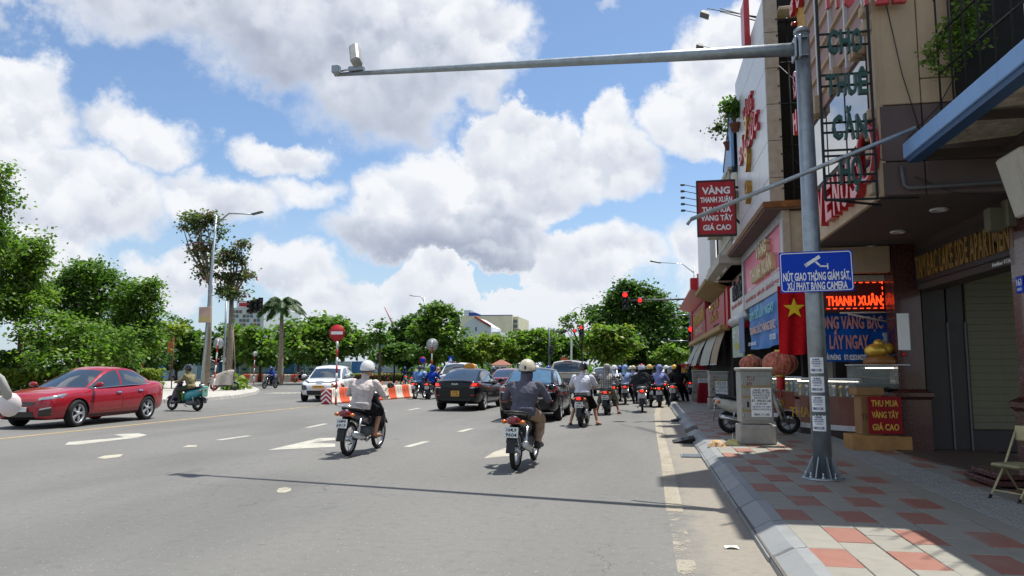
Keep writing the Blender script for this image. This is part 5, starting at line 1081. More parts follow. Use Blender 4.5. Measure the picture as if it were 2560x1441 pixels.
MB().cbox((0, -.066, h), (r * 1.5, .01, r * .36), .002).build('bar', M['white_print'], t)
round_sign('grey back of a round sign on a striped post behind the light blue rider', 1080, 862, 43, 16, 0)
round_sign('grey back of a round sign on a striped post by the traffic island trees', 539, 858, 38.5, 15.5, .17, lean=R(3)); round_sign('small far round sign back on a striped post near the palm', 637, 885, 62, 7.5, 0)
c = AY(1057, 901, 66); t = thing('road_sign', 'small round blue and red no stopping sign before the park', 'road sign', (c.x, 66, 0)); MB().tube([(0, 0, 0), (0, 0, c.z)], .04, 8).build('post', M['steel'], t); MB().lathe([(.33, 0), (.33, .01)], 24, axis='Y', c=(0, -.06, c.z)).build('disc', M['red_paint'], t); MB().lathe([(.26, 0), (.26, .006)], 24, axis='Y', c=(0, -.067, c.z)).build('face', M['blue_sign'], t)
c = AY(1127, 899, 70); t = thing('road_sign', 'small blue square pedestrian sign before the park trees', 'road sign', (c.x, 70, 0)); MB().tube([(0, 0, 0), (0, 0, c.z)], .04, 8).build('post', M['steel'], t); MB().cbox((0, -.05, c.z), (.5, .02, .6), .01).build('plate', M['blue_sign'], t); MB().add([(-.19, -.064, -.2 + c.z), (.19, -.064, -.2 + c.z), (0, -.064, .2 + c.z)], [(0, 1, 2)]).build('triangle', M['white_print'], t)
c = AY(358, 872, 40); t = thing('road_sign', 'round blue sign on a striped post beside the hedge', 'road sign', (c.x, 40, .2)); striped_post(t, c.z - .1, .05); MB().lathe([(.17, 0), (.17, .02)], 20, axis='Y', c=(0, -.06, c.z - .2)).build('disc', pm('blue_disc', '#3d6fd0', rough=.4), t)
for px, py, y, lb in ((1410, 908, 68, 'orange red notice board on the white lamp post'), (1603, 925, 72, 'orange red notice board under the big dark tree'), (1670, 930, 72, 'orange red notice board beside the far white car')):
    c = AY(px, py, y); t = thing('notice_board', lb, 'notice board', (c.x, y, 0), group='orange notice boards along the park'); MB().cbox((0, 0, c.z), (.65, .05, .95), .02).build('board', pm('notice_orange', '#b5451f', rough=.5), t); MB().tube([(0, .04, 0), (0, .04, c.z - .4)], .05, 8).build('post', M['galv'], t)
    for k in range(4): MB().box(-.2, -.032, c.z - .3 + k * .18, .2, -.026, c.z - .25 + k * .18).build('text_line', pm('notice_text', '#d9a15a'), t)
c = AY(436, 870, 44); t = thing('banner_post', 'small orange banner on a thin post by the island', 'banner', (c.x - .3, 44, .17)); MB().cbox((.0, 0, c.z - .1), (.35, .02, .75), .01).build('cloth', pm('banner_orange', '#c46a3a', rough=.6, var=.25), t); MB().tube([(.22, 0, 0), (.22, 0, c.z + .6)], .035, 6).build('post', M['rust'], t)

# ------------------------------------------------------------------ water filled barriers
def barrier_mesh(mat):
    mb = MB(); L = .74; P = [(-.21, 0), (-.21, .07), (-.17, .1), (-.11, .34), (-.10, .52), (-.07, .54), (.07, .54), (.10, .52), (.11, .34), (.17, .1), (.21, .07), (.21, 0)]
    rings = []
    for y, k in ((-L / 2, .96), (-L / 2 + .02, 1), (-.22, 1), (-.19, .86), (-.09, .86), (-.06, 1), (.06, 1), (.09, .86), (.19, .86), (.22, 1), (L / 2 - .02, 1), (L / 2, .96)):
        rings.append([(x * (k if .12 < z < .53 else 1), y, z if z < .5 else z - (.012 if k < 1 else 0)) for x, z in P])
    return mb.loft(rings, True, True, True).mesh('shell', mat)
BW = barrier_mesh(pm('barrier_white', '#d5cbb9', rough=.5, dirt=.2)); BO = barrier_mesh(pm('barrier_orange', '#d2532a', rough=.5, dirt=.15))
a, b = G(818, 1011), G(1032, 994); n = 11; dxy = (b - a); ang = math.atan2(-dxy.x, dxy.y)
ordn = ['first', 'second', 'third', 'fourth', 'fifth', 'sixth', 'seventh', 'eighth', 'ninth', 'tenth', 'eleventh']
L_ = dxy.length / n
for i in range(n):
    p = a + dxy * ((i + .5) / n); wht = i % 2 == 0
    t = thing('traffic_barrier', f"{'off white' if wht else 'orange'} plastic traffic barrier, {ordn[i]} from the chevron end", 'barrier', tuple(p), ang, 'plastic barriers in the middle of the road')
    o = D.objects.new('shell', BW if wht else BO); COL.objects.link(o); o.parent = t; o.scale = (1.15, L_ / .74, 1.22)
    MB().tube([(0, 0, .64), (0, 0, .76)], .02, 6).build('lamp_stem', M['yellow_gold'], t); MB().ell((0, 0, .8), .055, .05, .055, 10, 7).build('lamp', M['amber_lamp'], t)
    if i == 0:
        MB().cbox((0, -L_ / 2 - .07, .3), (.5, .06, .6), .02).build('chevron_board', M['red_paint'], t)
        for z in (.02, .2, .38):
            MB().add([(-.24, -L_ / 2 - .103, z - .03), (0, -L_ / 2 - .103, z + .16), (.24, -L_ / 2 - .103, z - .03), (.24, -L_ / 2 - .103, z + .04), (0, -L_ / 2 - .103, z + .235), (-.24, -L_ / 2 - .103, z + .04)], [(0, 1, 4, 5), (1, 2, 3, 4)]).build('chevron', M['white_print'], t)
q0, q1 = G(610, 954), G(748, 955)
for i in range(8):
    p = q0 + (q1 - q0) * ((i + .5) / 8); wht = i in (1, 3, 4, 6)
    t = thing('traffic_barrier', f"far {'white' if wht else 'orange'} barrier across the side road, {ordn[i]} from the striped post", 'barrier', tuple(p), math.pi / 2, 'far barriers across the side road')
    o = D.objects.new('shell', BW if wht else BO); COL.objects.link(o); o.parent = t; o.scale = (1.5, (q1 - q0).length / 8 / .74, 1.5)
# ------------------------------------------------------------------ vegetation
LM = dict(
    mid=leafmat('leaf_mid', (0.045, 0.105, 0.02), (0.115, 0.215, 0.045)), dark=leafmat('leaf_dark', (0.024, 0.062, 0.016), (0.07, 0.145, 0.036)),
    light=leafmat('leaf_light', (0.075, 0.155, 0.024), (0.18, 0.29, 0.055)), yellow=leafmat('leaf_yellow', (0.11, 0.17, 0.022), (0.235, 0.30, 0.05)),
    olive=leafmat('leaf_olive', (0.05, 0.085, 0.042), (0.12, 0.16, 0.075)), red=leafmat('leaf_red', (0.16, 0.045, 0.05), (0.28, 0.10, 0.09)), palm=leafmat('leaf_palm', (0.03, 0.075, 0.025), (0.08, 0.15, 0.05)))
M['bark'] = pm('bark', '#5a4a3c', rough=.9, scale=7, var=.3, bump=.6); M['bark_grey'] = pm('bark_grey', '#8b7d6d', rough=.9, scale=6, var=.25, bump=.5); M['bark_dark'] = pm('bark_dark', '#2e2721', rough=.9, scale=7, var=.3)
def leaf_mesh(name, C, mats, size, flat=0.35, aspect=0.42, seed=1, mi=None, out=None):
    """C: (n,3) leaf centres; each leaf is a bent four-cornered blade"""
    g = np.random.default_rng(seed); n = len(C)
    a = g.normal(size=(n, 3)); a[:, 2] = a[:, 2] * flat - .15
    if out is not None: a += out * .8
    a /= np.linalg.norm(a, axis=1, keepdims=True)
    up = np.array([0, 0, 1.0]) + g.normal(size=(n, 3)) * .55
    b = np.cross(a, up); b /= np.linalg.norm(b, axis=1, keepdims=True) + 1e-9
    L = size * g.uniform(.65, 1.35, (n, 1)); W = L * aspect
    dr = np.zeros((n, 3)); dr[:, 2] = -.22 * L[:, 0]
    V = np.stack([C - a * L * .5, C + b * W, C + a * L * .55 + dr, C - b * W], 1).reshape(-1, 3)
    me = D.meshes.new(name); me.vertices.add(4 * n); me.vertices.foreach_set('co', V.ravel().astype(np.float32))
    me.loops.add(4 * n); me.loops.foreach_set('vertex_index', np.arange(4 * n, dtype=np.int32)); me.polygons.add(n)
    me.polygons.foreach_set('loop_start', np.arange(0, 4 * n, 4, dtype=np.int32)); me.polygons.foreach_set('loop_total', np.full(n, 4, dtype=np.int32))
    for m in mats: me.materials.append(m)
    if mi is not None: me.polygons.foreach_set('material_index', mi.astype(np.int32))
    me.update(); me.validate(); return me
def clumps(blobs, n, g, clump=0.55, per=14, shell=0.45, gaps=0.0):
    """leaf positions: clumps spread through the outer part of each ellipsoid"""
    vol = np.array([b[3] * b[4] * b[5] for b in blobs]) ** .72; k = np.maximum(1, (n / per * vol / vol.sum()).astype(int)); P = []; O = []
    for b, m in zip(blobs, k):
        d = g.normal(size=(m, 3)); d /= np.linalg.norm(d, axis=1, keepdims=True); r = (shell + (1 - shell) * g.random(m) ** .8) * g.uniform(.82, 1.12, m)
        c = np.array(b[:3]) + d * r[:, None] * np.array(b[3:6])
        cs = clump * g.uniform(.5, 1.5, (m, 1, 1)); q = c[:, None, :] + g.normal(size=(m, per, 3)) * cs * np.array([.55, .55, .30]); P.append(q.reshape(-1, 3)); O.append(np.repeat(d, per, 0))
    return np.concatenate(P), np.concatenate(O)
def limb_tree(root, base_r, h, tops, mat, g, lean=(0, 0)):
    mb = MB(); fork = Vector((lean[0], lean[1], h))
    mb.tube([(0, 0, -.1), (lean[0] * .3 + .05, lean[1] * .3, h * .5), fork], [base_r * 1.15, base_r * .9, base_r * .72], 9)
    for t in tops:
        t = Vector(t); m = fork.lerp(t, .5) + Vector((g.normal() * .15, g.normal() * .15, .12)) * (t - fork).length * .3
        mb.tube([fork - Vector((0, 0, .1)), m, t], [base_r * .5, base_r * .3, base_r * .1], 6)
    return mb.build('trunk', mat, root)
TREE_SEED = [10]
def tree(label, px, y, blobs, leaf='mid', n=6000, size=.34, trunk='bark', r=.18, z0=.12, fork=None, leaf2=None, mix=0.0, clump=.55, group='trees', shell=.45, depth=.8, base=None, per=20, flat=.35, lean=(0, 0), irregular=True):
    """blobs: (px, py, rx, ry) of each crown lobe as seen, at distance y"""
    TREE_SEED[0] += 1; g = np.random.default_rng(TREE_SEED[0])
    b0 = AY(px, 922, y); root = thing('tree', label, 'tree', (b0.x, y, z0), group=group); L = []
    k = y / F_PX * 1.0
    for (bx, by, rx, ry) in blobs:
        c = AY(bx, by, y); s = (Vector((c.x, c.y, c.z)) - Vector((0, 0, CAM_H))).length / F_PX
        L.append((c.x - b0.x, g.uniform(-.25, .25) * rx * s, c.z - z0, rx * s, rx * s * depth, ry * s))
    n_main = len(L)
    if irregular:
        for b in list(L):
            for _ in range(5):
                d = g.normal(size=3); d[2] = abs(d[2]) * 1.1 - .25; d /= np.linalg.norm(d); q = g.uniform(.22, .42); e = g.uniform(.85, 1.12)
                L.append((b[0] + d[0] * b[3] * e, b[1] + d[1] * b[4] * e, b[2] + d[2] * b[5] * e, b[3] * q, b[4] * q, b[5] * q))
    C, O = clumps(L, n, g, clump, per, shell); C[:, 2] = np.maximum(C[:, 2], .15); mats = [LM[leaf]] + ([LM[leaf2]] if leaf2 else [])
    mi = (g.random(len(C) // per + 1).repeat(per)[:len(C)] < mix) if leaf2 else None
    o = D.objects.new('crown', leaf_mesh('crown', C, mats, size, flat=flat, seed=TREE_SEED[0], mi=mi, out=O)); COL.objects.link(o); o.parent = root
    low = min(b[2] - b[5] * .6 for b in L); hf = fork if fork else max(.8, low)
    L = L[:n_main]; tops = [(b[0] + g.uniform(-.5, .5) * b[3], b[1] + g.uniform(-.5, .5) * b[4], b[2] + g.uniform(0, .5) * b[5]) for b in L for _ in range(2)][:10]
    limb_tree(root, r, hf, tops, M[trunk], g, lean); return root
def hedge(label, P0, P1, h, w, leaf, n=2600, size=.16, name='hedge', z0=.2):
    TREE_SEED[0] += 1; g = np.random.default_rng(TREE_SEED[0]); P0, P1 = Vector(P0), Vector(P1); t = thing(name, label, name.replace('_', ' '), (P0.x, P0.y, z0)); d = (P1 - P0)
    u = g.random((n, 1)); C = np.array(d)[None] * u + np.stack([g.uniform(-w, w, n), g.uniform(-w, w, n), h * g.random(n) ** .6 * (1 + .12 * np.sin(u[:, 0] * 40))], 1)
    o = D.objects.new('foliage', leaf_mesh('foliage', C, [LM[leaf]], size, seed=TREE_SEED[0])); COL.objects.link(o); o.parent = t
    mb = MB()
    for k in range(6): p = d * ((k + .5) / 6); mb.tube([(p.x, p.y, 0), (p.x + .05, p.y, h * .7)], .03, 5)
    mb.build('stems', M['bark'], t); return t
def shrub(label, px, py, y, rx, ry, leaf, n=900, size=.25, z0=.2, flat=.35, name='shrub', base_z=None):
    TREE_SEED[0] += 1; g = np.random.default_rng(TREE_SEED[0]); c = AY(px, py, y); s = y / F_PX; t = thing(name, label, 'shrub', (c.x, y, z0), group='shrubs in the planting beds')
    C, O = clumps([(0, 0, c.z - z0, rx * s, rx * s * .8, ry * s)], n, g, .3, 10, .2); C[:, 2] = np.maximum(C[:, 2], .05)
    o = D.objects.new('foliage', leaf_mesh('foliage', C, [LM[leaf]], size, seed=TREE_SEED[0], flat=flat, out=O)); COL.objects.link(o); o.parent = t
    mb = MB()
    for k in range(5): a = k * 1.3; mb.tube([(0, 0, 0), (.3 * rx * s * math.cos(a), .3 * rx * s * math.sin(a), max(.2, c.z - z0))], .03, 5)
    mb.build('stems', M['bark'], t); return t
GP = 'trees in the roadside garden on the far left'.replace(' on the far left', '')
tree('tall bright tree cut by the edge of the view beside the garden', -40, 33, [(-70, 480, 60, 50), (2, 500, 26, 36), (-60, 610, 70, 60), (-10, 580, 34, 36), (8, 440, 16, 22), (-90, 760, 70, 60)], 'light', 11000, .20, r=.2, group=GP, z0=.2, leaf2='mid', mix=.45)
tree('broad leafy garden tree behind the red car hood', 45, 36, [(62, 640, 44, 40), (18, 690, 54, 52), (90, 665, 26, 48), (45, 755, 72, 50), (100, 610, 12, 22)], 'light', 13000, .19, r=.16, group=GP, z0=.2, leaf2='light', mix=.35)
tree('rounded garden tree with a dense top behind the flowering shrub', 205, 44, [(205, 682, 50, 30), (165, 725, 36, 32), (248, 725, 34, 42), (205, 770, 60, 46)], 'mid', 12000, .21, r=.18, group=GP, z0=.2)
tree('upright garden tree nearest the striped blue sign post', 330, 40, [(310, 740, 28, 30), (355, 732, 26, 28), (388, 712, 15, 15), (345, 785, 52, 40), (305, 830, 48, 36), (365, 845, 36, 40)], 'light', 12000, .19, r=.13, group=GP, z0=.2, leaf2='mid', mix=.5)
tree('feathery low garden tree with pale blossom clusters', 200, 35, [(160, 860, 90, 40), (250, 850, 70, 45), (110, 830, 60, 40), (200, 900, 110, 35)], 'light', 8000, .2, r=.1, group=GP, z0=.2, flat=.15, leaf2='mid', mix=.4)
tree('dark low tree between the garden and the forecourt', 345, 47, [(350, 890, 55, 40), (300, 900, 50, 35), (390, 870, 30, 40)], 'dark', 7000, .2, r=.12, group=GP, z0=.2)
p0, p1 = AY(-60, 922, 34.5), AY(120, 922, 34.5); hedge('bright clipped hedge behind the red car windscreen', (p0.x, p0.y, 0), (p1.x, p1.y, 0), 1.15, .5, 'yellow', 4200, .15)
p0, p1 = AY(335, 922, 38), AY(392, 922, 38); hedge('short bright clipped hedge behind the red car boot', (p0.x, p0.y, 0), (p1.x, p1.y, 0), 1.15, .45, 'yellow', 2000, .15)
for i, (px, py, y, rx, ry, lf, lb) in enumerate(((30, 900, 36, 45, 30, 'mid', 'mid green shrub behind the bright hedge'), (80, 905, 37, 40, 28, 'dark', 'dark shrub below the broad garden tree'), (150, 930, 36, 60, 24, 'mid', 'spreading shrub under the feathery tree'), (240, 925, 36.5, 60, 26, 'dark', 'dark shrub under the rounded garden tree'), (310, 925, 37, 40, 24, 'mid', 'green shrub beside the upright garden tree'))):
    shrub(lb, px, py, y, rx, ry, lf)
fl = thing('flower_cluster', 'pink blossom cluster on a shrub in the garden', 'flowers', tuple(AY(66, 860, 35))); g_ = np.random.default_rng(5)
o = D.objects.new('petals', leaf_mesh('petals', g_.normal(size=(90, 3)) * np.array([.16, .1, .13]), [pm('petal_pink', '#cf4a7e', rough=.6)], .12)); COL.objects.link(o); o.parent = fl
# two tall thin topped trees on the island, with dry reddish tufts
def mast_tree(label, px, y, blobs, h_px, seed):
    t = tree(label, px, y, blobs, 'olive', 3000, .20, 'bark_grey', .20, .17, None, 'red', .10, .42, 'tall sparse trees on the traffic island', shell=.1, per=9)
    return t
mast_tree('tall sparse tree with a high dark crown behind the leaning street lamp', 517, 47, [(500, 560, 44, 26), (525, 545, 28, 16), (500, 615, 32, 40), (510, 690, 18, 36), (462, 572, 18, 13), (548, 575, 16, 22), (530, 650, 18, 30)], 0, 1)
mast_tree('tall sparse tree with red tufts and a pale thick trunk', 572, 46, [(583, 640, 20, 26), (605, 612, 18, 10), (570, 695, 28, 18), (612, 690, 22, 12), (588, 735, 38, 15), (560, 650, 14, 26), (600, 660, 14, 16)], 0, 2)
for px, y, lb in ((517, 47, 'a'), (572, 46, 'b')): pass
for k, (px, py, y, ln) in enumerate(((560, 905, 46.4, -.3), (590, 905, 46.4, .3))):
    c = AY(px, 965, y)
    stk = thing('tree_stake', ['timber prop leaning on the pale trunk from the lamp side', 'timber prop leaning on the pale trunk from the palm side'][k], 'stake', (c.x, y, .17)); MB().tube([(0, 0, 0), (-ln, -.2, 4.2)], .045, 6).build('pole', M['bark_grey'], stk); MB().tube([(-ln * .5 - .2, -.12, 1.6), (-ln * .5 + .2, -.12, 1.6)], .03, 5).build('tie', M['bark_dark'], stk)
shrub('spiky green clump at the foot of the tall island trees', 590, 960, 43.5, 18, 18, 'yellow', 260, .4, .2, .9)
shrub('low grass clump on the tip of the island', 575, 968, 41.5, 26, 6, 'light', 420, .2, .2)
# palms
def palm(label, px, y, top_py, crown_px, n=17, z0=.12, L=None):
    b0 = AY(px, 922, y); tp = AY(px, top_py, y); t = thing('palm_tree', label, 'palm', (b0.x, y, z0)); h = tp.z - z0; Lf = crown_px * y / F_PX; g = np.random.default_rng(int(px))
    MB().tube([(0, 0, 0), (.02, 0, h * .15), (.05, 0, h * .6), (.0, 0, h)], [.3, .24, .2, .15], 12).build('trunk', M['bark_grey'], t); MB().tube([(0, 0, h - .1), (0, 0, h + 1.1)], [.16, .09], 10).build('crownshaft', pm('palm_green', (0.06, 0.12, 0.035), rough=.5), t)
    for k in range(n):
        a = 2 * math.pi * k / n + g.uniform(-.2, .2); up = g.uniform(.15, 1.25); mb = MB(); P = []
        for i in range(11):
            s = i / 10; r_ = Lf * (s * math.cos(up * .6) * (1 - .12 * s)); zz = h + 1 + Lf * (math.sin(up) * s * .95 - (.95 + .1 * up) * s * s * .78)
            P.append(Vector((r_ * math.cos(a), r_ * math.sin(a), zz)))
        mb.tube(P, [.035 * (1 - .8 * i / 10) for i in range(11)], 4)
        side = Vector((-math.sin(a), math.cos(a), 0))
        for i in range(60):
            s = .12 + .86 * i / 60; j = min(9, int(s * 10)); p = P[j].lerp(P[j + 1], s * 10 - j); d = (P[j + 1] - P[j]).normalized(); ll = Lf * .26 * math.sin(math.pi * min(1, s * .92 + .08)) ** .7
            for sg_ in (-1, 1):
                e = p + side * sg_ * ll * .72 + d * ll * .5 + Vector((0, 0, -ll * g.uniform(.25, .75))); w_ = d * .075
                mb.add([tuple(p - w_), tuple(p + w_), tuple(e)], [(0, 1, 2)])
        mb.build('frond', LM['palm'], t)
    return t
palm('royal palm with drooping fronds above the side road', 700, 60, 790, 78, 24)
# trees along the side road and the park, seen across the junction
TP = 'park and street trees across the junction'
tree('wide umbrella shaped dark green tree behind the no entry sign', 797, 66, [(800, 835, 88, 34), (740, 855, 48, 28), (870, 850, 58, 32), (800, 870, 110, 30), (910, 860, 36, 26), (830, 815, 50, 20)], 'mid', 9000, .42, 'bark_dark', .25, group=TP, leaf2='light', mix=.35, clump=.8)
tree('yellow green street tree between the palm and the umbrella tree', 650, 75, [(640, 850, 55, 32), (700, 870, 45, 28), (600, 860, 40, 30), (650, 890, 70, 25)], 'light', 5000, .42, r=.18, group=TP, leaf2='mid', mix=.4)
tree('dark green street tree behind the forecourt banner', 440, 80, [(430, 850, 50, 40), (470, 870, 50, 36), (400, 880, 45, 30), (440, 895, 70, 25)], 'mid', 5500, .45, r=.2, group=TP, leaf2='dark', mix=.4)
tree('olive street tree seen over the forecourt', 425, 70, [(425, 825, 26, 24), (410, 850, 25, 20)], 'yellow', 1300, .4, r=.1, group=TP)
tree('low dark tree under the leaning street lamp', 540, 85, [(520, 870, 55, 34), (570, 860, 45, 40), (600, 885, 50, 26), (490, 890, 40, 24)], 'dark', 5200, .45, r=.2, group=TP, leaf2='mid', mix=.4)
tree('low mid green tree beside the palm trunk', 745, 85, [(740, 885, 45, 24), (700, 890, 40, 22), (770, 890, 40, 22)], 'mid', 3200, .45, r=.16, group=TP)
tree('young thin tree with a broken top beside the blue site building', 948, 58, [(948, 820, 10, 12), (940, 845, 16, 12), (958, 850, 14, 12)], 'mid', 350, .3, 'bark', .12, group=TP, fork=3.6)
tree('small round street tree in front of the blue site building', 985, 72, [(975, 885, 32, 18), (1000, 875, 28, 16), (955, 895, 26, 14)], 'mid', 2600, .36, 'bark_dark', .1, group=TP)
tree('dark rounded tree right beside the pale green one', 1015, 88, [(1015, 835, 32, 42), (1000, 860, 30, 40), (1035, 815, 26, 28), (1020, 890, 40, 30)], 'dark', 5200, .45, r=.25, group=TP)
tree('pale green tall tree behind the grey round sign back', 1085, 84, [(1085, 800, 42, 40), (1060, 835, 45, 36), (1120, 835, 42, 40), (1100, 775, 26, 18), (1085, 875, 75, 34), (1135, 790, 22, 14), (1140, 870, 32, 28)], 'light', 9000, .4, r=.22, group=TP, leaf2='mid', mix=.4)
tree('yellow tinged park tree before the cream building', 1205, 86, [(1200, 865, 48, 22), (1240, 858, 38, 20), (1175, 885, 36, 22), (1225, 890, 60, 20)], 'yellow', 5000, .38, r=.18, group=TP, leaf2='light', mix=.4)
tree('fresh green park tree above the red roofed kiosk', 1310, 88, [(1300, 855, 38, 26), (1340, 850, 40, 30), (1320, 885, 58, 26), (1365, 870, 30, 24)], 'light', 6000, .38, r=.2, group=TP, leaf2='mid', mix=.3)
tree('mid green park tree behind the slim signal post', 1400, 92, [(1385, 860, 36, 30), (1420, 865, 34, 26), (1400, 895, 50, 24)], 'mid', 5000, .4, r=.2, group=TP, leaf2='light', mix=.3)
tree('bare branched young tree with few leaves beside the white lamp post', 1455, 66, [(1410, 800, 14, 8), (1432, 790, 14, 7), (1418, 815, 14, 8), (1450, 805, 14, 10), (1462, 840, 16, 12)], 'light', 420, .26, 'bark_dark', .11, group=TP, fork=3.0, per=7, clump=.3)
tree('big dense dark green tree dominating the end of the road', 1590, 84, [(1580, 770, 70, 52), (1530, 800, 55, 50), (1640, 780, 52, 55), (1600, 735, 48, 26), (1570, 850, 90, 50), (1650, 840, 45, 50), (1500, 790, 34, 24), (1610, 890, 80, 36), (1550, 745, 30, 22)], 'dark', 24000, .36, 'bark_dark', .55, group=TP, leaf2='mid', mix=.40, clump=.8)
tree('light green feathery tree in front of the big dark tree', 1520, 70, [(1525, 845, 48, 26), (1490, 860, 36, 24), (1560, 862, 34, 20), (1525, 880, 58, 24), (1505, 830, 26, 14)], 'light', 6500, .34, 'bark', .16, group=TP, flat=.12, leaf2='yellow', mix=.3)
tree('dark tree behind the corner signal post', 1695, 96, [(1695, 830, 36, 40), (1710, 870, 36, 40), (1680, 890, 40, 30), (1700, 800, 20, 18)], 'dark', 5000, .45, r=.25, group=TP, leaf2='mid', mix=.3)
tree('light green low tree beside the crossing sign', 1690, 80, [(1690, 890, 34, 22), (1660, 895, 28, 20)], 'light', 2200, .36, r=.12, group=TP)
tree('mid green tree filling the gap at the left park edge', 260, 62, [(250, 860, 70, 40), (320, 870, 60, 34)], 'mid', 4500, .45, r=.2, group=TP)
for i, (px, rx) in enumerate(((1200, 60), (1330, 60), (1450, 60), (1560, 50), (1660, 50), (1090, 60))):
    tree(f'{["park tree standing back behind the kiosk trees, left of the cream building gap", "park tree standing back above the slim signal arm", "park tree standing back behind the white lamp post", "park tree standing back behind the feathery tree", "park tree standing back at the end of the carriageway", "park tree standing back behind the pale green tall tree"][i]}', px, 112, [(px, 888, rx, 20), (px + 30, 880, rx * .6, 20), (px - 30, 895, rx * .7, 18)], 'mid' if i % 2 else 'dark', 2600, .5, r=.2, group=TP)
ub = thing('park_undergrowth', 'low dark undergrowth between the park trunks', 'undergrowth'); 
g_ = np.random.default_rng(9); n_ = 9000; xs_ = np.stack([g_.uniform(-75, 18, n_), g_.uniform(92, 122, n_), .12 + 1.9 * g_.random(n_) ** 1.4], 1)
o = D.objects.new('foliage', leaf_mesh('foliage', xs_, [LM['mid'], LM['dark']], .6, mi=g_.random(n_) < .5)); COL.objects.link(o); o.parent = ub; ub['kind'] = 'stuff'; o['kind'] = 'stuff'
del ub['category']
fw = thing('planter_bed', 'low flowering hedge along the park railing', 'hedge', (0, 0, .12)); a, b = AY(850, 922, 79), AY(1010, 922, 79); n_ = 2600; u = g_.random((n_, 1))
C = np.array(a)[None] * (1 - u) + np.array(b)[None] * u; C[:, 2] = g_.random(n_) * .8; C[:, 1] += g_.uniform(-.4, .4, n_)
o = D.objects.new('foliage', leaf_mesh('foliage', C, [LM['yellow'], LM['mid'], pm('petal_pink', '')], .22, mi=g_.choice([0, 0, 1, 1, 2], n_))); COL.objects.link(o); o.parent = fw
# creepers on the hotel corner
vn = thing('creeper', 'green creeper hanging over the blue canopy from the barred balcony', 'creeper', (3.4, 8.85, 4.6)); P = []; mbv = MB()
for k in range(26):
    p0 = AY(g_.uniform(2350, 2480), g_.uniform(-20, 120), 8.9); p = p0.copy(); pts = [p.copy()]
    for j in range(g_.integers(5, 12)):
        p = p + Vector((g_.normal() * .035 - .025, g_.normal() * .03 - .01, -abs(g_.normal()) * .05 - .01)); pts.append(p.copy())
        for q in range(5): P.append(np.array(p) + g_.normal(size=3) * .035)
    mbv.tube(pts, .004, 4)
mrel(vn, 'stems', mbv, M['bark']); o = D.objects.new('foliage', leaf_mesh('foliage', np.array(P), [LM['light'], LM['mid']], .05, aspect=.38, mi=g_.random(len(P)) < .5)); COL.objects.link(o); o.parent = vn; o.location = -Vector(vn.location)
# potted plants on the old balcony
for k, (px, py, lb) in enumerate(((1822, 330, 'potted bonsai with a bare drooping branch on the old balcony'), (1838, 285, 'dense potted shrub beside the bonsai on the old balcony'))):
    c = AX(px, py + 45, 2.72); t = thing('potted_plant', lb, 'potted plant', tuple(c), group='potted plants on the old balcony'); MB().lathe([(.10, 0), (.15, .2), (.17, .21), (.17, .25), (.13, .25)], 16).build('pot', pm('terracotta', '#6e4030', rough=.8), t); MB().tube([(0, 0, .3), (.05, .1, .8), (-.1, .2, 1.2)], .03, 6).build('stem', M['bark'], t)
    Cc, Oo = clumps([(-.05 - .2 * (k == 0), .1, .75, .28, .3, .38)], 260 if k == 0 else 800, g_, .15, 8, .1); o = D.objects.new('foliage', leaf_mesh('foliage', Cc, [LM['mid'] if k else LM['olive']], .1)); COL.objects.link(o); o.parent = t

# ------------------------------------------------------------------ far buildings, site fence, cranes, railing
def bldg(name, label, cat='building', loc=(0, 0, 0)): return thing(name, label, cat, loc)
cm('far_cream', '#dcd1b6', rough=.8, scale=.6, var=.08); cm('far_white', '#c9ccd0', rough=.8, scale=.6, var=.06); cm('far_grey', '#8f9398', rough=.8); cm('tile_roof', '#9a4030', rough=.8, scale=1.5, var=.2); cm('site_blue', '#3b7fc0', rough=.5); cm('far_glass', '#3d5166', rough=.1, spec=.8)
def pbox(root, nm, px0, py0, px1, py1, y, d, mat, zb=None):
    a, b = AY(px0, py0, y), AY(px1, py1, y); return mrel(root, nm, MB().box(a.x, y, b.z if zb is None else zb, b.x, y + d, a.z), mat)
cb_ = bldg('building', 'cream building with a blue roof sheet rising above the park trees'); Y_ = 150
pbox(cb_, 'wall', 1152, 790, 1281, 922, Y_, 16, M['far_cream'], 0); mrel(cb_, 'roof_sheet', MB().prism([(AY(1177, 0, Y_).x, AY(1230, 789.5, Y_).z), (AY(1177, 0, Y_).x, AY(1230, 781, Y_).z), (AY(1192, 0, Y_).x, AY(1230, 781, Y_).z), (AY(1206, 0, Y_).x, AY(1230, 787.5, Y_).z), (AY(1280, 0, Y_).x, AY(1230, 788, Y_).z), (AY(1280, 0, Y_).x, AY(1230, 789.5, Y_).z)], Y_ - .1, Y_ + 3, 'Y'), pm('roof_blue', '#2c4f9a', rough=.5)); pbox(cb_, 'water_tank', 1160, 776, 1176, 790, Y_ + 2, 3, M['steel'])
w_ = pbox(cb_, 'side_wall', 1281, 792, 1296, 922, Y_ + 1, 14, M['far_cream'], 0)
for k in range(4): pbox(cb_, 'window', 1284, 800 + k * 12, 1292, 808 + k * 12, Y_ + .8, .3, M['far_glass'])
pbox(cb_, 'annex', 1294, 812, 1304, 840, Y_ + 6, 5, M['tile_roof'])
wh = bldg('house', 'white gabled house with a red tiled edge in front of the cream building'); Y_ = 135; x0_, x1_, xm = AY(1166, 0, Y_).x, AY(1230, 0, Y_).x, AY(1192, 0, Y_).x
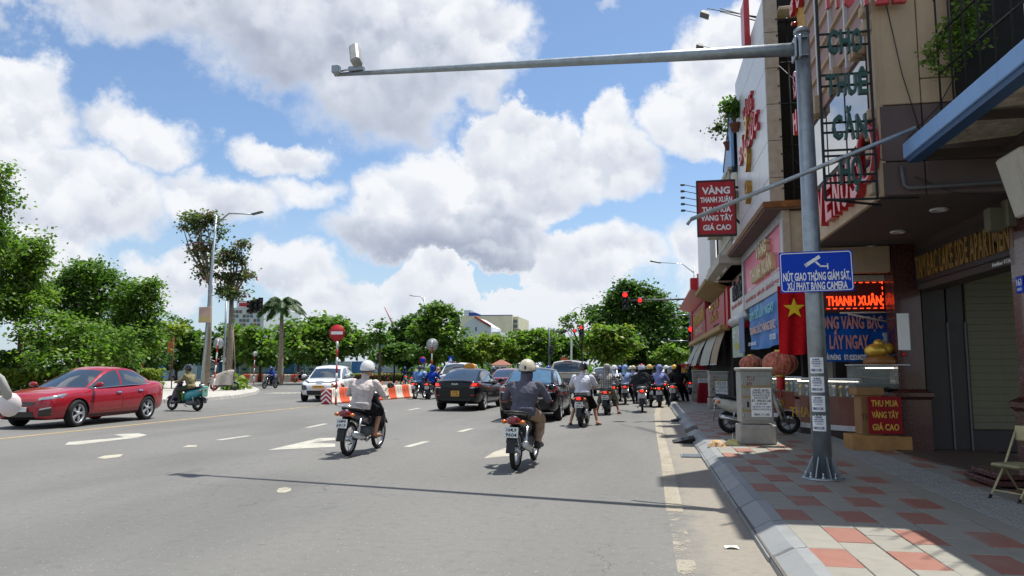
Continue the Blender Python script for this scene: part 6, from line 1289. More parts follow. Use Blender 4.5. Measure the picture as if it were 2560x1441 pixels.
mrel(wh, 'wall', MB().prism([(x0_, 0), (x0_, AY(0, 822, Y_).z), (xm, AY(0, 808, Y_).z), (x1_, AY(0, 830, Y_).z), (x1_, 0)], Y_, Y_ + 10, 'Y'), M['far_white']); mrel(wh, 'roof_edge', MB().tube([(xm, Y_ - .1, AY(0, 807, Y_).z), (x1_, Y_ - .1, AY(0, 829, Y_).z)], .22, 6), M['tile_roof']); pbox(wh, 'window', 1188, 818, 1192, 828, Y_ - .05, .1, M['far_glass']); pbox(wh, 'wing', 1228, 830, 1250, 922, Y_ + 1, 8, M['far_white'], 0); pbox(wh, 'balcony', 1230, 838, 1248, 846, Y_ + .6, .5, M['far_grey'])
sbg = bldg('building', 'white and blue site building with dark letters behind the street trees'); Y_ = 120; pbox(sbg, 'wall', 930, 845, 998, 922, Y_, 10, M['far_white'], 0); pbox(sbg, 'blue_cladding', 945, 862, 998, 892, Y_ - .2, .2, M['site_blue']); pbox(sbg, 'roof_ledge', 926, 838, 985, 846, Y_ - .5, 11, pm('teal_roof', '#5f9a9a'))
p, q = AY(968, 858, Y_ - .3), AY(997, 858, Y_ - .3); mrel(sbg, 'lettering', add_text(MB(), 'ADEL', ((p.x + q.x) / 2, Y_ - .25, p.z), UXF, UZ, q.x - p.x, .75, .02, .03), pm('far_navy', '#23406e'))
for k in range(6): pbox(sbg, 'window', 948 + k * 8, 868, 953 + k * 8, 878, Y_ - .25, .1, M['far_glass'])
hb = bldg('building', 'pale many windowed block with a red sign behind the tall island trees'); Y_ = 170
pbox(hb, 'wall', 575, 770, 655, 922, Y_, 20, M['far_white'], 0); pbox(hb, 'tower', 592, 752, 640, 772, Y_ + 1, 12, M['far_white']); pbox(hb, 'sign', 598, 758, 640, 766, Y_ - .3, .3, M['red_paint'])
for r_ in range(5):
    for c_ in range(8): 
        if (r_ + c_) % 4 != 3: pbox(hb, 'window', 580 + c_ * 9, 776 + r_ * 11, 586 + c_ * 9, 783 + r_ * 11, Y_ - .15, .1, M['far_glass'] if (r_ * c_) % 3 else pm('far_brown', '#7d5a50'))
kb = bldg('kiosk', 'small cream kiosk with a red tiled hip roof before the park', 'kiosk', (AY(1255, 0, 78).x, 78, .12))
MB().box(-.78, -.8, 0, .78, .8, 1.75).build('wall', M['far_cream'], kb); MB().loft([[(-1.0, -1.0, 1.72), (1.0, -1.0, 1.72), (1.0, 1.0, 1.72), (-1.0, 1.0, 1.72)], [(-.12, -.05, 2.28), (.12, -.05, 2.28), (.12, .05, 2.28), (-.12, .05, 2.28)]], True, True, False).build('roof', pm('kiosk_roof', '#8f5a48', rough=.8, scale=4), kb)
for sx in (-.66, .08): MB().box(sx, -.83, .75, sx + .58, -.8, 1.5).build('window', M['far_glass'], kb)
MB().box(-.82, -.86, 1.6, .82, -.8, 1.7).build('fascia', M['white_paint'], kb)
# printed hoarding boards along the building site
cm('hoarding_blue', '#3f78b8', rough=.5, scale=.35, var=.35); cm('hoarding_white', '#c3ccd6', rough=.55, scale=.5, var=.1); cm('hoarding_pale', '#86a9cc', rough=.5, scale=.35, var=.25)
hd = thing('site_hoarding', 'long blue and white printed hoarding behind the street trees', 'hoarding'); xa, xb2 = AY(385, 0, 88).x, AY(1010, 0, 88).x; n = 24
for k in range(n):
    x0_ = xa + (xb2 - xa) * k / n; x1_ = xa + (xb2 - xa) * (k + 1) / n; mt = ['hoarding_pale', 'hoarding_white', 'hoarding_blue', 'hoarding_pale', 'hoarding_white', 'hoarding_white'][(k * 7) % 6]
    MB().box(x0_ + .02, 88, .12, x1_ - .02, 88.06, 2.35).build('panel', M[mt], hd)
    if k % 3 == 1: MB().box(x0_ + .4, 87.96, 1.2, x1_ - .5, 87.99, 1.5).build('print_bar', M['hoarding_blue'] if mt == 'hoarding_white' else M['white_print'], hd)
rl = thing('park_railing', 'low dark iron railing along the far pavement', 'railing'); xa, xb2 = AY(560, 0, 80).x, AY(1010, 0, 80).x
for z in (.35, .95): MB().box(xa, 80.95, z, xb2, 81.0, z + .05).build('rail', M['dark_iron'], rl)
mb = MB()
for k in range(150): x_ = xa + (xb2 - xa) * k / 149; mb.box(x_ - .012, 80.96, .14, x_ + .012, 80.99, 1.0)
tag(mb.build('bars', M['dark_iron'], rl), kind='stuff')
for k, (px, py0, px1, py1, lb) in enumerate(((985, 838, 962, 768, 'thin tower crane jib rising behind the site building'),)):
    a, b, c = AY(px, 880, 320), AY(px, py0 - 10, 320), AY(px1, py1, 320); t = thing('tower_crane', lb, 'crane', (a.x, 320, 0)); mrel(t, 'mast', MB().tube([(a.x, 320, 0), (a.x, 320, b.z)], .9, 4), pm('crane_red', '#a5868c')); mrel(t, 'jib', MB().tube([b - Vector((-1.5, 0, 1)), c], [.6, .3], 4), pm('crane_red', '')); mrel(t, 'counter_jib', MB().cbox((b.x + 3, 320, b.z - 1), (5, 1, 1.6), .1), pm('crane_red', ''))
# ------------------------------------------------------------------ cars (local frame: forward +Y, ground z = 0)
from mathutils.bvhtree import BVHTree
def evalmesh(o, name):
    dg = bpy.context.evaluated_depsgraph_get(); me = D.meshes.new_from_object(o.evaluated_get(dg)); me.name = name; D.objects.remove(o); return me
def weld(me, d=0.0008):
    bm = bmesh.new(); bm.from_mesh(me); bmesh.ops.remove_doubles(bm, verts=bm.verts, dist=d); bmesh.ops.recalc_face_normals(bm, faces=bm.faces); bm.to_mesh(me); bm.free(); return me
def crom(K, m=5):
    K = [np.array(k, float) for k in K]; out = []
    for i in range(len(K) - 1):
        a, b, c, d = K[max(i - 1, 0)], K[i], K[i + 1], K[min(i + 2, len(K) - 1)]
        for j in range(m):
            t = j / m; out.append(.5 * ((2 * b) + (c - a) * t + (2 * a - 5 * b + 4 * c - d) * t * t + (3 * b - a - 3 * c + d) * t ** 3))
    out.append(K[-1]); return out
def body_section(w, zb, zt, crown=.03):
    dz = zt - zb; h = [(.0, zb), (.70 * w, zb), (.90 * w, zb + .02), (.965 * w, zb + .16 * dz), (.99 * w, zb + .34 * dz), (1.0 * w, zb + .56 * dz), (.985 * w, zb + .74 * dz), (.95 * w, zb + .88 * dz), (.88 * w, zb + .965 * dz), (.72 * w, zt + .3 * crown), (.38 * w, zt + .8 * crown)]
    return h + [(0, zt + crown)] + [(-x, z) for x, z in h[:0:-1]]
WHEELS = {}; cm('rim_alloy', '#b4b7ba', rough=.35, metal=.2, var=.05)
def wheel_meshes(r, wd, style):
    k = (r, wd, style)
    if k in WHEELS: return WHEELS[k]
    rr_ = r * .70; t = MB().lathe([(rr_, -wd / 2), (r * .93, -wd / 2), (r * .985, -wd * .38), (r, -wd * .2), (r, wd * .2), (r * .985, wd * .38), (r * .93, wd / 2), (rr_, wd / 2), (rr_ * .97, 0), (rr_, -wd / 2)], 30, axis='X', cap=False).mesh('tyre', M['rubber'])
    m = MB().mat(0); m.lathe([(rr_ * 1.01, wd * .36), (rr_ * 1.01, wd * .47), (rr_ * .93, wd * .47), (rr_ * .9, wd * .30), (rr_ * .9, wd * .1)], 28, axis='X', cap=False); ns = 5
    for i in range(ns):
        a0 = 2 * math.pi * i / ns
        for da in ((-.13, .13) if style == 'twin' else (0,)):
            w_ = .075 * r if style == 'twin' else .13 * r
            a = a0 + da; c, s = math.cos(a), math.sin(a); P = []
            for (q, ww, x) in ((.16 * r, w_, wd * .42), (rr_ * .95, w_ * .9, wd * .42)): P.append([(x - .03, c * q - s * ww * .5, s * q + c * ww * .5), (x, c * q - s * ww * .4, s * q + c * ww * .4), (x, c * q + s * ww * .4, s * q - c * ww * .4), (x - .03, c * q + s * ww * .5, s * q - c * ww * .5)])
            m.loft(P, True, True, False)
    m.lathe([(.17 * r, wd * .3), (.17 * r, wd * .43), (.1 * r, wd * .45), (.001, wd * .45)], 14, axis='X'); m.mat(1).lathe([(rr_ * .92, -wd * .2), (rr_ * .92, wd * .16), (.001, wd * .16)], 24, axis='X')
    WHEELS[k] = (t, m.mesh('rim', [M['rim_alloy'], M['black_plastic']])); return WHEELS[k]
def add_wheel(root, x, y, r, wd, style='twin', steer=0.0):
    t, rm = wheel_meshes(r, wd, style); o = D.objects.new('wheel', t); COL.objects.link(o); o.parent = root; o.location = (x, y, r); o.rotation_euler = (0, 0, (0 if x > 0 else math.pi) + steer)
    q = D.objects.new('rim', rm); COL.objects.link(q); q.parent = o
class Decal:
    def __init__(s, me): bm = bmesh.new(); bm.from_mesh(me); s.t = BVHTree.FromBMesh(bm); bm.free()
    def hit(s, axis, a, b):
        if axis == 'F': o, d = (a, 4, b), (0, -1, 0)
        elif axis == 'B': o, d = (a, -4, b), (0, 1, 0)
        elif axis == 'R': o, d = (3, a, b), (-1, 0, 0)
        elif axis == 'L': o, d = (-3, a, b), (1, 0, 0)
        else: o, d = (a, b, 4), (0, 0, -1)
        h = s.t.ray_cast(Vector(o), Vector(d)); return (h[0], Vector(d)) if h[0] is not None else (None, None)
    def patch(s, root, name, axis, q, mat, off=.012, n=7, th=.01):
        """q: four corners in the plane across the axis; a lens or panel laid on the body surface"""
        P = []
        for i in range(n):
            row = []
            for j in range(n):
                u, v = i / (n - 1), j / (n - 1); a = [(q[0][k] * (1 - u) + q[1][k] * u) * (1 - v) + (q[3][k] * (1 - u) + q[2][k] * u) * v for k in (0, 1)]
                h, d = s.hit(axis, *a)
                if h is None: h = Vector({'F': (a[0], 2, a[1]), 'B': (a[0], -2, a[1]), 'R': (.8, a[0], a[1]), 'L': (-.8, a[0], a[1]), 'T': (a[0], a[1], 1)}[axis]); 
                row.append(tuple(h - d * off if d is not None else h))
            P.append(row)
        d = {'F': (0, -th, 0), 'B': (0, th, 0), 'R': (-th, 0, 0), 'L': (th, 0, 0), 'T': (0, 0, -th)}[axis]
        return MB().sheet(P, d).build(name, mat, root)
def build_car(root, S, col, plate=None):
    """S: dict of stations and greenhouse keys"""
    rings = [[(x, y, z) for x, z in body_section(w, zb, zt, S.get('crown', .03))] for (y, w, zb, zt) in S['st']]
    def shrink(r, k, dy): 
        c = np.mean(np.array(r), 0); return [tuple(c + (np.array(p) - c) * k + np.array([0, dy, 0])) for p in r]
    rings = [shrink(rings[0], .55, -.012)] + rings + [shrink(rings[-1], .55, .012)]
    o = MB().loft(rings, True, True, True).build('body', [col, M['black_plastic']])
    bm = bmesh.new(); bm.from_mesh(o.data); bmesh.ops.recalc_face_normals(bm, faces=bm.faces); bm.to_mesh(o.data); bm.free()
    sb = o.modifiers.new('s', 'SUBSURF'); sb.levels = 2; cut = []
    r = S['wr']
    for y in S['axles']:
        c = MB().mat(1).lathe([(r * 1.13, -.34), (r * 1.13, .34)], 40, axis='X').build('cutter', [col, M['black_plastic']])
        for sx in (-1, 1):
            d = c if sx < 0 else c.copy()
            if sx > 0: COL.objects.link(d)
            d.location = (sx * (S['w'] - .02), y, r * 1.0); cut.append(d); m = o.modifiers.new('b', 'BOOLEAN'); m.operation = 'DIFFERENCE'; m.solver = 'EXACT'; m.object = d
    me = evalmesh(o, 'body')
    for c in cut: D.objects.remove(c)
    me.polygons.foreach_set('use_smooth', [True] * len(me.polygons)); 
    if hasattr(me, 'set_sharp_from_angle'): me.set_sharp_from_angle(angle=R(38))
    b = D.objects.new('body', me); COL.objects.link(b); b.parent = root; dc = Decal(me)
    # greenhouse
    C, Rl = crom(S['centre'], 6), crom(S['rail'], 6); nb = len(C); wb, zb = S['wb'], S['belt']; mbs = {}
    def quad(cat, p): mbs.setdefault(cat, MB()).add([tuple(x) for x in p], [(0, 1, 2, 3)], True)
    sv = [-1, -.93, -.7, -.4, 0, .4, .7, .93, 1]
    def top(i, s): c, q = C[i], Rl[i]; k = 1 - s * s; return np.array([q[0] * s, q[1] + (c[0] - q[1]) * k, q[2] + (c[1] - q[2]) * k])
    i1, i3 = 6 * S['k1'], 6 * S['k2']
    for i in range(nb - 1):
        for j in range(len(sv) - 1):
            edge = j in (0, len(sv) - 2)
            cat = 'roof' if i1 <= i < i3 else (('pillar', j > 2) if edge else ('windscreen' if i < i1 else 'rear_window'))
            quad(cat, (top(i, sv[j]), top(i + 1, sv[j]), top(i + 1, sv[j + 1]), top(i, sv[j + 1])))
    tv = [0, .1, .3, .5, .7, .88, 1.0]
    def side(i, t, sx): q = Rl[i]; z0 = zb(q[1]); return np.array([sx * ((q[0] * (1 - t) + wb(q[1]) * t) + .035 * math.sin(math.pi * t) * min(1, (q[2] - z0) * 3)), q[1], q[2] * (1 - t) + z0 * t])
    for sx in (-1, 1):
        for i in range(nb - 1):
            ym = (Rl[i][1] + Rl[i + 1][1]) / 2
            for j in range(len(tv) - 1):
                pil = j == 0 or any(a <= ym <= b_ for a, b_ in S['pillars'])
                quad(('pillar', sx > 0) if pil else ('side_window', sx, sum(ym < a for a, _ in S['pillars'])), (side(i, tv[j], sx), side(i, tv[j + 1], sx), side(i + 1, tv[j + 1], sx), side(i + 1, tv[j], sx)))
    for k, mb in mbs.items():
        if mb.f:
            nm = k if isinstance(k, str) else k[0]; q = mb.build(nm, col if nm in ('roof', 'pillar') else S.get('glass', M['car_glass']), root); weld(q.data); q.data.polygons.foreach_set('use_smooth', [True] * len(q.data.polygons))
    for sx in (-1, 1):
        MB().tube([(sx * (wb(y) + .012), y, zb(y) + .004) for y in np.linspace(Rl[0][1] - .12, Rl[-1][1] + .08, 12)], .011, 5).build('belt_trim', S.get('trim', M['black_gloss']), root)
    # wheels
    for k, y in enumerate(S['axles']):
        for sx in (-1, 1): add_wheel(root, sx * (S['w'] - .115), y, r, .2, S.get('style', 'twin'), S.get('steer', 0) if k == 0 else 0)
    # mirrors, handles, door seams
    ym = S['mirror']
    for sx in (-1, 1):
        MB().ell((sx * (S['w'] + .07), ym, zb(ym) + .10), .12, .06, .07, 12, 9).build('mirror', col, root); MB().cbox((sx * (S['w'] - .03), ym + .01, zb(ym) + .05), (.14, .05, .04), .01).build('mirror_arm', M['black_plastic'], root)
        ax = 'R' if sx > 0 else 'L'
        for y in S['seams']: dc.patch(root, 'door_seam', ax, ((y, S['sill']), (y + .014, S['sill']), (y + .014, zb(y) - .02), (y, zb(y) - .02)), M['black_plastic'], .003, 6, .004)
        for y in S['handles']: dc.patch(root, 'door_handle', ax, ((y, zb(y) - .17), (y + .17, zb(y) - .165), (y + .17, zb(y) - .135), (y, zb(y) - .14)), S.get('handle', M['chrome']), .03, 4, .02)
        dc.patch(root, 'sill_trim', ax, ((S['axles'][1] + r * 1.2, S['sill'] - .06), (S['axles'][0] - r * 1.2, S['sill'] - .06), (S['axles'][0] - r * 1.2, S['sill'] - .005), (S['axles'][1] + r * 1.2, S['sill'] - .005)), M['black_plastic'], .006, 4, .01)
    return dc
M['car_glass'] = pm('car_glass', '#3b464d', rough=.05, spec=.9, coat=1.0, var=.02, metal=.35)
M['sky_glass'] = pm('sky_glass', '#2c3a44', rough=.05, spec=1.0, coat=1.0, metal=.25, var=.02)
sed_wb = lambda y: .80 - .06 * max(0, y) ** 2 * .5 - .035 * max(0, -y - .6) ** 2
def sedan_spec(L=4.5, W=.89, Hs=1.44, wbase=2.70, deck=1.03):
    f = L / 2; k = Hs / 1.44; ax = (wbase / 2 + .02, -wbase / 2 + .02)
    st = [(-f, .66, .36, deck - .08), (-f + .04, .74, .30, deck - .02), (-f + .22, .83, .25, deck), (-f + .62, W - .015, .22, deck + .0), (-1.0, W, .19, .98 * k), (0, W, .18, .95 * k), (.9, W, .18, .93 * k), (1.35, W - .015, .19, .91 * k), (f - .5, W - .05, .20, .85 * k), (f - .2, .78, .2, .79 * k), (f - .06, .68, .22, .70 * k), (f, .56, .28, .60 * k)]
    return dict(st=st, w=W, wr=.325, axles=ax, wb=sed_wb, belt=lambda y: (.935 - .045 * y * .9) * k if y > -.6 else (.96 + .01 * (-y - .6)) * k,
        centre=[(1.12, .92 * k), (.28, 1.37 * k), (-.35, 1.455 * k), (-1.02, 1.40 * k), (-1.82, 1.05 * k)], rail=[(.74, .98, .90 * k), (.585, .10, 1.33 * k), (.60, -.38, 1.40 * k), (.575, -.98, 1.345 * k), (.66, -1.68, 1.03 * k)],
        k1=1, k2=3, pillars=[(-.32, -.20), (-1.9, -1.30)], mirror=.80, seams=(.88, -.24, -1.1), handles=(-.16, -1.04), sill=.30, style='twin')
def plate_obj(root, at, txt, mat, rot=0.0, s=1.0, w=.3, h=.19):
    p = MB().cbox((0, 0, 0), (w * s, .012, h * s), .004).build('number_plate', mat, root); p.location = at; p.rotation_euler = (rot, 0, 0); mb = MB()
    for k, t in enumerate(txt): add_text(mb, t, (0, -.008, h * s * (.08 - .42 * k)), UXF, UZ, w * s * (.6 if k == 0 else .78), h * s * .34, .002, .01)
    mb.build('lettering', M['ink_black'], p); return p
def place(root, x, y, hd): root.location = (x, y, 0); root.rotation_euler.z = R(hd)

# the red saloon coming towards us
car = thing('car', 'glossy red saloon car driving towards the camera with alloy wheels', 'car', group='cars on the road')
cm('headlamp', '#8d969b', rough=.12, metal=.5, coat=.9)
RED = pm('car_red', (0.31, 0.010, 0.020), rough=.25, var=.04, coat=.8, spec=.3)
S = sedan_spec(4.5, .90, 1.50, 2.70, 1.09); S['wr'] = .338; S['trim'] = M['chrome']; S['steer'] = R(4); dc = build_car(car, S, RED)
for sx in (-1, 1):
    dc.patch(car, 'headlight', 'F', ((sx * .46, .68), (sx * .80, .735), (sx * .80, .81), (sx * .45, .745)), M['headlamp'], .012); dc.patch(car, 'headlight_side', 'R' if sx > 0 else 'L', ((1.70, .81), (1.98, .74), (1.98, .80), (1.74, .845)), M['headlamp'], .010)
    dc.patch(car, 'intake', 'F', ((sx * .50, .30), (sx * .72, .32), (sx * .74, .50), (sx * .52, .44)), M['black_gloss'], .006); dc.patch(car, 'fog_lamp', 'F', ((sx * .54, .455), (sx * .73, .50), (sx * .73, .53), (sx * .54, .485)), M['clear_lamp'], .014, 4)
    dc.patch(car, 'tail_light', 'B', ((sx * .45, .82), (sx * .76, .80), (sx * .76, .93), (sx * .45, .90)), M['red_lamp'], .012)
dc.patch(car, 'grille', 'F', ((-.36, .56), (.36, .56), (.42, .65), (-.42, .65)), M['black_gloss'], .01); dc.patch(car, 'lower_grille', 'F', ((-.42, .25), (.42, .25), (.36, .42), (-.36, .42)), M['black_gloss'], .008)
dc.patch(car, 'front_lip', 'F', ((-.56, .215), (.56, .215), (.56, .25), (-.56, .25)), M['black_plastic'], .02); plate_obj(car, (0, 2.30, .47), ('15A-', ), M['plate_white'], 0, 1, .46, .11).rotation_euler.z = math.pi
place(car, -14.0 - .87 - .02, 17.9, 180 + 1.0)

# the black taxi
TAX = paint('car_black', '#07090e')
taxi = thing('car', 'black taxi saloon with an orange roof sign and yellow number plate', 'car', group='cars on the road')
S = sedan_spec(4.3, .865, 1.46, 2.57, 1.05); S['glass'] = M['sky_glass']; dc = build_car(taxi, S, TAX)
def rear_saloon(root, dc, L, lamp='red_lit', lens2='red_lamp', deck=1.05, plate=None, pm_=None, badge=None, clear=False):
    for sx in (-1, 1):
        dc.patch(root, 'tail_light', 'B', ((sx * .50, .80), (sx * .77, .83), (sx * .77, .97), (sx * .56, .95)), M[lens2], .014); dc.patch(root, 'brake_lamp', 'B', ((sx * .58, .86), (sx * .73, .87), (sx * .73, .94), (sx * .62, .94)), M[lamp], .022, 5)
        dc.patch(root, 'tail_light', 'R' if sx > 0 else 'L', ((-L / 2 + .10, .83), (-L / 2 + .45, .90), (-L / 2 + .42, .97), (-L / 2 + .10, .96)), M[lens2], .012)
        if clear: dc.patch(root, 'reverse_lamp', 'B', ((sx * .52, .78), (sx * .76, .80), (sx * .76, .835), (sx * .52, .815)), M['clear_lamp'], .014, 4)
        dc.patch(root, 'reflector', 'B', ((sx * .54, .52), (sx * .74, .53), (sx * .74, .57), (sx * .54, .56)), M['red_lamp'], .012, 4)
    dc.patch(root, 'boot_seam', 'B', ((-.56, .70), (.56, .70), (.56, .708), (-.56, .708)), M['black_plastic'], .004, 6, .004); dc.patch(root, 'bumper_insert', 'B', ((-.5, .34), (.5, .34), (.56, .44), (-.56, .44)), M['black_plastic'], .008)
    if plate: plate_obj(root, (0, -L / 2 - .035, .60), plate, pm_, 0)
    if badge: add_text(MB(), badge, (0, -L / 2 - .03, .90), UXF, UZ, .24, .05, .012, .03).build('badge', M['chrome'], root)
    MB().tube([(0, -1.05, 1.44), (0, -1.25, 1.62)], .006, 5).build('aerial', M['black_plastic'], root); MB().tube([(.42, -L / 2 + .1, .26), (.42, -L / 2 - .02, .25)], .03, 8).build('exhaust', M['steel'], root)
rear_saloon(taxi, dc, 4.3, plate=('15E', '012.43'), pm_=M['plate_yellow'], badge='KIA', clear=True)
MB().loft([[(-.22, -.38, 1.44), (.22, -.38, 1.44), (.22, -.2, 1.45), (-.22, -.2, 1.45)], [(-.2, -.37, 1.56), (.2, -.37, 1.56), (.2, -.21, 1.56), (-.2, -.21, 1.56)], [(-.1, -.35, 1.64), (.1, -.35, 1.64), (.1, -.23, 1.64), (-.1, -.23, 1.64)]], True, True, False).build('roof_sign', pm('taxi_orange', '#e59a1a', rough=.4, emit=.0), taxi)
place(taxi, -6.35, 27.0, -2)

# dark saloon ahead of the grey rider, maroon saloon beyond the taxi
vios = thing('car', 'black saloon car ahead of the grey jacketed rider with a bluish rear window', 'car', group='cars on the road')
S = sedan_spec(4.3, .87, 1.47, 2.55, 1.04); S['glass'] = pm('blue_glass', '#4a6f86', rough=.06, spec=1.0, coat=1.0, metal=.3); dc = build_car(vios, S, TAX)
rear_saloon(vios, dc, 4.3, 'red_lamp', 'red_lamp', plate=('15A', '123.09'), pm_=M['plate_white'], clear=True); 
for sx in (-1, 1): dc.patch(vios, 'reverse_lamp', 'B', ((sx * .6, .925), (sx * .77, .935), (sx * .77, .985), (sx * .62, .975)), M['clear_lamp'], .02, 4)
place(vios, -3.2, 22.3, 0)
mar = thing('car', 'maroon saloon car between the taxi and the black saloon', 'car', group='cars on the road')
S = sedan_spec(4.4, .89, 1.45, 2.65, 1.05); S['glass'] = M['sky_glass']; dc = build_car(mar, S, pm('car_maroon', (0.20, 0.012, 0.028), rough=.3, var=.04, coat=1.0)); rear_saloon(mar, dc, 4.4, 'red_lamp', 'red_lamp'); place(mar, -6.1, 34.2, -1)

# sport utility shapes
def suv_spec(L=4.45, W=.91, Hs=1.66, wbase=2.68):
    f = L / 2; ax = (wbase / 2 + .05, -wbase / 2 + .05); k = Hs / 1.66
    st = [(-f, .68, .42, 1.02 * k), (-f + .05, .78, .34, 1.08 * k), (-f + .3, .86, .28, 1.10 * k), (-1.0, W, .25, 1.09 * k), (0, W, .25, 1.07 * k), (.85, W, .25, 1.06 * k), (1.3, W - .01, .25, 1.02 * k), (f - .5, W - .04, .27, .96 * k), (f - .18, .80, .27, .88 * k), (f - .05, .68, .30, .78 * k), (f, .56, .36, .68 * k)]
    return dict(st=st, w=W, wr=.35, axles=ax, wb=lambda y: .82 - .03 * max(0, y) ** 2 - .01 * max(0, -y - 1) ** 2, belt=lambda y: (1.07 - .02 * y) * k,
        centre=[(1.12, 1.04 * k), (.45, 1.50 * k), (-.3, 1.65 * k), (-1.6, 1.60 * k), (-2.08, 1.12 * k)], rail=[(.76, 1.0, 1.02 * k), (.62, .28, 1.46 * k), (.645, -.35, 1.58 * k), (.62, -1.55, 1.52 * k), (.70, -2.02, 1.10 * k)],
        k1=1, k2=3, pillars=[(-.30, -.16), (-1.25, -1.10), (-2.2, -1.72)], mirror=.80, seams=(.9, -.22, -1.12), handles=(-.12, -1.06), sill=.40, style='single', trim=M['black_gloss'])
suv = thing('car', 'white compact utility car facing the camera behind the chevron barrier', 'car', group='cars on the road')
WHT = pm('car_white', '#d9dcde', rough=.3, var=.03, coat=.9); S = suv_spec(4.4, .91, 1.62, 2.6); S['glass'] = M['sky_glass']; dc = build_car(suv, S, WHT)
for sx in (-1, 1):
    dc.patch(suv, 'headlight', 'F', ((sx * .44, .82), (sx * .80, .93), (sx * .80, .99), (sx * .44, .87)), M['black_gloss'], .014); dc.patch(suv, 'fog_bezel', 'F', ((sx * .5, .55), (sx * .78, .5), (sx * .78, .75), (sx * .56, .72)), M['black_gloss'], .012)
    dc.patch(suv, 'arch_trim', 'R' if sx > 0 else 'L', ((1.0, .27), (2.0, .30), (1.95, .36), (1.0, .36)), M['black_plastic'], .012)
dc.patch(suv, 'lower_bumper', 'F', ((-.72, .32), (.72, .32), (.70, .50), (-.70, .50)), M['black_plastic'], .012); dc.patch(suv, 'grille_bar', 'F', ((-.42, .84), (.42, .84), (.44, .87), (-.44, .87)), M['black_gloss'], .012); dc.patch(suv, 'emblem', 'F', ((-.12, .80), (.12, .80), (.16, .90), (-.16, .90)), M['chrome'], .022, 4)
plate_obj(suv, (0, 2.30, .66), ('15E-004.71',), M['plate_yellow'], 0, 1, .5, .12).rotation_euler.z = math.pi
place(suv, -14.45, 32.6, 180 + 12)
suv2 = thing('car', 'white utility car queueing in front of the black taxi', 'car', group='cars on the road'); S = suv_spec(4.7, .93, 1.76, 2.75); dc = build_car(suv2, S, WHT)
place(suv2, -9.3, 38.0, -1)
MB().cbox((0, -1.88, 1.735), (.42, .06, .04), .01).build('high_brake_lamp', M['red_lamp'], suv2)
suv3 = thing('car', 'black utility car with a red high brake light ahead of the maroon saloon', 'car', group='cars on the road'); S = suv_spec(4.7, .93, 1.74, 2.75); dc = build_car(suv3, S, TAX); MB().cbox((0.1, -1.9, 1.70), (.55, .06, .08), .01).build('high_brake_lamp', M['red_lit'], suv3)
for sx in (-.6, .6): MB().tube([(sx, .2, 1.72), (sx, -.3, 1.80), (sx, -1.4, 1.78), (sx, -1.6, 1.68)], .02, 6).build('roof_rail', M['steel'], suv3)
place(suv3, -6.6, 44.0, 0)
silv = thing('car', 'silver grey hatchback half hidden behind the plaid shirted rider', 'car', group='cars on the road'); S = suv_spec(4.1, .89, 1.56, 2.5); dc = build_car(silv, S, pm('car_silver', '#b9b8b2', rough=.3, metal=.5, coat=.8, var=.04))
for sx in (-1, 1): dc.patch(silv, 'tail_light', 'B', ((sx * .55, .8), (sx * .78, .82), (sx * .78, 1.04), (sx * .62, 1.02)), M['red_lamp'], .014); dc.patch(silv, 'tail_light', 'R' if sx > 0 else 'L', ((-2.0, .84), (-1.78, .95), (-1.8, 1.03), (-2.0, 1.03)), M['red_lamp'], .012)
place(silv, AY(1556, 950, 40).x - .9, 42.0, 0)
whf = thing('car', 'white car crossing far ahead at the end of the road', 'car', group='cars on the road'); S = suv_spec(4.5, .92, 1.62, 2.65); build_car(whf, S, WHT); p = G(1688, 984); place(whf, AY(1686, 960, 44).x, 44.0, 0)
# pickup
pk = thing('car', 'beige crew cab pickup truck with lit tail lights in the queue', 'car', group='cars on the road'); BEI = pm('car_beige', '#b3aa9a', rough=.32, metal=.3, coat=.8, var=.04)
f = 2.65; S = dict(st=[(-f, .80, .55, .86), (-f + .03, .88, .50, .92), (-f + .2, .92, .46, .96), (-1.0, .93, .40, 1.0), (0, .93, .38, 1.08), (1.0, .93, .38, 1.12), (1.7, .91, .4, 1.1), (f - .25, .86, .42, 1.04), (f - .05, .76, .46, .95), (f, .62, .52, .85)], w=.93, wr=.385, axles=(1.65, -1.55), wb=lambda y: .86, belt=lambda y: 1.10 - 0 * y,
    centre=[(1.25, 1.10), (.6, 1.62), (.1, 1.79), (-.72, 1.77), (-.92, 1.1)], rail=[(.80, 1.15, 1.08), (.66, .45, 1.56), (.68, .05, 1.70), (.67, -.7, 1.68), (.78, -.9, 1.08)], k1=1, k2=3, pillars=[(.1, .2), (-1, -.62)], mirror=.95, seams=(1.0, .14, -.75), handles=(.2, -.66), sill=.5, style='single')
dc = build_car(pk, S, BEI); MB().cbox((0, -.92, 1.77), (.36, .08, .05), .01).build('high_brake_lamp', M['red_lamp'], pk)
for sx in (-1, 1):
    MB().cbox((sx * .90, -1.75, 1.12), (.09, 1.75, .28), .03).build('bed_side', BEI, pk); MB().cbox((sx * .86, -2.645, 1.0), (.17, .05, .34), .02).build('tail_light', M['red_lamp'], pk)
    MB().cbox((sx * .86, -2.675, 1.1), (.15, .02, .07), .008).build('brake_lamp', M['red_lit'], pk)
MB().cbox((0, -2.62, 1.04), (1.56, .06, .44), .02).build('tailgate', BEI, pk); MB().cbox((0, -2.62, 1.275), (1.56, .08, .04), .01).build('tailgate_cap', BEI, pk); MB().cbox((0, -2.7, .55), (1.7, .18, .2), .03).build('bumper', M['grey_plastic'], pk)
MB().cbox((0, -2.655, .95), (1.5, .012, .2), .004).build('tailgate_panel', M['grey_plastic'], pk); MB().box(-.86, -2.55, .95, .86, -.95, .98).build('bed_floor', M['black_plastic'], pk)
place(pk, -3.35, 33.6, 0); pk.scale = (1.0, 1.0, 1.0)
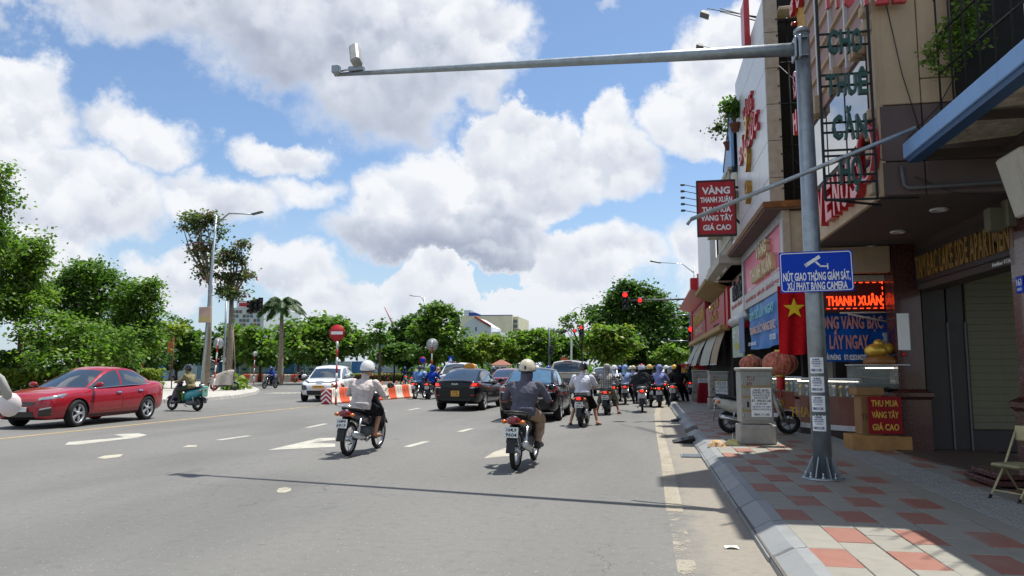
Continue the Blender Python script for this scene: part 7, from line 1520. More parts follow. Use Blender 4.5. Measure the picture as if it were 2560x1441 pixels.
# ------------------------------------------------------------------ motorbikes (local frame: forward +Y, ground z = 0)
def bike_wheel(root, y, r, w, spokes=10, kind='cast'):
    o = MB().torus((0, 0, 0), r - w * .5, w * .5, 30, 8, 'X', 1.05).build('wheel', M['rubber'], root); o.location = (0, y, r)
    m = MB().torus((0, 0, 0), r - w * 1.02, w * .22, 26, 6, 'X', 1.6); m.lathe([(.045, -.06), (.045, .06)], 12, axis='X')
    for k in range(spokes):
        a = 2 * math.pi * k / spokes; q = (r - w * 1.05)
        m.tube([((.03 if k % 2 else -.03), .04 * math.cos(a), .04 * math.sin(a)), (0, q * math.cos(a + (.25 if k % 2 else -.25) * (kind != 'cast')), q * math.sin(a + (.25 if k % 2 else -.25) * (kind != 'cast')))], .011 if kind == 'cast' else .004, 5)
    m.build('rim', M['steel'] if kind != 'cast' else M['grey_plastic'], o); return o
def lofty(keys, n=14, m=4, sq=1.0):
    """keys: (y, half width, z low, z high): a body panel lofted along the bike"""
    K = crom(keys, m); rings = []
    for (y, w, a, b) in K:
        c, h = (a + b) / 2, (b - a) / 2; ring = []
        for k in range(n):
            t = 2 * math.pi * k / n; cx, sx = math.cos(t), math.sin(t); ring.append((w * math.copysign(abs(cx) ** sq, cx), y, c + h * math.copysign(abs(sx) ** sq, sx)))
        rings.append(ring)
    return rings
def mk_bike(kind, body, lamp_on=False, plate=('15-B1', '123.45'), rack=False):
    """kind: under (step-over underbone), scoot (automatic scooter), round (rounded retro scooter)"""
    t = thing('motorbike', 'x', 'motorbike'); r = .285 if kind == 'under' else (.25 if kind == 'scoot' else .225); w = .075 if kind == 'under' else .10
    ya, yf = -.60, .62; bike_wheel(t, ya, r, w, 10 if kind == 'under' else 5, 'wire' if kind == 'under' else 'cast'); bike_wheel(t, yf, r, w * .9, 10 if kind == 'under' else 5, 'wire' if kind == 'under' else 'cast')
    # front end
    for sx in (-.075, .075): MB().tube([(sx, yf, r), (sx, yf - .16, .62), (sx * .8, yf - .22, .78)], [.022, .026, .026], 8).build('fork', M['steel'], t)
    P = [[(x * .062, yf + (r + .03) * math.sin(a), r + (r + .03) * math.cos(a) - .012 * abs(x)) for x in (-1, -.6, 0, .6, 1)] for a in np.linspace(-.75, 1.0, 9)]
    MB().sheet(P, (0, 0, .008)).build('front_fender', body, t)
    MB().loft([[(-.2 + i, .36, .34), (.2 - i, .36, .34), (.17, .40, .34), (-.17, .40, .34)] if False else [(x * s, y, z) for x in ()] for i, s, y, z in ()], False, False) if False else None
    P = [[(sx * wd, .40 + .05 * math.cos(sx * 1.3) - (z - .6) * .30, z) for sx in np.linspace(-1, 1, 7)] for z, wd in ((.33, .13), (.45, .19), (.6, .205), (.75, .18), (.86, .12), (.95, .08))]
    MB().sheet(P, (0, -.04, .0)).build('leg_shield', body, t)
    MB().ell((0, .29, .98), .13, .12, .085, 14, 9).build('headlight_cowl', body, t); MB().ell((0, .37, .97), .085, .06, .06, 12, 7).build('headlight', M['clear_lamp'], t)
    MB().tube([(-.33, .14, .99), (-.2, .24, 1.0), (0, .27, .97), (.2, .24, 1.0), (.33, .14, .99)], .013, 8).build('handlebar', M['steel'], t)
    for sx in (-1, 1):
        MB().tube([(sx * .23, .215, .998), (sx * .345, .125, .988)], .019, 8).build('grip', M['rubber'], t); MB().tube([(sx * .24, .245, .99), (sx * .37, .18, .97)], .006, 5).build('lever', M['steel'], t)
        s = MB().tube([(sx * .19, .25, 1.0), (sx * .24, .26, 1.1), (sx * .30, .24, 1.14)], .007, 6).build('mirror_stem', M['dark_iron'], t); MB().ell((sx * .33, .24, 1.17), .07, .022, .048, 14, 7).build('mirror', M['black_gloss'], s)
    # engine and body
    if kind == 'under':
        MB().loft(lofty([(-.16, .09, .30, .46), (-.02, .12, .27, .46), (.16, .10, .29, .44), (.26, .06, .32, .42)], 12, 3, .7)).build('engine', M['grey_plastic'], t)
        MB().tube([(0, .33, .72), (0, .12, .56), (0, -.2, .58)], [.05, .07, .06], 8).build('frame_spine', M['black_plastic'], t)
        MB().loft(lofty([(.06, .07, .46, .62), (-.12, .12, .48, .70), (-.38, .135, .53, .73), (-.62, .12, .60, .77), (-.80, .085, .67, .79), (-.86, .04, .71, .78)], 14, 4, .8)).build('tail_body', body, t)
    else:
        g = 1.0 if kind == 'scoot' else 1.12
        MB().loft(lofty([(.30, .12, .25, .31), (.10, .155, .24, .31), (-.08, .15, .25, .34)], 12, 3, .6)).build('floorboard', M['black_plastic'], t)
        MB().loft(lofty([(-.02, .10 * g, .30, .66), (-.2, .16 * g, .34, .71), (-.45, .175 * g, .40, .74), (-.70, .155 * g, .50, .78), (-.88, .10 * g, .62, .78), (-.93, .04, .66, .76)], 16, 4, .85)).build('tail_body', body, t)
        MB().loft(lofty([(-.1, .1, .2, .36), (-.35, .13, .18, .38), (-.6, .12, .19, .34)], 12, 3, .7)).build('engine', M['grey_plastic'], t)
    MB().loft(lofty([(.10, .07, .68, .725), (-.1, .125, .70, .755), (-.35, .135, .71, .77), (-.52, .13, .735, .805), (-.76, .10, .765, .825), (-.82, .05, .77, .81)], 14, 4, .75)).build('seat', M['rubber'], t)
    for sx in (-1, 1): MB().tube([(sx * .12, -.54, r + .02), (sx * .12, -.46, .62)], [.028, .024], 8).build('shock_absorber', M['steel'], t); MB().tube([(sx * .085, -.05, .3), (sx * .085, ya, r)], .02, 6).build('swingarm', M['dark_iron'], t)
    ex = MB().tube([(.09, .08, .26), (.12, -.15, .22), (.15, -.3, .26)], .018, 7)
    ex.tube([(.155, -.28, .27), (.165, -.45, .31), (.17, -.80, .39)], [.03, .055, .052], 12); ex.lathe([(.052, 0), (.045, -.02), (.02, -.02)], 12, axis='Y', c=(.17, -.80, .39)); ex.build('exhaust', M['steel'], t)
    MB().at(Matrix.Translation((.205, -.55, .335)) @ Matrix.Rotation(R(-14), 4, 'X')).cbox((0, 0, 0), (.02, .36, .07), .01).build('heat_shield', M['black_plastic'], t)
    # rear fender, plate, lamps
    P = [[(x * .075, -.60 - (r + .05) * math.sin(a) * 1.0, r + (r + .05) * math.cos(a) + .02) for x in (-1, -.5, 0, .5, 1)] for a in np.linspace(.15, 1.25, 8)]
    MB().sheet(P, (0, 0, .006)).build('rear_fender', M['black_plastic'], t)
    MB().at(Matrix.Translation((0, -.93, .37)) @ Matrix.Rotation(R(-14), 4, 'X')).cbox((0, 0, 0), (.13, .012, .2), .004).build('mud_flap', M['black_plastic'], t)
    pl = MB().cbox((0, 0, 0), (.2, .008, .15), .004).build('number_plate', M['plate_white'], t); pl.location = (0, -.925, .56); pl.rotation_euler.x = R(-12)
    mb = MB(); add_text(mb, plate[0], (0, -.006, .012), UXF, UZ, .14, .045, .001, .02); add_text(mb, plate[1], (0, -.006, -.058), UXF, UZ, .16, .05, .001, .02); mb.build('lettering', M['ink_black'], pl)
    MB().tube([(0, -.86, .66), (0, -.92, .58)], .02, 6).build('plate_bracket', M['black_plastic'], t)
    tl = MB().loft(lofty([(-.80, .10, .66, .77), (-.90, .085, .665, .765), (-.94, .05, .68, .75)], 12, 3, .7)).build('tail_light', M['red_lamp'], t)
    MB().ell((0, -.925, .715), .06, .03, .038, 12, 7).build('brake_lamp', M['red_lit'] if lamp_on else M['red_lamp'], t)
    for sx in (-1, 1): MB().ell((sx * .135, -.84, .70), .045, .05, .032, 10, 7).build('indicator', M['amber_lamp'], t)
    MB().tube([(.125, -.45, .74), (.155, -.62, .81), (.13, -.86, .84), (0, -.91, .845), (-.13, -.86, .84), (-.155, -.62, .81), (-.125, -.45, .74)], .017, 8).build('grab_rail', M['galv'] if kind == 'under' else M['black_plastic'], t)
    for sx in (-1, 1): MB().tube([(sx * .06, .06, .26), (sx * .22, .06, .26)], .014, 6).build('footrest', M['rubber'], t)
    MB().tube([(-.1, -.05, .22), (-.16, -.25, .14)], .012, 6).build('kickstand', M['dark_iron'], t)
    return t

# ------------------------------------------------------------------ people
def cap(mb, a, b, ra, rb, n=10):
    a, b = Vector(a), Vector(b); mb.tube([a, b], [ra, rb], n); mb.ell(tuple(a), ra, ra, ra, n, 7); mb.ell(tuple(b), rb, rb, rb, n, 7)
def chain(mb, pts, rad):
    for i in range(len(pts) - 1): cap(mb, pts[i], pts[i + 1], rad[i], rad[i + 1])
def fuse(mb, voxel, smooth=3, wrinkle=0.0, wsize=.09):
    o = mb.build('fuse', M['skin']); m = o.modifiers.new('r', 'REMESH'); m.mode = 'VOXEL'; m.voxel_size = voxel; m.use_smooth_shade = True
    s = o.modifiers.new('s', 'SMOOTH'); s.factor = .5; s.iterations = smooth
    if wrinkle:
        tx = D.textures.new('w', 'CLOUDS'); tx.noise_scale = wsize; tx.noise_depth = 2; d = o.modifiers.new('d', 'DISPLACE'); d.texture = tx; d.strength = wrinkle; d.mid_level = .5
    return evalmesh(o, 'body')
POSES = dict(
    ride=dict(hip=(0, -.24, .82), chest=(0, -.16, 1.12), neck=(0, -.12, 1.29), head=(0, -.05, 1.42), elbow=(.33, -.03, 1.00), hand=(.29, .17, .99), knee=(.18, .18, .70), ankle=(.17, .07, .34), toe=(.18, .25, .30)),
    stop=dict(hip=(0, -.24, .82), chest=(0, -.17, 1.13), neck=(0, -.14, 1.31), head=(0, -.08, 1.44), elbow=(.33, -.04, 1.01), hand=(.29, .17, .99), knee=(.25, .15, .48), ankle=(.34, .02, .10), toe=(.38, .20, .04)))
def mk_person(pose='ride', sleeve='long', legs='long', hood=False, voxel=.013, helmet='half', bulk=1.0, shoe='shoe', cape=False, mask=True, left=None):
    J = POSES[pose]; JL = POSES[left] if left else J; t = thing('person', 'x', 'person'); k = bulk
    sh = lambda s: (s * .180 * k, J['chest'][1] + .03, J['chest'][2] + .085); hipj = lambda s: (s * .095, J['hip'][1] + .04, J['hip'][2] - .02)
    def P(n, s): j = (J if s > 0 else JL)[n]; return (s * j[0], j[1], j[2])
    def torso(mb, g):
        h, c, nk = Vector(J['hip']), Vector(J['chest']), Vector(J['neck']); rings = []
        for (u, rx, ry) in ((-.18, .10, .09), (-.08, .165, .125), (.1, .168, .125), (.35, .150, .112), (.65, .172, .122), (.9, .195, .126), (1.1, .205, .118), (1.24, .195, .10), (1.38, .14, .085), (1.5, .085, .07)):
            p = h.lerp(c, u); rings.append([(p.x + (rx * k + g) * math.cos(a), p.y + (ry * k + g) * math.sin(a), p.z) for a in np.linspace(0, 2 * math.pi, 17)[:-1]])
        mb.loft(rings, True, True, True)
    # one continuous body: torso, neck, head with face, limbs, hands with fingers
    b = MB(); torso(b, -.018); cap(b, J['neck'], Vector(J['head']) - Vector((0, 0, .05)), .055, .052)
    hx, hy, hz = J['head']; b.ell((hx, hy, hz + .02), .074, .092, .108, 16, 12); b.ell((hx, hy + .03, hz - .055), .052, .06, .055, 12, 8)
    b.ell((hx, hy + .098, hz - .012), .014, .02, .022, 8, 6); b.ell((hx, hy + .088, hz - .055), .026, .012, .009, 8, 5)
    for s in (-1, 1): b.ell((hx + s * .076, hy - .005, hz - .005), .010, .020, .030, 8, 6); b.ell((hx + s * .030, hy + .082, hz + .018), .012, .010, .008, 8, 5)
    for s in (-1, 1):
        chain(b, [sh(s), P('elbow', s), P('hand', s)], [.046, .040, .028]); hd = Vector(P('hand', s)); el = Vector(P('elbow', s)); d = (hd - el).normalized(); side = Vector((s, -.75, -.1)).normalized()
        b.ell(tuple(hd + d * .03), .036, .045, .022, 10, 7)
        if voxel < .011:
            for q in range(4):
                o_ = hd + d * .05 + side * (.034 - .023 * q); ln = (.030, .034, .032, .025)[q]
                chain(b, [o_, o_ + d * ln + Vector((0, 0, .006)), o_ + d * (ln * 1.15) + Vector((0, 0, -.028)), o_ + d * (ln * .4) + Vector((0, 0, -.045))], [.0105, .0100, .0095, .0085])
            o_ = hd + d * .02 - side * .032; chain(b, [o_, o_ + d * .03 - side * .012 + Vector((0, 0, -.015)), o_ + d * .05 + Vector((0, 0, -.032))], [.0115, .0105, .009])
        else: cap(b, hd + d * .05, hd + d * .07 + Vector((0, 0, -.035)), .030, .024)
        chain(b, [hipj(s), P('knee', s), P('ankle', s)], [.078, .052, .036]); an, to = Vector(P('ankle', s)), Vector(P('toe', s)); cap(b, an - Vector((0, .03, .03)), to, .036, .026)
        if shoe == 'sandal':
            for q in range(5): cap(b, to + Vector((s * (-.03 + .014 * q), .0, -.005)), to + Vector((s * (-.032 + .016 * q), .045 - .006 * q, -.012)), .0095, .008)
    me = fuse(b, voxel, 2); me.materials.clear(); me.materials.append(M['skin']); o = D.objects.new('body', me); COL.objects.link(o); o.parent = t
    # garments, each fused from inflated copies of the same limbs
    c = MB(); torso(c, .012)
    h = Vector(J['hip']); c.loft([[(h.x + (.178 * k) * math.cos(a), h.y + .138 * k * math.sin(a), z) for a in np.linspace(0, 2 * math.pi, 17)[:-1]] for z in (h.z - .06, h.z + .06)], True, True, True)
    for s in (-1, 1):
        e, hd = Vector(P('elbow', s)), Vector(P('hand', s))
        if sleeve == 'long': chain(c, [sh(s), e, e.lerp(hd, .9)], [.070 * k, .058, .045])
        else: chain(c, [sh(s), Vector(sh(s)).lerp(e, .82)], [.078 * k, .068])
    cap(c, J['neck'], Vector(J['neck']) + Vector((0, .005, .025)), .068, .064)
    if hood: c.ell((hx, hy - .012, hz + .035), .118, .135, .145, 16, 11); cap(c, J['neck'], (hx, hy - .03, hz - .05), .085, .098)
    elif mask: cap(c, J['neck'], (hx, hy + .0, hz - .05), .088, .10)
    if cape:
        n_ = 22; rings = []
        for z, rx, ry, yo in ((1.34, .10, .09, -.12), (1.27, .21, .13, -.12), (1.1, .28, .18, -.12), (.95, .32, .26, -.09), (.8, .31, .34, -.1), (.68, .28, .38, -.12)):
            rings.append([(rx * math.cos(a) * (1 + .05 * math.sin(a * 7 + z * 5)), yo + ry * math.sin(a) * (1 + .05 * math.sin(a * 6)), z) for a in np.linspace(0, 2 * math.pi, n_ + 1)[:-1]])
        c.loft(rings, True, True, True)
    me = fuse(c, voxel, 4, .030 if not cape else .034, .11); o = D.objects.new('raincoat' if cape else ('hooded_jacket' if hood else ('jacket' if sleeve == 'long' else 'shirt')), me); COL.objects.link(o); o.parent = t; t['_top'] = o.name
    c = MB()
    for s in (-1, 1):
        kn, an = Vector(P('knee', s)), Vector(P('ankle', s))
        if legs == 'long': chain(c, [hipj(s), kn, kn.lerp(an, .5), an + Vector((0, 0, .03))], [.112, .082, .070, .058])
        elif legs == 'short': chain(c, [hipj(s), Vector(hipj(s)).lerp(kn, .97)], [.115, .092])
        else: chain(c, [hipj(s), kn, kn.lerp(an, .3)], [.112, .088, .082])
    c.ell((J['hip'][0], J['hip'][1] + .02, J['hip'][2] - .015), .165, .145, .115, 16, 9)
    me = fuse(c, voxel, 4, .026, .09); o = D.objects.new('trousers' if legs == 'long' else 'shorts', me); COL.objects.link(o); o.parent = t
    for s in (-1, 1):
        an, to = Vector(P('ankle', s)), Vector(P('toe', s)); d = (to - an); d.z = 0; a = math.atan2(d.x, d.y); zf = min(an.z - .075, to.z - .03)
        if shoe == 'shoe':
            q = MB(); q.at(Matrix.Translation((an.x, an.y, 0)) @ Matrix.Rotation(-a, 4, 'Z')); L_ = d.length
            q.loft([[(x * .045 * w_, y, zf + z) for x, z in ((-1, 0), (1, 0), (1, hh * .6), (.6, hh), (-.6, hh), (-1, hh * .6))] for y, w_, hh in ((-.075, .7, .08), (-.05, .95, .10), (.0, 1, .115), (L_ * .5, 1.05, .085), (L_ + .02, 1.0, .06), (L_ + .06, .6, .04))], True, True, True)
            q.build('shoe', M['black_plastic'], t)
        else: MB().at(Matrix.Translation((an.x, an.y, 0)) @ Matrix.Rotation(-a, 4, 'Z')).loft([[(x * .048 * w_, y, zf + z) for x, z in ((-1, 0), (1, 0), (1, .02), (-1, .02))] for y, w_ in ((-.075, .7), (0, .9), (d.length + .04, 1.05), (d.length + .08, .6))], True, True, False).build('sandal', pm('sandal_brown', '#4d3326'), t)
    if helmet:
        H = MB(); r1, r2 = .128, .148; rings = []
        for i in range(9):
            u = i / 8; ph = u * math.pi * .56; q = math.sin(ph); rings.append([(r1 * max(q, .02) * math.cos(a), r2 * max(q, .02) * math.sin(a), .135 * math.cos(ph) + (-.02 * (1 - math.sin(a)) * u if u > .6 else 0)) for a in np.linspace(0, 2 * math.pi, 25)[:-1]])
        H.loft(rings[::-1], False, True, True); hm = H.build('helmet', M['white_paint'], t); hm.location = (hx, hy - .005, hz + .045)
        MB().loft([[(r1 * 1.02 * math.cos(a), r2 * 1.02 * math.sin(a), z - .02 * (1 - math.sin(a))) for a in np.linspace(0, 2 * math.pi, 25)[:-1]] for z in (-.028, -.012)], False, False, True).build('helmet_rim', M['black_plastic'], hm)
        MB().sheet([[(x, .125 + .07 * math.cos(x * 6) * u, .02 - .035 * u) for x in np.linspace(-.1, .1, 7)] for u in (0, .5, 1)], (0, 0, .006)).build('visor', M['black_plastic'], hm)
        if helmet == 'vent': MB().cbox((0, -.142, .0), (.03, .02, .06), .008).build('vent', M['black_plastic'], hm)
    return t
def cl(n, c, dirt=0): return cloth('cloth_' + n, c, dirt)
def dress(p, **kw):
    for ch in kids(p):
        st = ch.name.split('.')[0]
        key = 'top' if st in ('jacket', 'shirt', 'hooded_jacket', 'raincoat') else ('legs' if st in ('trousers', 'shorts') else st)
        if key in kw:
            if len(ch.data.materials) == 0: ch.data.materials.append(kw[key])
            ch.material_slots[0].link = 'OBJECT'; ch.material_slots[0].material = kw[key]
    return p
def name_it(o, label, group, loc, hd=0.0, lean=0.0):
    o['label'] = label; o['group'] = group; o.location = loc; o.rotation_euler = (0, R(lean), R(hd)); return o
GPE, GBI = 'riders on motorbikes', 'motorbikes on the road'
def skinm(n, c): return pm('skin_' + n, c, rough=.55, var=.08)
def spot(px, py, dy=.60):
    g = G(px, py); return (g.x, g.y + dy, 0)            # the pixel marks where the rear tyre touches the road

# nearest rider: grey jacket, cream helmet, on a dark dusty underbone bike
bk = mk_bike('under', pm('bike_charcoal', '#26282a', rough=.35, coat=.5, dirt=.25), plate=('16-L9', '9604')); paint_parts(bk, {'grab_rail': M['black_plastic']})
name_it(bk, 'dusty dark grey motorbike with a white plate, ridden by the grey jacketed rider', GBI, spot(1296, 1176), -4, 2)
pe = mk_person('ride', 'long', 'long', voxel=.0095, helmet='vent', bulk=1.08); dress(pe, top=cl('grey', '#5b5a66'), legs=cl('khaki', '#9c8672'), helmet=pm('helmet_cream', '#c9bea6', rough=.3, coat=.6), shoe=M['black_plastic'])
name_it(pe, 'rider in a plain grey jacket, khaki trousers and cream helmet in the near lane', GPE, spot(1296, 1176), -4, 2)
# second near rider: white shirt, black shorts, bare legs
bk = mk_bike('under', pm('bike_navy', '#171a2c', rough=.35, coat=.5), plate=('16-P9', '6917'))
paint_parts(bk, {'grab_rail': M['chrome']}); name_it(bk, 'old dark blue motorbike with orange indicators, ridden by the white shirted rider', GBI, spot(874, 1141), -3, 3)
pe = mk_person('ride', 'long', 'short', voxel=.0095, helmet='half', bulk=1.10, shoe='sandal', mask=False); dress(pe, top=cl('white_pink', '#c6bbb7'), legs=cl('black', '#15161b'), helmet=pm('helmet_white', '#dddcd8', rough=.2, coat=.8), body=skinm('a', '#b58468'))
name_it(pe, 'rider in a loose off white long sleeved shirt, black shorts and white helmet', GPE, spot(874, 1141), -3, 3)
# stopped rider in a white tee
bk = mk_bike('scoot', pm('bike_black', '#17181a', rough=.3, coat=.5), True, plate=('15-B2', '292.5')); BK_SC = bk
name_it(bk, 'black scooter with a lit brake lamp carrying the white tee shirted rider', GBI, spot(1455, 1068), -3, 0)
pe = mk_person('stop', 'short', 'short', voxel=.011, helmet='half', bulk=1.17, shoe='sandal', mask=False); P_TEE = pe; dress(pe, top=cl('white', '#c9ccd8'), legs=cl('black', ''), helmet=pm('helmet_black', '#101113', rough=.15, coat=.8), body=skinm('a', ''))
name_it(pe, 'stopped rider in a white tee shirt, black shorts and black helmet', GPE, spot(1455, 1068), -3, 0)
# plaid hooded rider
def plaid():
    m = D.materials.new('plaid'); m.use_nodes = True; nt = NT(m.node_tree); b = nt.n['Principled BSDF']; tc = nt.new('ShaderNodeTexCoord'); sp = nt.new('ShaderNodeSeparateXYZ'); nt.l.new(tc.outputs['Object'], sp.inputs[0])
    a = nt.m('GREATER_THAN', nt.m('SINE', nt.m('MULTIPLY', sp.outputs[0], 110.0)), 0.0); c = nt.m('GREATER_THAN', nt.m('SINE', nt.m('MULTIPLY', sp.outputs[2], 110.0)), 0.0)
    nt.l.new(nt.mix(nt.m('MULTIPLY', nt.m('ADD', a, c), .5), (.52, .50, .46, 1), (.02, .02, .022, 1)), b.inputs['Base Color']); b.inputs['Roughness'].default_value = .9; return m
M['plaid'] = plaid()
bk2 = mk_bike('scoot', pm('bike_graphite', '#3a3b3d', rough=.35, coat=.4), True, plate=('15-C1', '188.68')); name_it(bk2, 'dark grey scooter with twin red lamps under the plaid shirted rider', GBI, spot(1517, 1038), -2, 0)
pe = mk_person('stop', 'long', 'knee', hood=True, voxel=.012, helmet=None, bulk=1.02, shoe='sandal'); P_HOOD = pe; dress(pe, top=M['plaid'], legs=pm('camo', '#6d685a', rough=.9, var=.5, scale=11), body=skinm('b', '#a87657'))
name_it(pe, 'stopped rider in a black and white plaid hooded shirt with camouflage shorts', GPE, spot(1517, 1038), -2, 0)
# dark raincoat rider
bk3 = mk_bike('under', pm('bike_silver', '#8d8f90', rough=.3, metal=.4, coat=.5), True, plate=('15-D1', '004.37')); BK_UN = bk3; name_it(bk3, 'silver grey motorbike with a thick exhaust under the dark caped rider', GBI, spot(1606, 1032), 0, 0)
pe = mk_person('ride', 'long', 'long', voxel=.012, helmet='half', bulk=1.05, cape=True); P_CAPE = pe; dress(pe, top=cl('slate', '#2b2e31'), legs=cl('black', ''), helmet=pm('helmet_silver_red', '#b3bdc8', rough=.25, coat=.7))
hmx = [c for c in kids(pe) if c.name.startswith('helmet')][0]; MB().ell((0, -.02, .11), .07, .08, .04, 12, 7).build('helmet_patch', M['red_paint'], hmx)
name_it(pe, 'rider in a dark hooded rain cape with a silver and red helmet', GPE, spot(1606, 1032), 0, 0)
# prototypes for the rest of the queue
P_RIDE = mk_person('ride', 'long', 'long', voxel=.016, helmet='half'); dress(P_RIDE, top=cl('navy', '#1d2742'), legs=cl('black', ''), helmet=pm('helmet_blue', '#1d3c86', rough=.25, coat=.7))
P_STOP = mk_person('stop', 'long', 'long', voxel=.016, helmet='half'); dress(P_STOP, top=cl('dark_brown', '#2a2320'), legs=cl('black', ''), helmet=pm('helmet_yellow', '#d9a21e', rough=.25, coat=.7))
P_HOODL = mk_person('stop', 'long', 'long', hood=True, voxel=.016, helmet=None); dress(P_HOODL, top=cl('skyblue', '#8fa8d0'), legs=cl('black', ''))
BK_RD = mk_bike('round', pm('bike_cream', '#a9aba4', rough=.3, coat=.6), True, plate=('15-E1', '077.21'))
used = set()
def rider(proto, label, px, py, hd=0.0, bike=None, blabel=None, z=None, xy=None, body=None, **kw):
    loc = spot(px, py) if xy is None else (xy[0], xy[1], 0)
    p = proto if proto not in used else dup(proto); used.add(proto); name_it(p, label, GPE, loc, hd); dress(p, **kw)
    if bike:
        b = bike if bike not in used else dup(bike); used.add(bike); name_it(b, blabel, GBI, loc, hd)
        if body: paint_parts(b, {k: body for k in ('tail_body', 'leg_shield', 'front_fender', 'headlight_cowl')})
    return p
used |= {BK_SC, BK_UN, P_TEE, P_HOOD, P_CAPE}
HW, HB, HY, HBL = pm('helmet_white', ''), pm('helmet_black', ''), pm('helmet_yellow', ''), pm('helmet_blue', '')
rider(P_HOODL, 'rider in a light blue hooded sun jacket between the silver car and caped rider', 1563, 1012, 0, BK_UN, 'motorbike with a round mirror under the light blue hooded rider', body=pm('bike_black', ''))
rider(P_RIDE, 'rider in a pale lilac jacket and beige helmet beside the light blue hooded rider', 1584, 1003, 0, BK_SC, 'teal lamped dark scooter under the pale lilac rider', top=cl('lilac', '#a3a6bb'), helmet=pm('helmet_beige', '#b9ab83', rough=.3, coat=.6))
rider(P_STOP, 'stopped rider in black with a yellow helmet beside the caped rider', 1626, 1018, 0, BK_UN, 'dark motorbike with an amber lamp under the yellow helmeted rider in black', top=cl('black2', '#16171c'), helmet=pm('helmet_cream_yellow', '#cfa950', rough=.3, coat=.6), body=pm('bike_black', ''))
rider(P_HOODL, 'stopped rider in a periwinkle blue hooded sun jacket near the kerb', 1651, 1019, -3, BK_SC, 'dark scooter with a pale rail under the periwinkle hooded rider', top=cl('periwinkle', '#8790c4'))
rider(P_TEE, 'tall rider in a brown tee shirt and white helmet beyond the periwinkle rider', 1668, 1000, -6, BK_UN, 'cream motorbike under the brown tee shirted rider', top=cl('brown_tee', '#4b423d'), helmet=HW, body=pm('bike_cream', ''))
rider(P_STOP, 'rider in dark brown with a bright yellow helmet on the pale retro scooter', 1690, 1012, -8, BK_RD, 'pale grey rounded retro scooter stopped by the kerb', helmet=HY, top=cl('dark_brown', ''))
g = G(1690, 1012); rider(P_HOODL, 'pillion passenger wrapped in black behind the yellow helmeted retro scooter rider', 0, 0, -8, xy=(g.x + .16, g.y + .22), top=cl('black2', ''))
rider(P_RIDE, 'rider in grey with a black helmet just beyond the yellow helmeted rider in black', 1636, 996, 0, BK_SC, 'dark scooter under the grey rider with the black helmet', top=cl('grey2', '#4d4f54'), helmet=HB)
rider(P_TEE, 'rider in a light blue polo shirt stopped at the end of the barriers', 1040, 998, -3, BK_UN, 'motorbike under the light blue polo shirted rider', top=cl('polo', '#5d86b8'), legs=cl('denim', '#6b86a8'), helmet=pm('helmet_dark_grey', '#2b2d30', rough=.3, coat=.5), body=pm('bike_navy', ''))
rider(P_HOODL, 'rider in a bright royal blue hooded jacket beside the taxi', 1073, 999, -2, BK_SC, 'dark scooter with a lit red lamp under the royal blue hooded rider', top=cl('royal', '#173a9a'))
rider(P_RIDE, 'rider in white beyond the light blue polo shirted rider', 1052, 975, 0, BK_SC, 'dark scooter under the rider in white near the striped post', top=cl('white', ''), helmet=HB, body=pm('bike_red', '#8a1a20', rough=.3, coat=.6))
rider(P_STOP, 'dark clothed rider waiting before the flower bed', 1006, 962, 25, BK_UN, 'dark motorbike waiting before the flower bed', top=cl('navy', ''), helmet=HBL, body=pm('bike_black', ''))
rider(P_RIDE, 'rider in dark grey behind the waiting dark rider by the flower bed', 1024, 966, 15, BK_SC, 'black scooter beside the waiting dark motorbike', top=cl('slate', ''), helmet=HB)
rider(P_RIDE, 'rider with a pink and cream jacket between the blue hood and the white utility car', 1090, 968, 0, BK_SC, 'scooter behind the white utility car', top=cl('pinkish', '#b98f92'), helmet=pm('helmet_pink', '#c98a8e', rough=.3, coat=.6), body=pm('bike_red', ''))
rider(P_STOP, 'black clothed rider right behind the white utility car', 1100, 975, 0, BK_UN, 'dark motorbike right behind the white utility car', top=cl('black2', ''), helmet=HB, body=pm('bike_black', ''))
# helmets seen over the black saloon roof and round the silver car
for i, (px, y, hm, tp, lb) in enumerate(((1343, 33, HW, 'white', 'rider with a plain white helmet over the black saloon roof, next to the grey rider'), (1371, 36, HBL, 'navy', 'rider with a blue helmet seen over the black saloon roof'), (1380, 39, HB, 'slate', 'rider with a black helmet next to the blue helmet over the black saloon'), (1396, 37, HW, 'lilac', 'rider with a white helmet second from the pickup'), (1408, 39.5, HW, 'white', 'taller rider with a white helmet beside the pickup'), (1422, 36, HB, 'black2', 'rider with a glossy black helmet touching the pickup flank'), (1233, 40, pm('helmet_grey', '#6f7378', rough=.3, coat=.6), 'grey2', 'rider with a grey helmet beyond the maroon saloon'))):
    c = AY(px, 930, y); rider(P_RIDE, lb, 0, 0, 0, BK_SC, 'scooter of the ' + lb.replace('rider with ', 'rider with ').split(' seen')[0].split(' over')[0].split(' next')[0].split(' second')[0].split(' beside')[0].split(' touching')[0].split(' beyond')[0], xy=(c.x, y), helmet=hm, top=cl(tp, ''))
for i, (px, y, hm, tp, lb) in enumerate(((1536, 30, HW, 'white', 'white helmeted rider between the plaid rider and the silver car roof'), (1549, 34, HBL, 'navy', 'rider with a dark blue helmet beyond the silver car'), (1577, 40, HW, 'grey2', 'small far rider with a white helmet beyond the light blue hood'), (1592, 44, HB, 'slate', 'small far rider in dark clothes behind the caped rider'), (1615, 42, HB, 'black2', 'small far rider in black seen between the cape and the yellow helmet'), (1647, 40, HW, 'grey2', 'far rider in grey with a white helmet beside the crossing white car'), (1722, 40, HB, 'slate', 'rider with a dark helmet in front of the red food banner'))):
    c = AY(px, 930, y); rider(P_RIDE, lb, 0, 0, 0, BK_SC, 'scooter under the ' + lb, xy=(c.x, y), helmet=hm, top=cl(tp, ''))
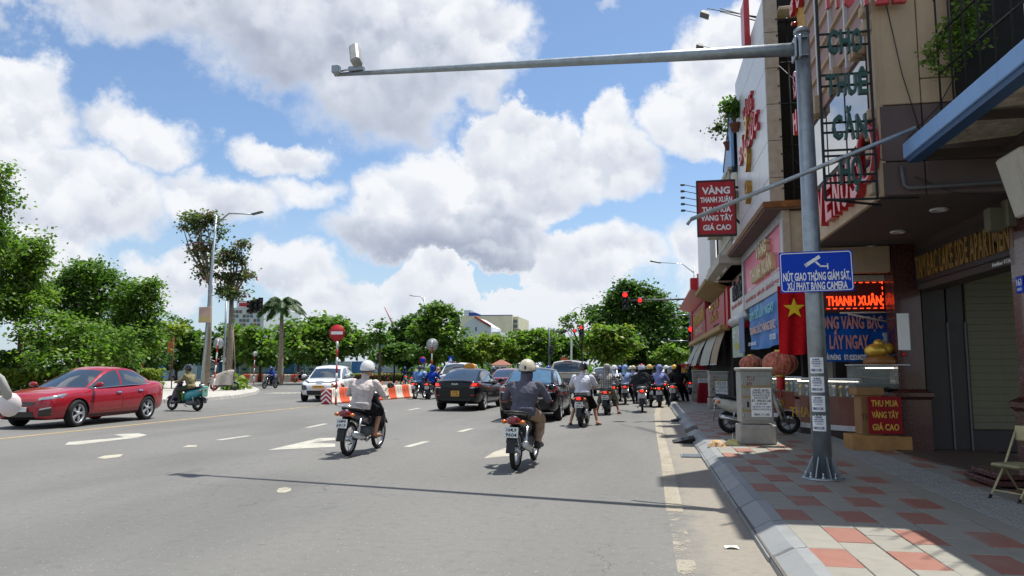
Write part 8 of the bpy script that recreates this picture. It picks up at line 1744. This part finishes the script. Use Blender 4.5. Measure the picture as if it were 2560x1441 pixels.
# riders coming the other way
rider(P_RIDE, 'far rider in blue coming along the side road past the orange barriers', 0, 0, 170, BK_SC, 'dark scooter coming along the side road past the orange barriers', xy=(G(675, 972).x, G(675, 972).y), top=cl('royal', ''), helmet=HBL)
rider(P_RIDE, 'far rider in grey crossing beside the white utility car', 0, 0, 100, BK_SC, 'silver scooter crossing beside the white utility car', xy=(G(752, 957).x, G(752, 957).y), top=cl('grey2', ''), helmet=HB, body=pm('bike_silver', ''))
# electric bike with its rider in profile
eb = mk_bike('scoot', pm('bike_purple', '#4a2a6a', rough=.3, coat=.6), False, plate=('15-MD1', '220.17')); p0 = G(462, 1027); name_it(eb, 'small purple and teal electric scooter ridden towards the red car', GBI, (p0.x, p0.y, 0), 75)
paint_parts(eb, {'tail_body': pm('bike_teal', '#2f8f98', rough=.35, coat=.5)}); MB().cbox((.0, .12, .45), (.2, .14, .3), .03).build('shopping_bag', pm('bag_lime', '#84b53a', rough=.5), eb)
MB().cbox((0, -.92, .68), (.24, .05, .36), .03).build('rear_board', pm('board_mint', '#7fb8a4', rough=.5), eb)
pe = rider(P_RIDE, 'rider in an olive patterned jacket on the purple electric scooter', 0, 0, 75, xy=(p0.x, p0.y), top=pm('olive_cloth', '#7c7450', rough=.9, var=.4, scale=12), legs=cl('moss', '#3f4636'), helmet=HB)
# parked scooter behind the utility cabinet
sa, sb_ = G(1822, 1083, PZ), G(1972, 1086, PZ); d = sb_ - sa; ps = mk_bike('scoot', pm('bike_white', '#b5b5ac', rough=.3, coat=.6), False, plate=('15-F1', '300.12'))
name_it(ps, 'parked white scooter standing across the pavement behind the nearest utility cabinet', 'parked motorbikes', tuple((sa + sb_) / 2), math.degrees(math.atan2(-d.x, d.y)), 4); ps.location.z = PZ; ps.scale = (.93, .93, .93)
# covered scooter on the traffic island
ci = G(560, 984); cs = mk_bike('scoot', pm('bike_silver', ''), False); name_it(cs, 'scooter parked under a grey cover on the traffic island', 'parked motorbikes', (ci.x, ci.y, .17), -80)
P = [[(x * (.30 + .06 * math.sin(y * 9)), y, .32 + (1 - abs(x) ** 1.6) * (.72 + .16 * math.sin(y * 2.5 + .6))) for x in np.linspace(-1, 1, 13)] for y in np.linspace(-.75, .55, 15)]
cv = MB().sheet(P, (0, 0, .01)).build('dust_cover', pm('cover_grey', '#a9a196', rough=.8, var=.12, bump=.5, bscale=6), cs)
# the edge of a white scooter passing on the near left
wsx = mk_bike('round', pm('bike_ivory', '#c9c0ba', rough=.35, coat=.5), False); q = AY(24, 1012, 2.3)
for c in list(kids(wsx)):
    if c.name.split('.')[0] in ('lever', 'grip', 'handlebar', 'indicator') and (c.bound_box[6][0] > .1): D.objects.remove(c)
MB().tube([(-.33, .14, .99), (-.2, .24, 1.0), (.18, .25, 1.0)], .013, 8).build('handlebar', M['steel'], wsx)
name_it(wsx, 'pale scooter passing very close at the edge of the view, only its mirror showing', GBI, (q.x - .179, 2.3 - .367, q.z - 1.17), 28)
paint_parts(wsx, {'mirror': pm('mirror_shell', '#d8cdc9', rough=.4)})
for c in kids(wsx):
    if c.name.startswith('mirror_stem'):
        for m_ in kids(c): m_.scale = (.55, 1, .9); m_.location = (.33 * .45 * (1 if m_.bound_box[6][0] > 0 else -1), 0, .117)
MB().tube([(.33, .235, 1.19), (.30, .23, 1.26), (.22, .22, 1.33), (.10, .2, 1.35)], [.016, .014, .013, .012], 10).build('mirror_arm', pm('arm_grey', '#a5a29c', rough=.4), wsx)
# ---- nothing below moves the riders
for o in list(D.objects):
    if '_top' in o: del o['_top']
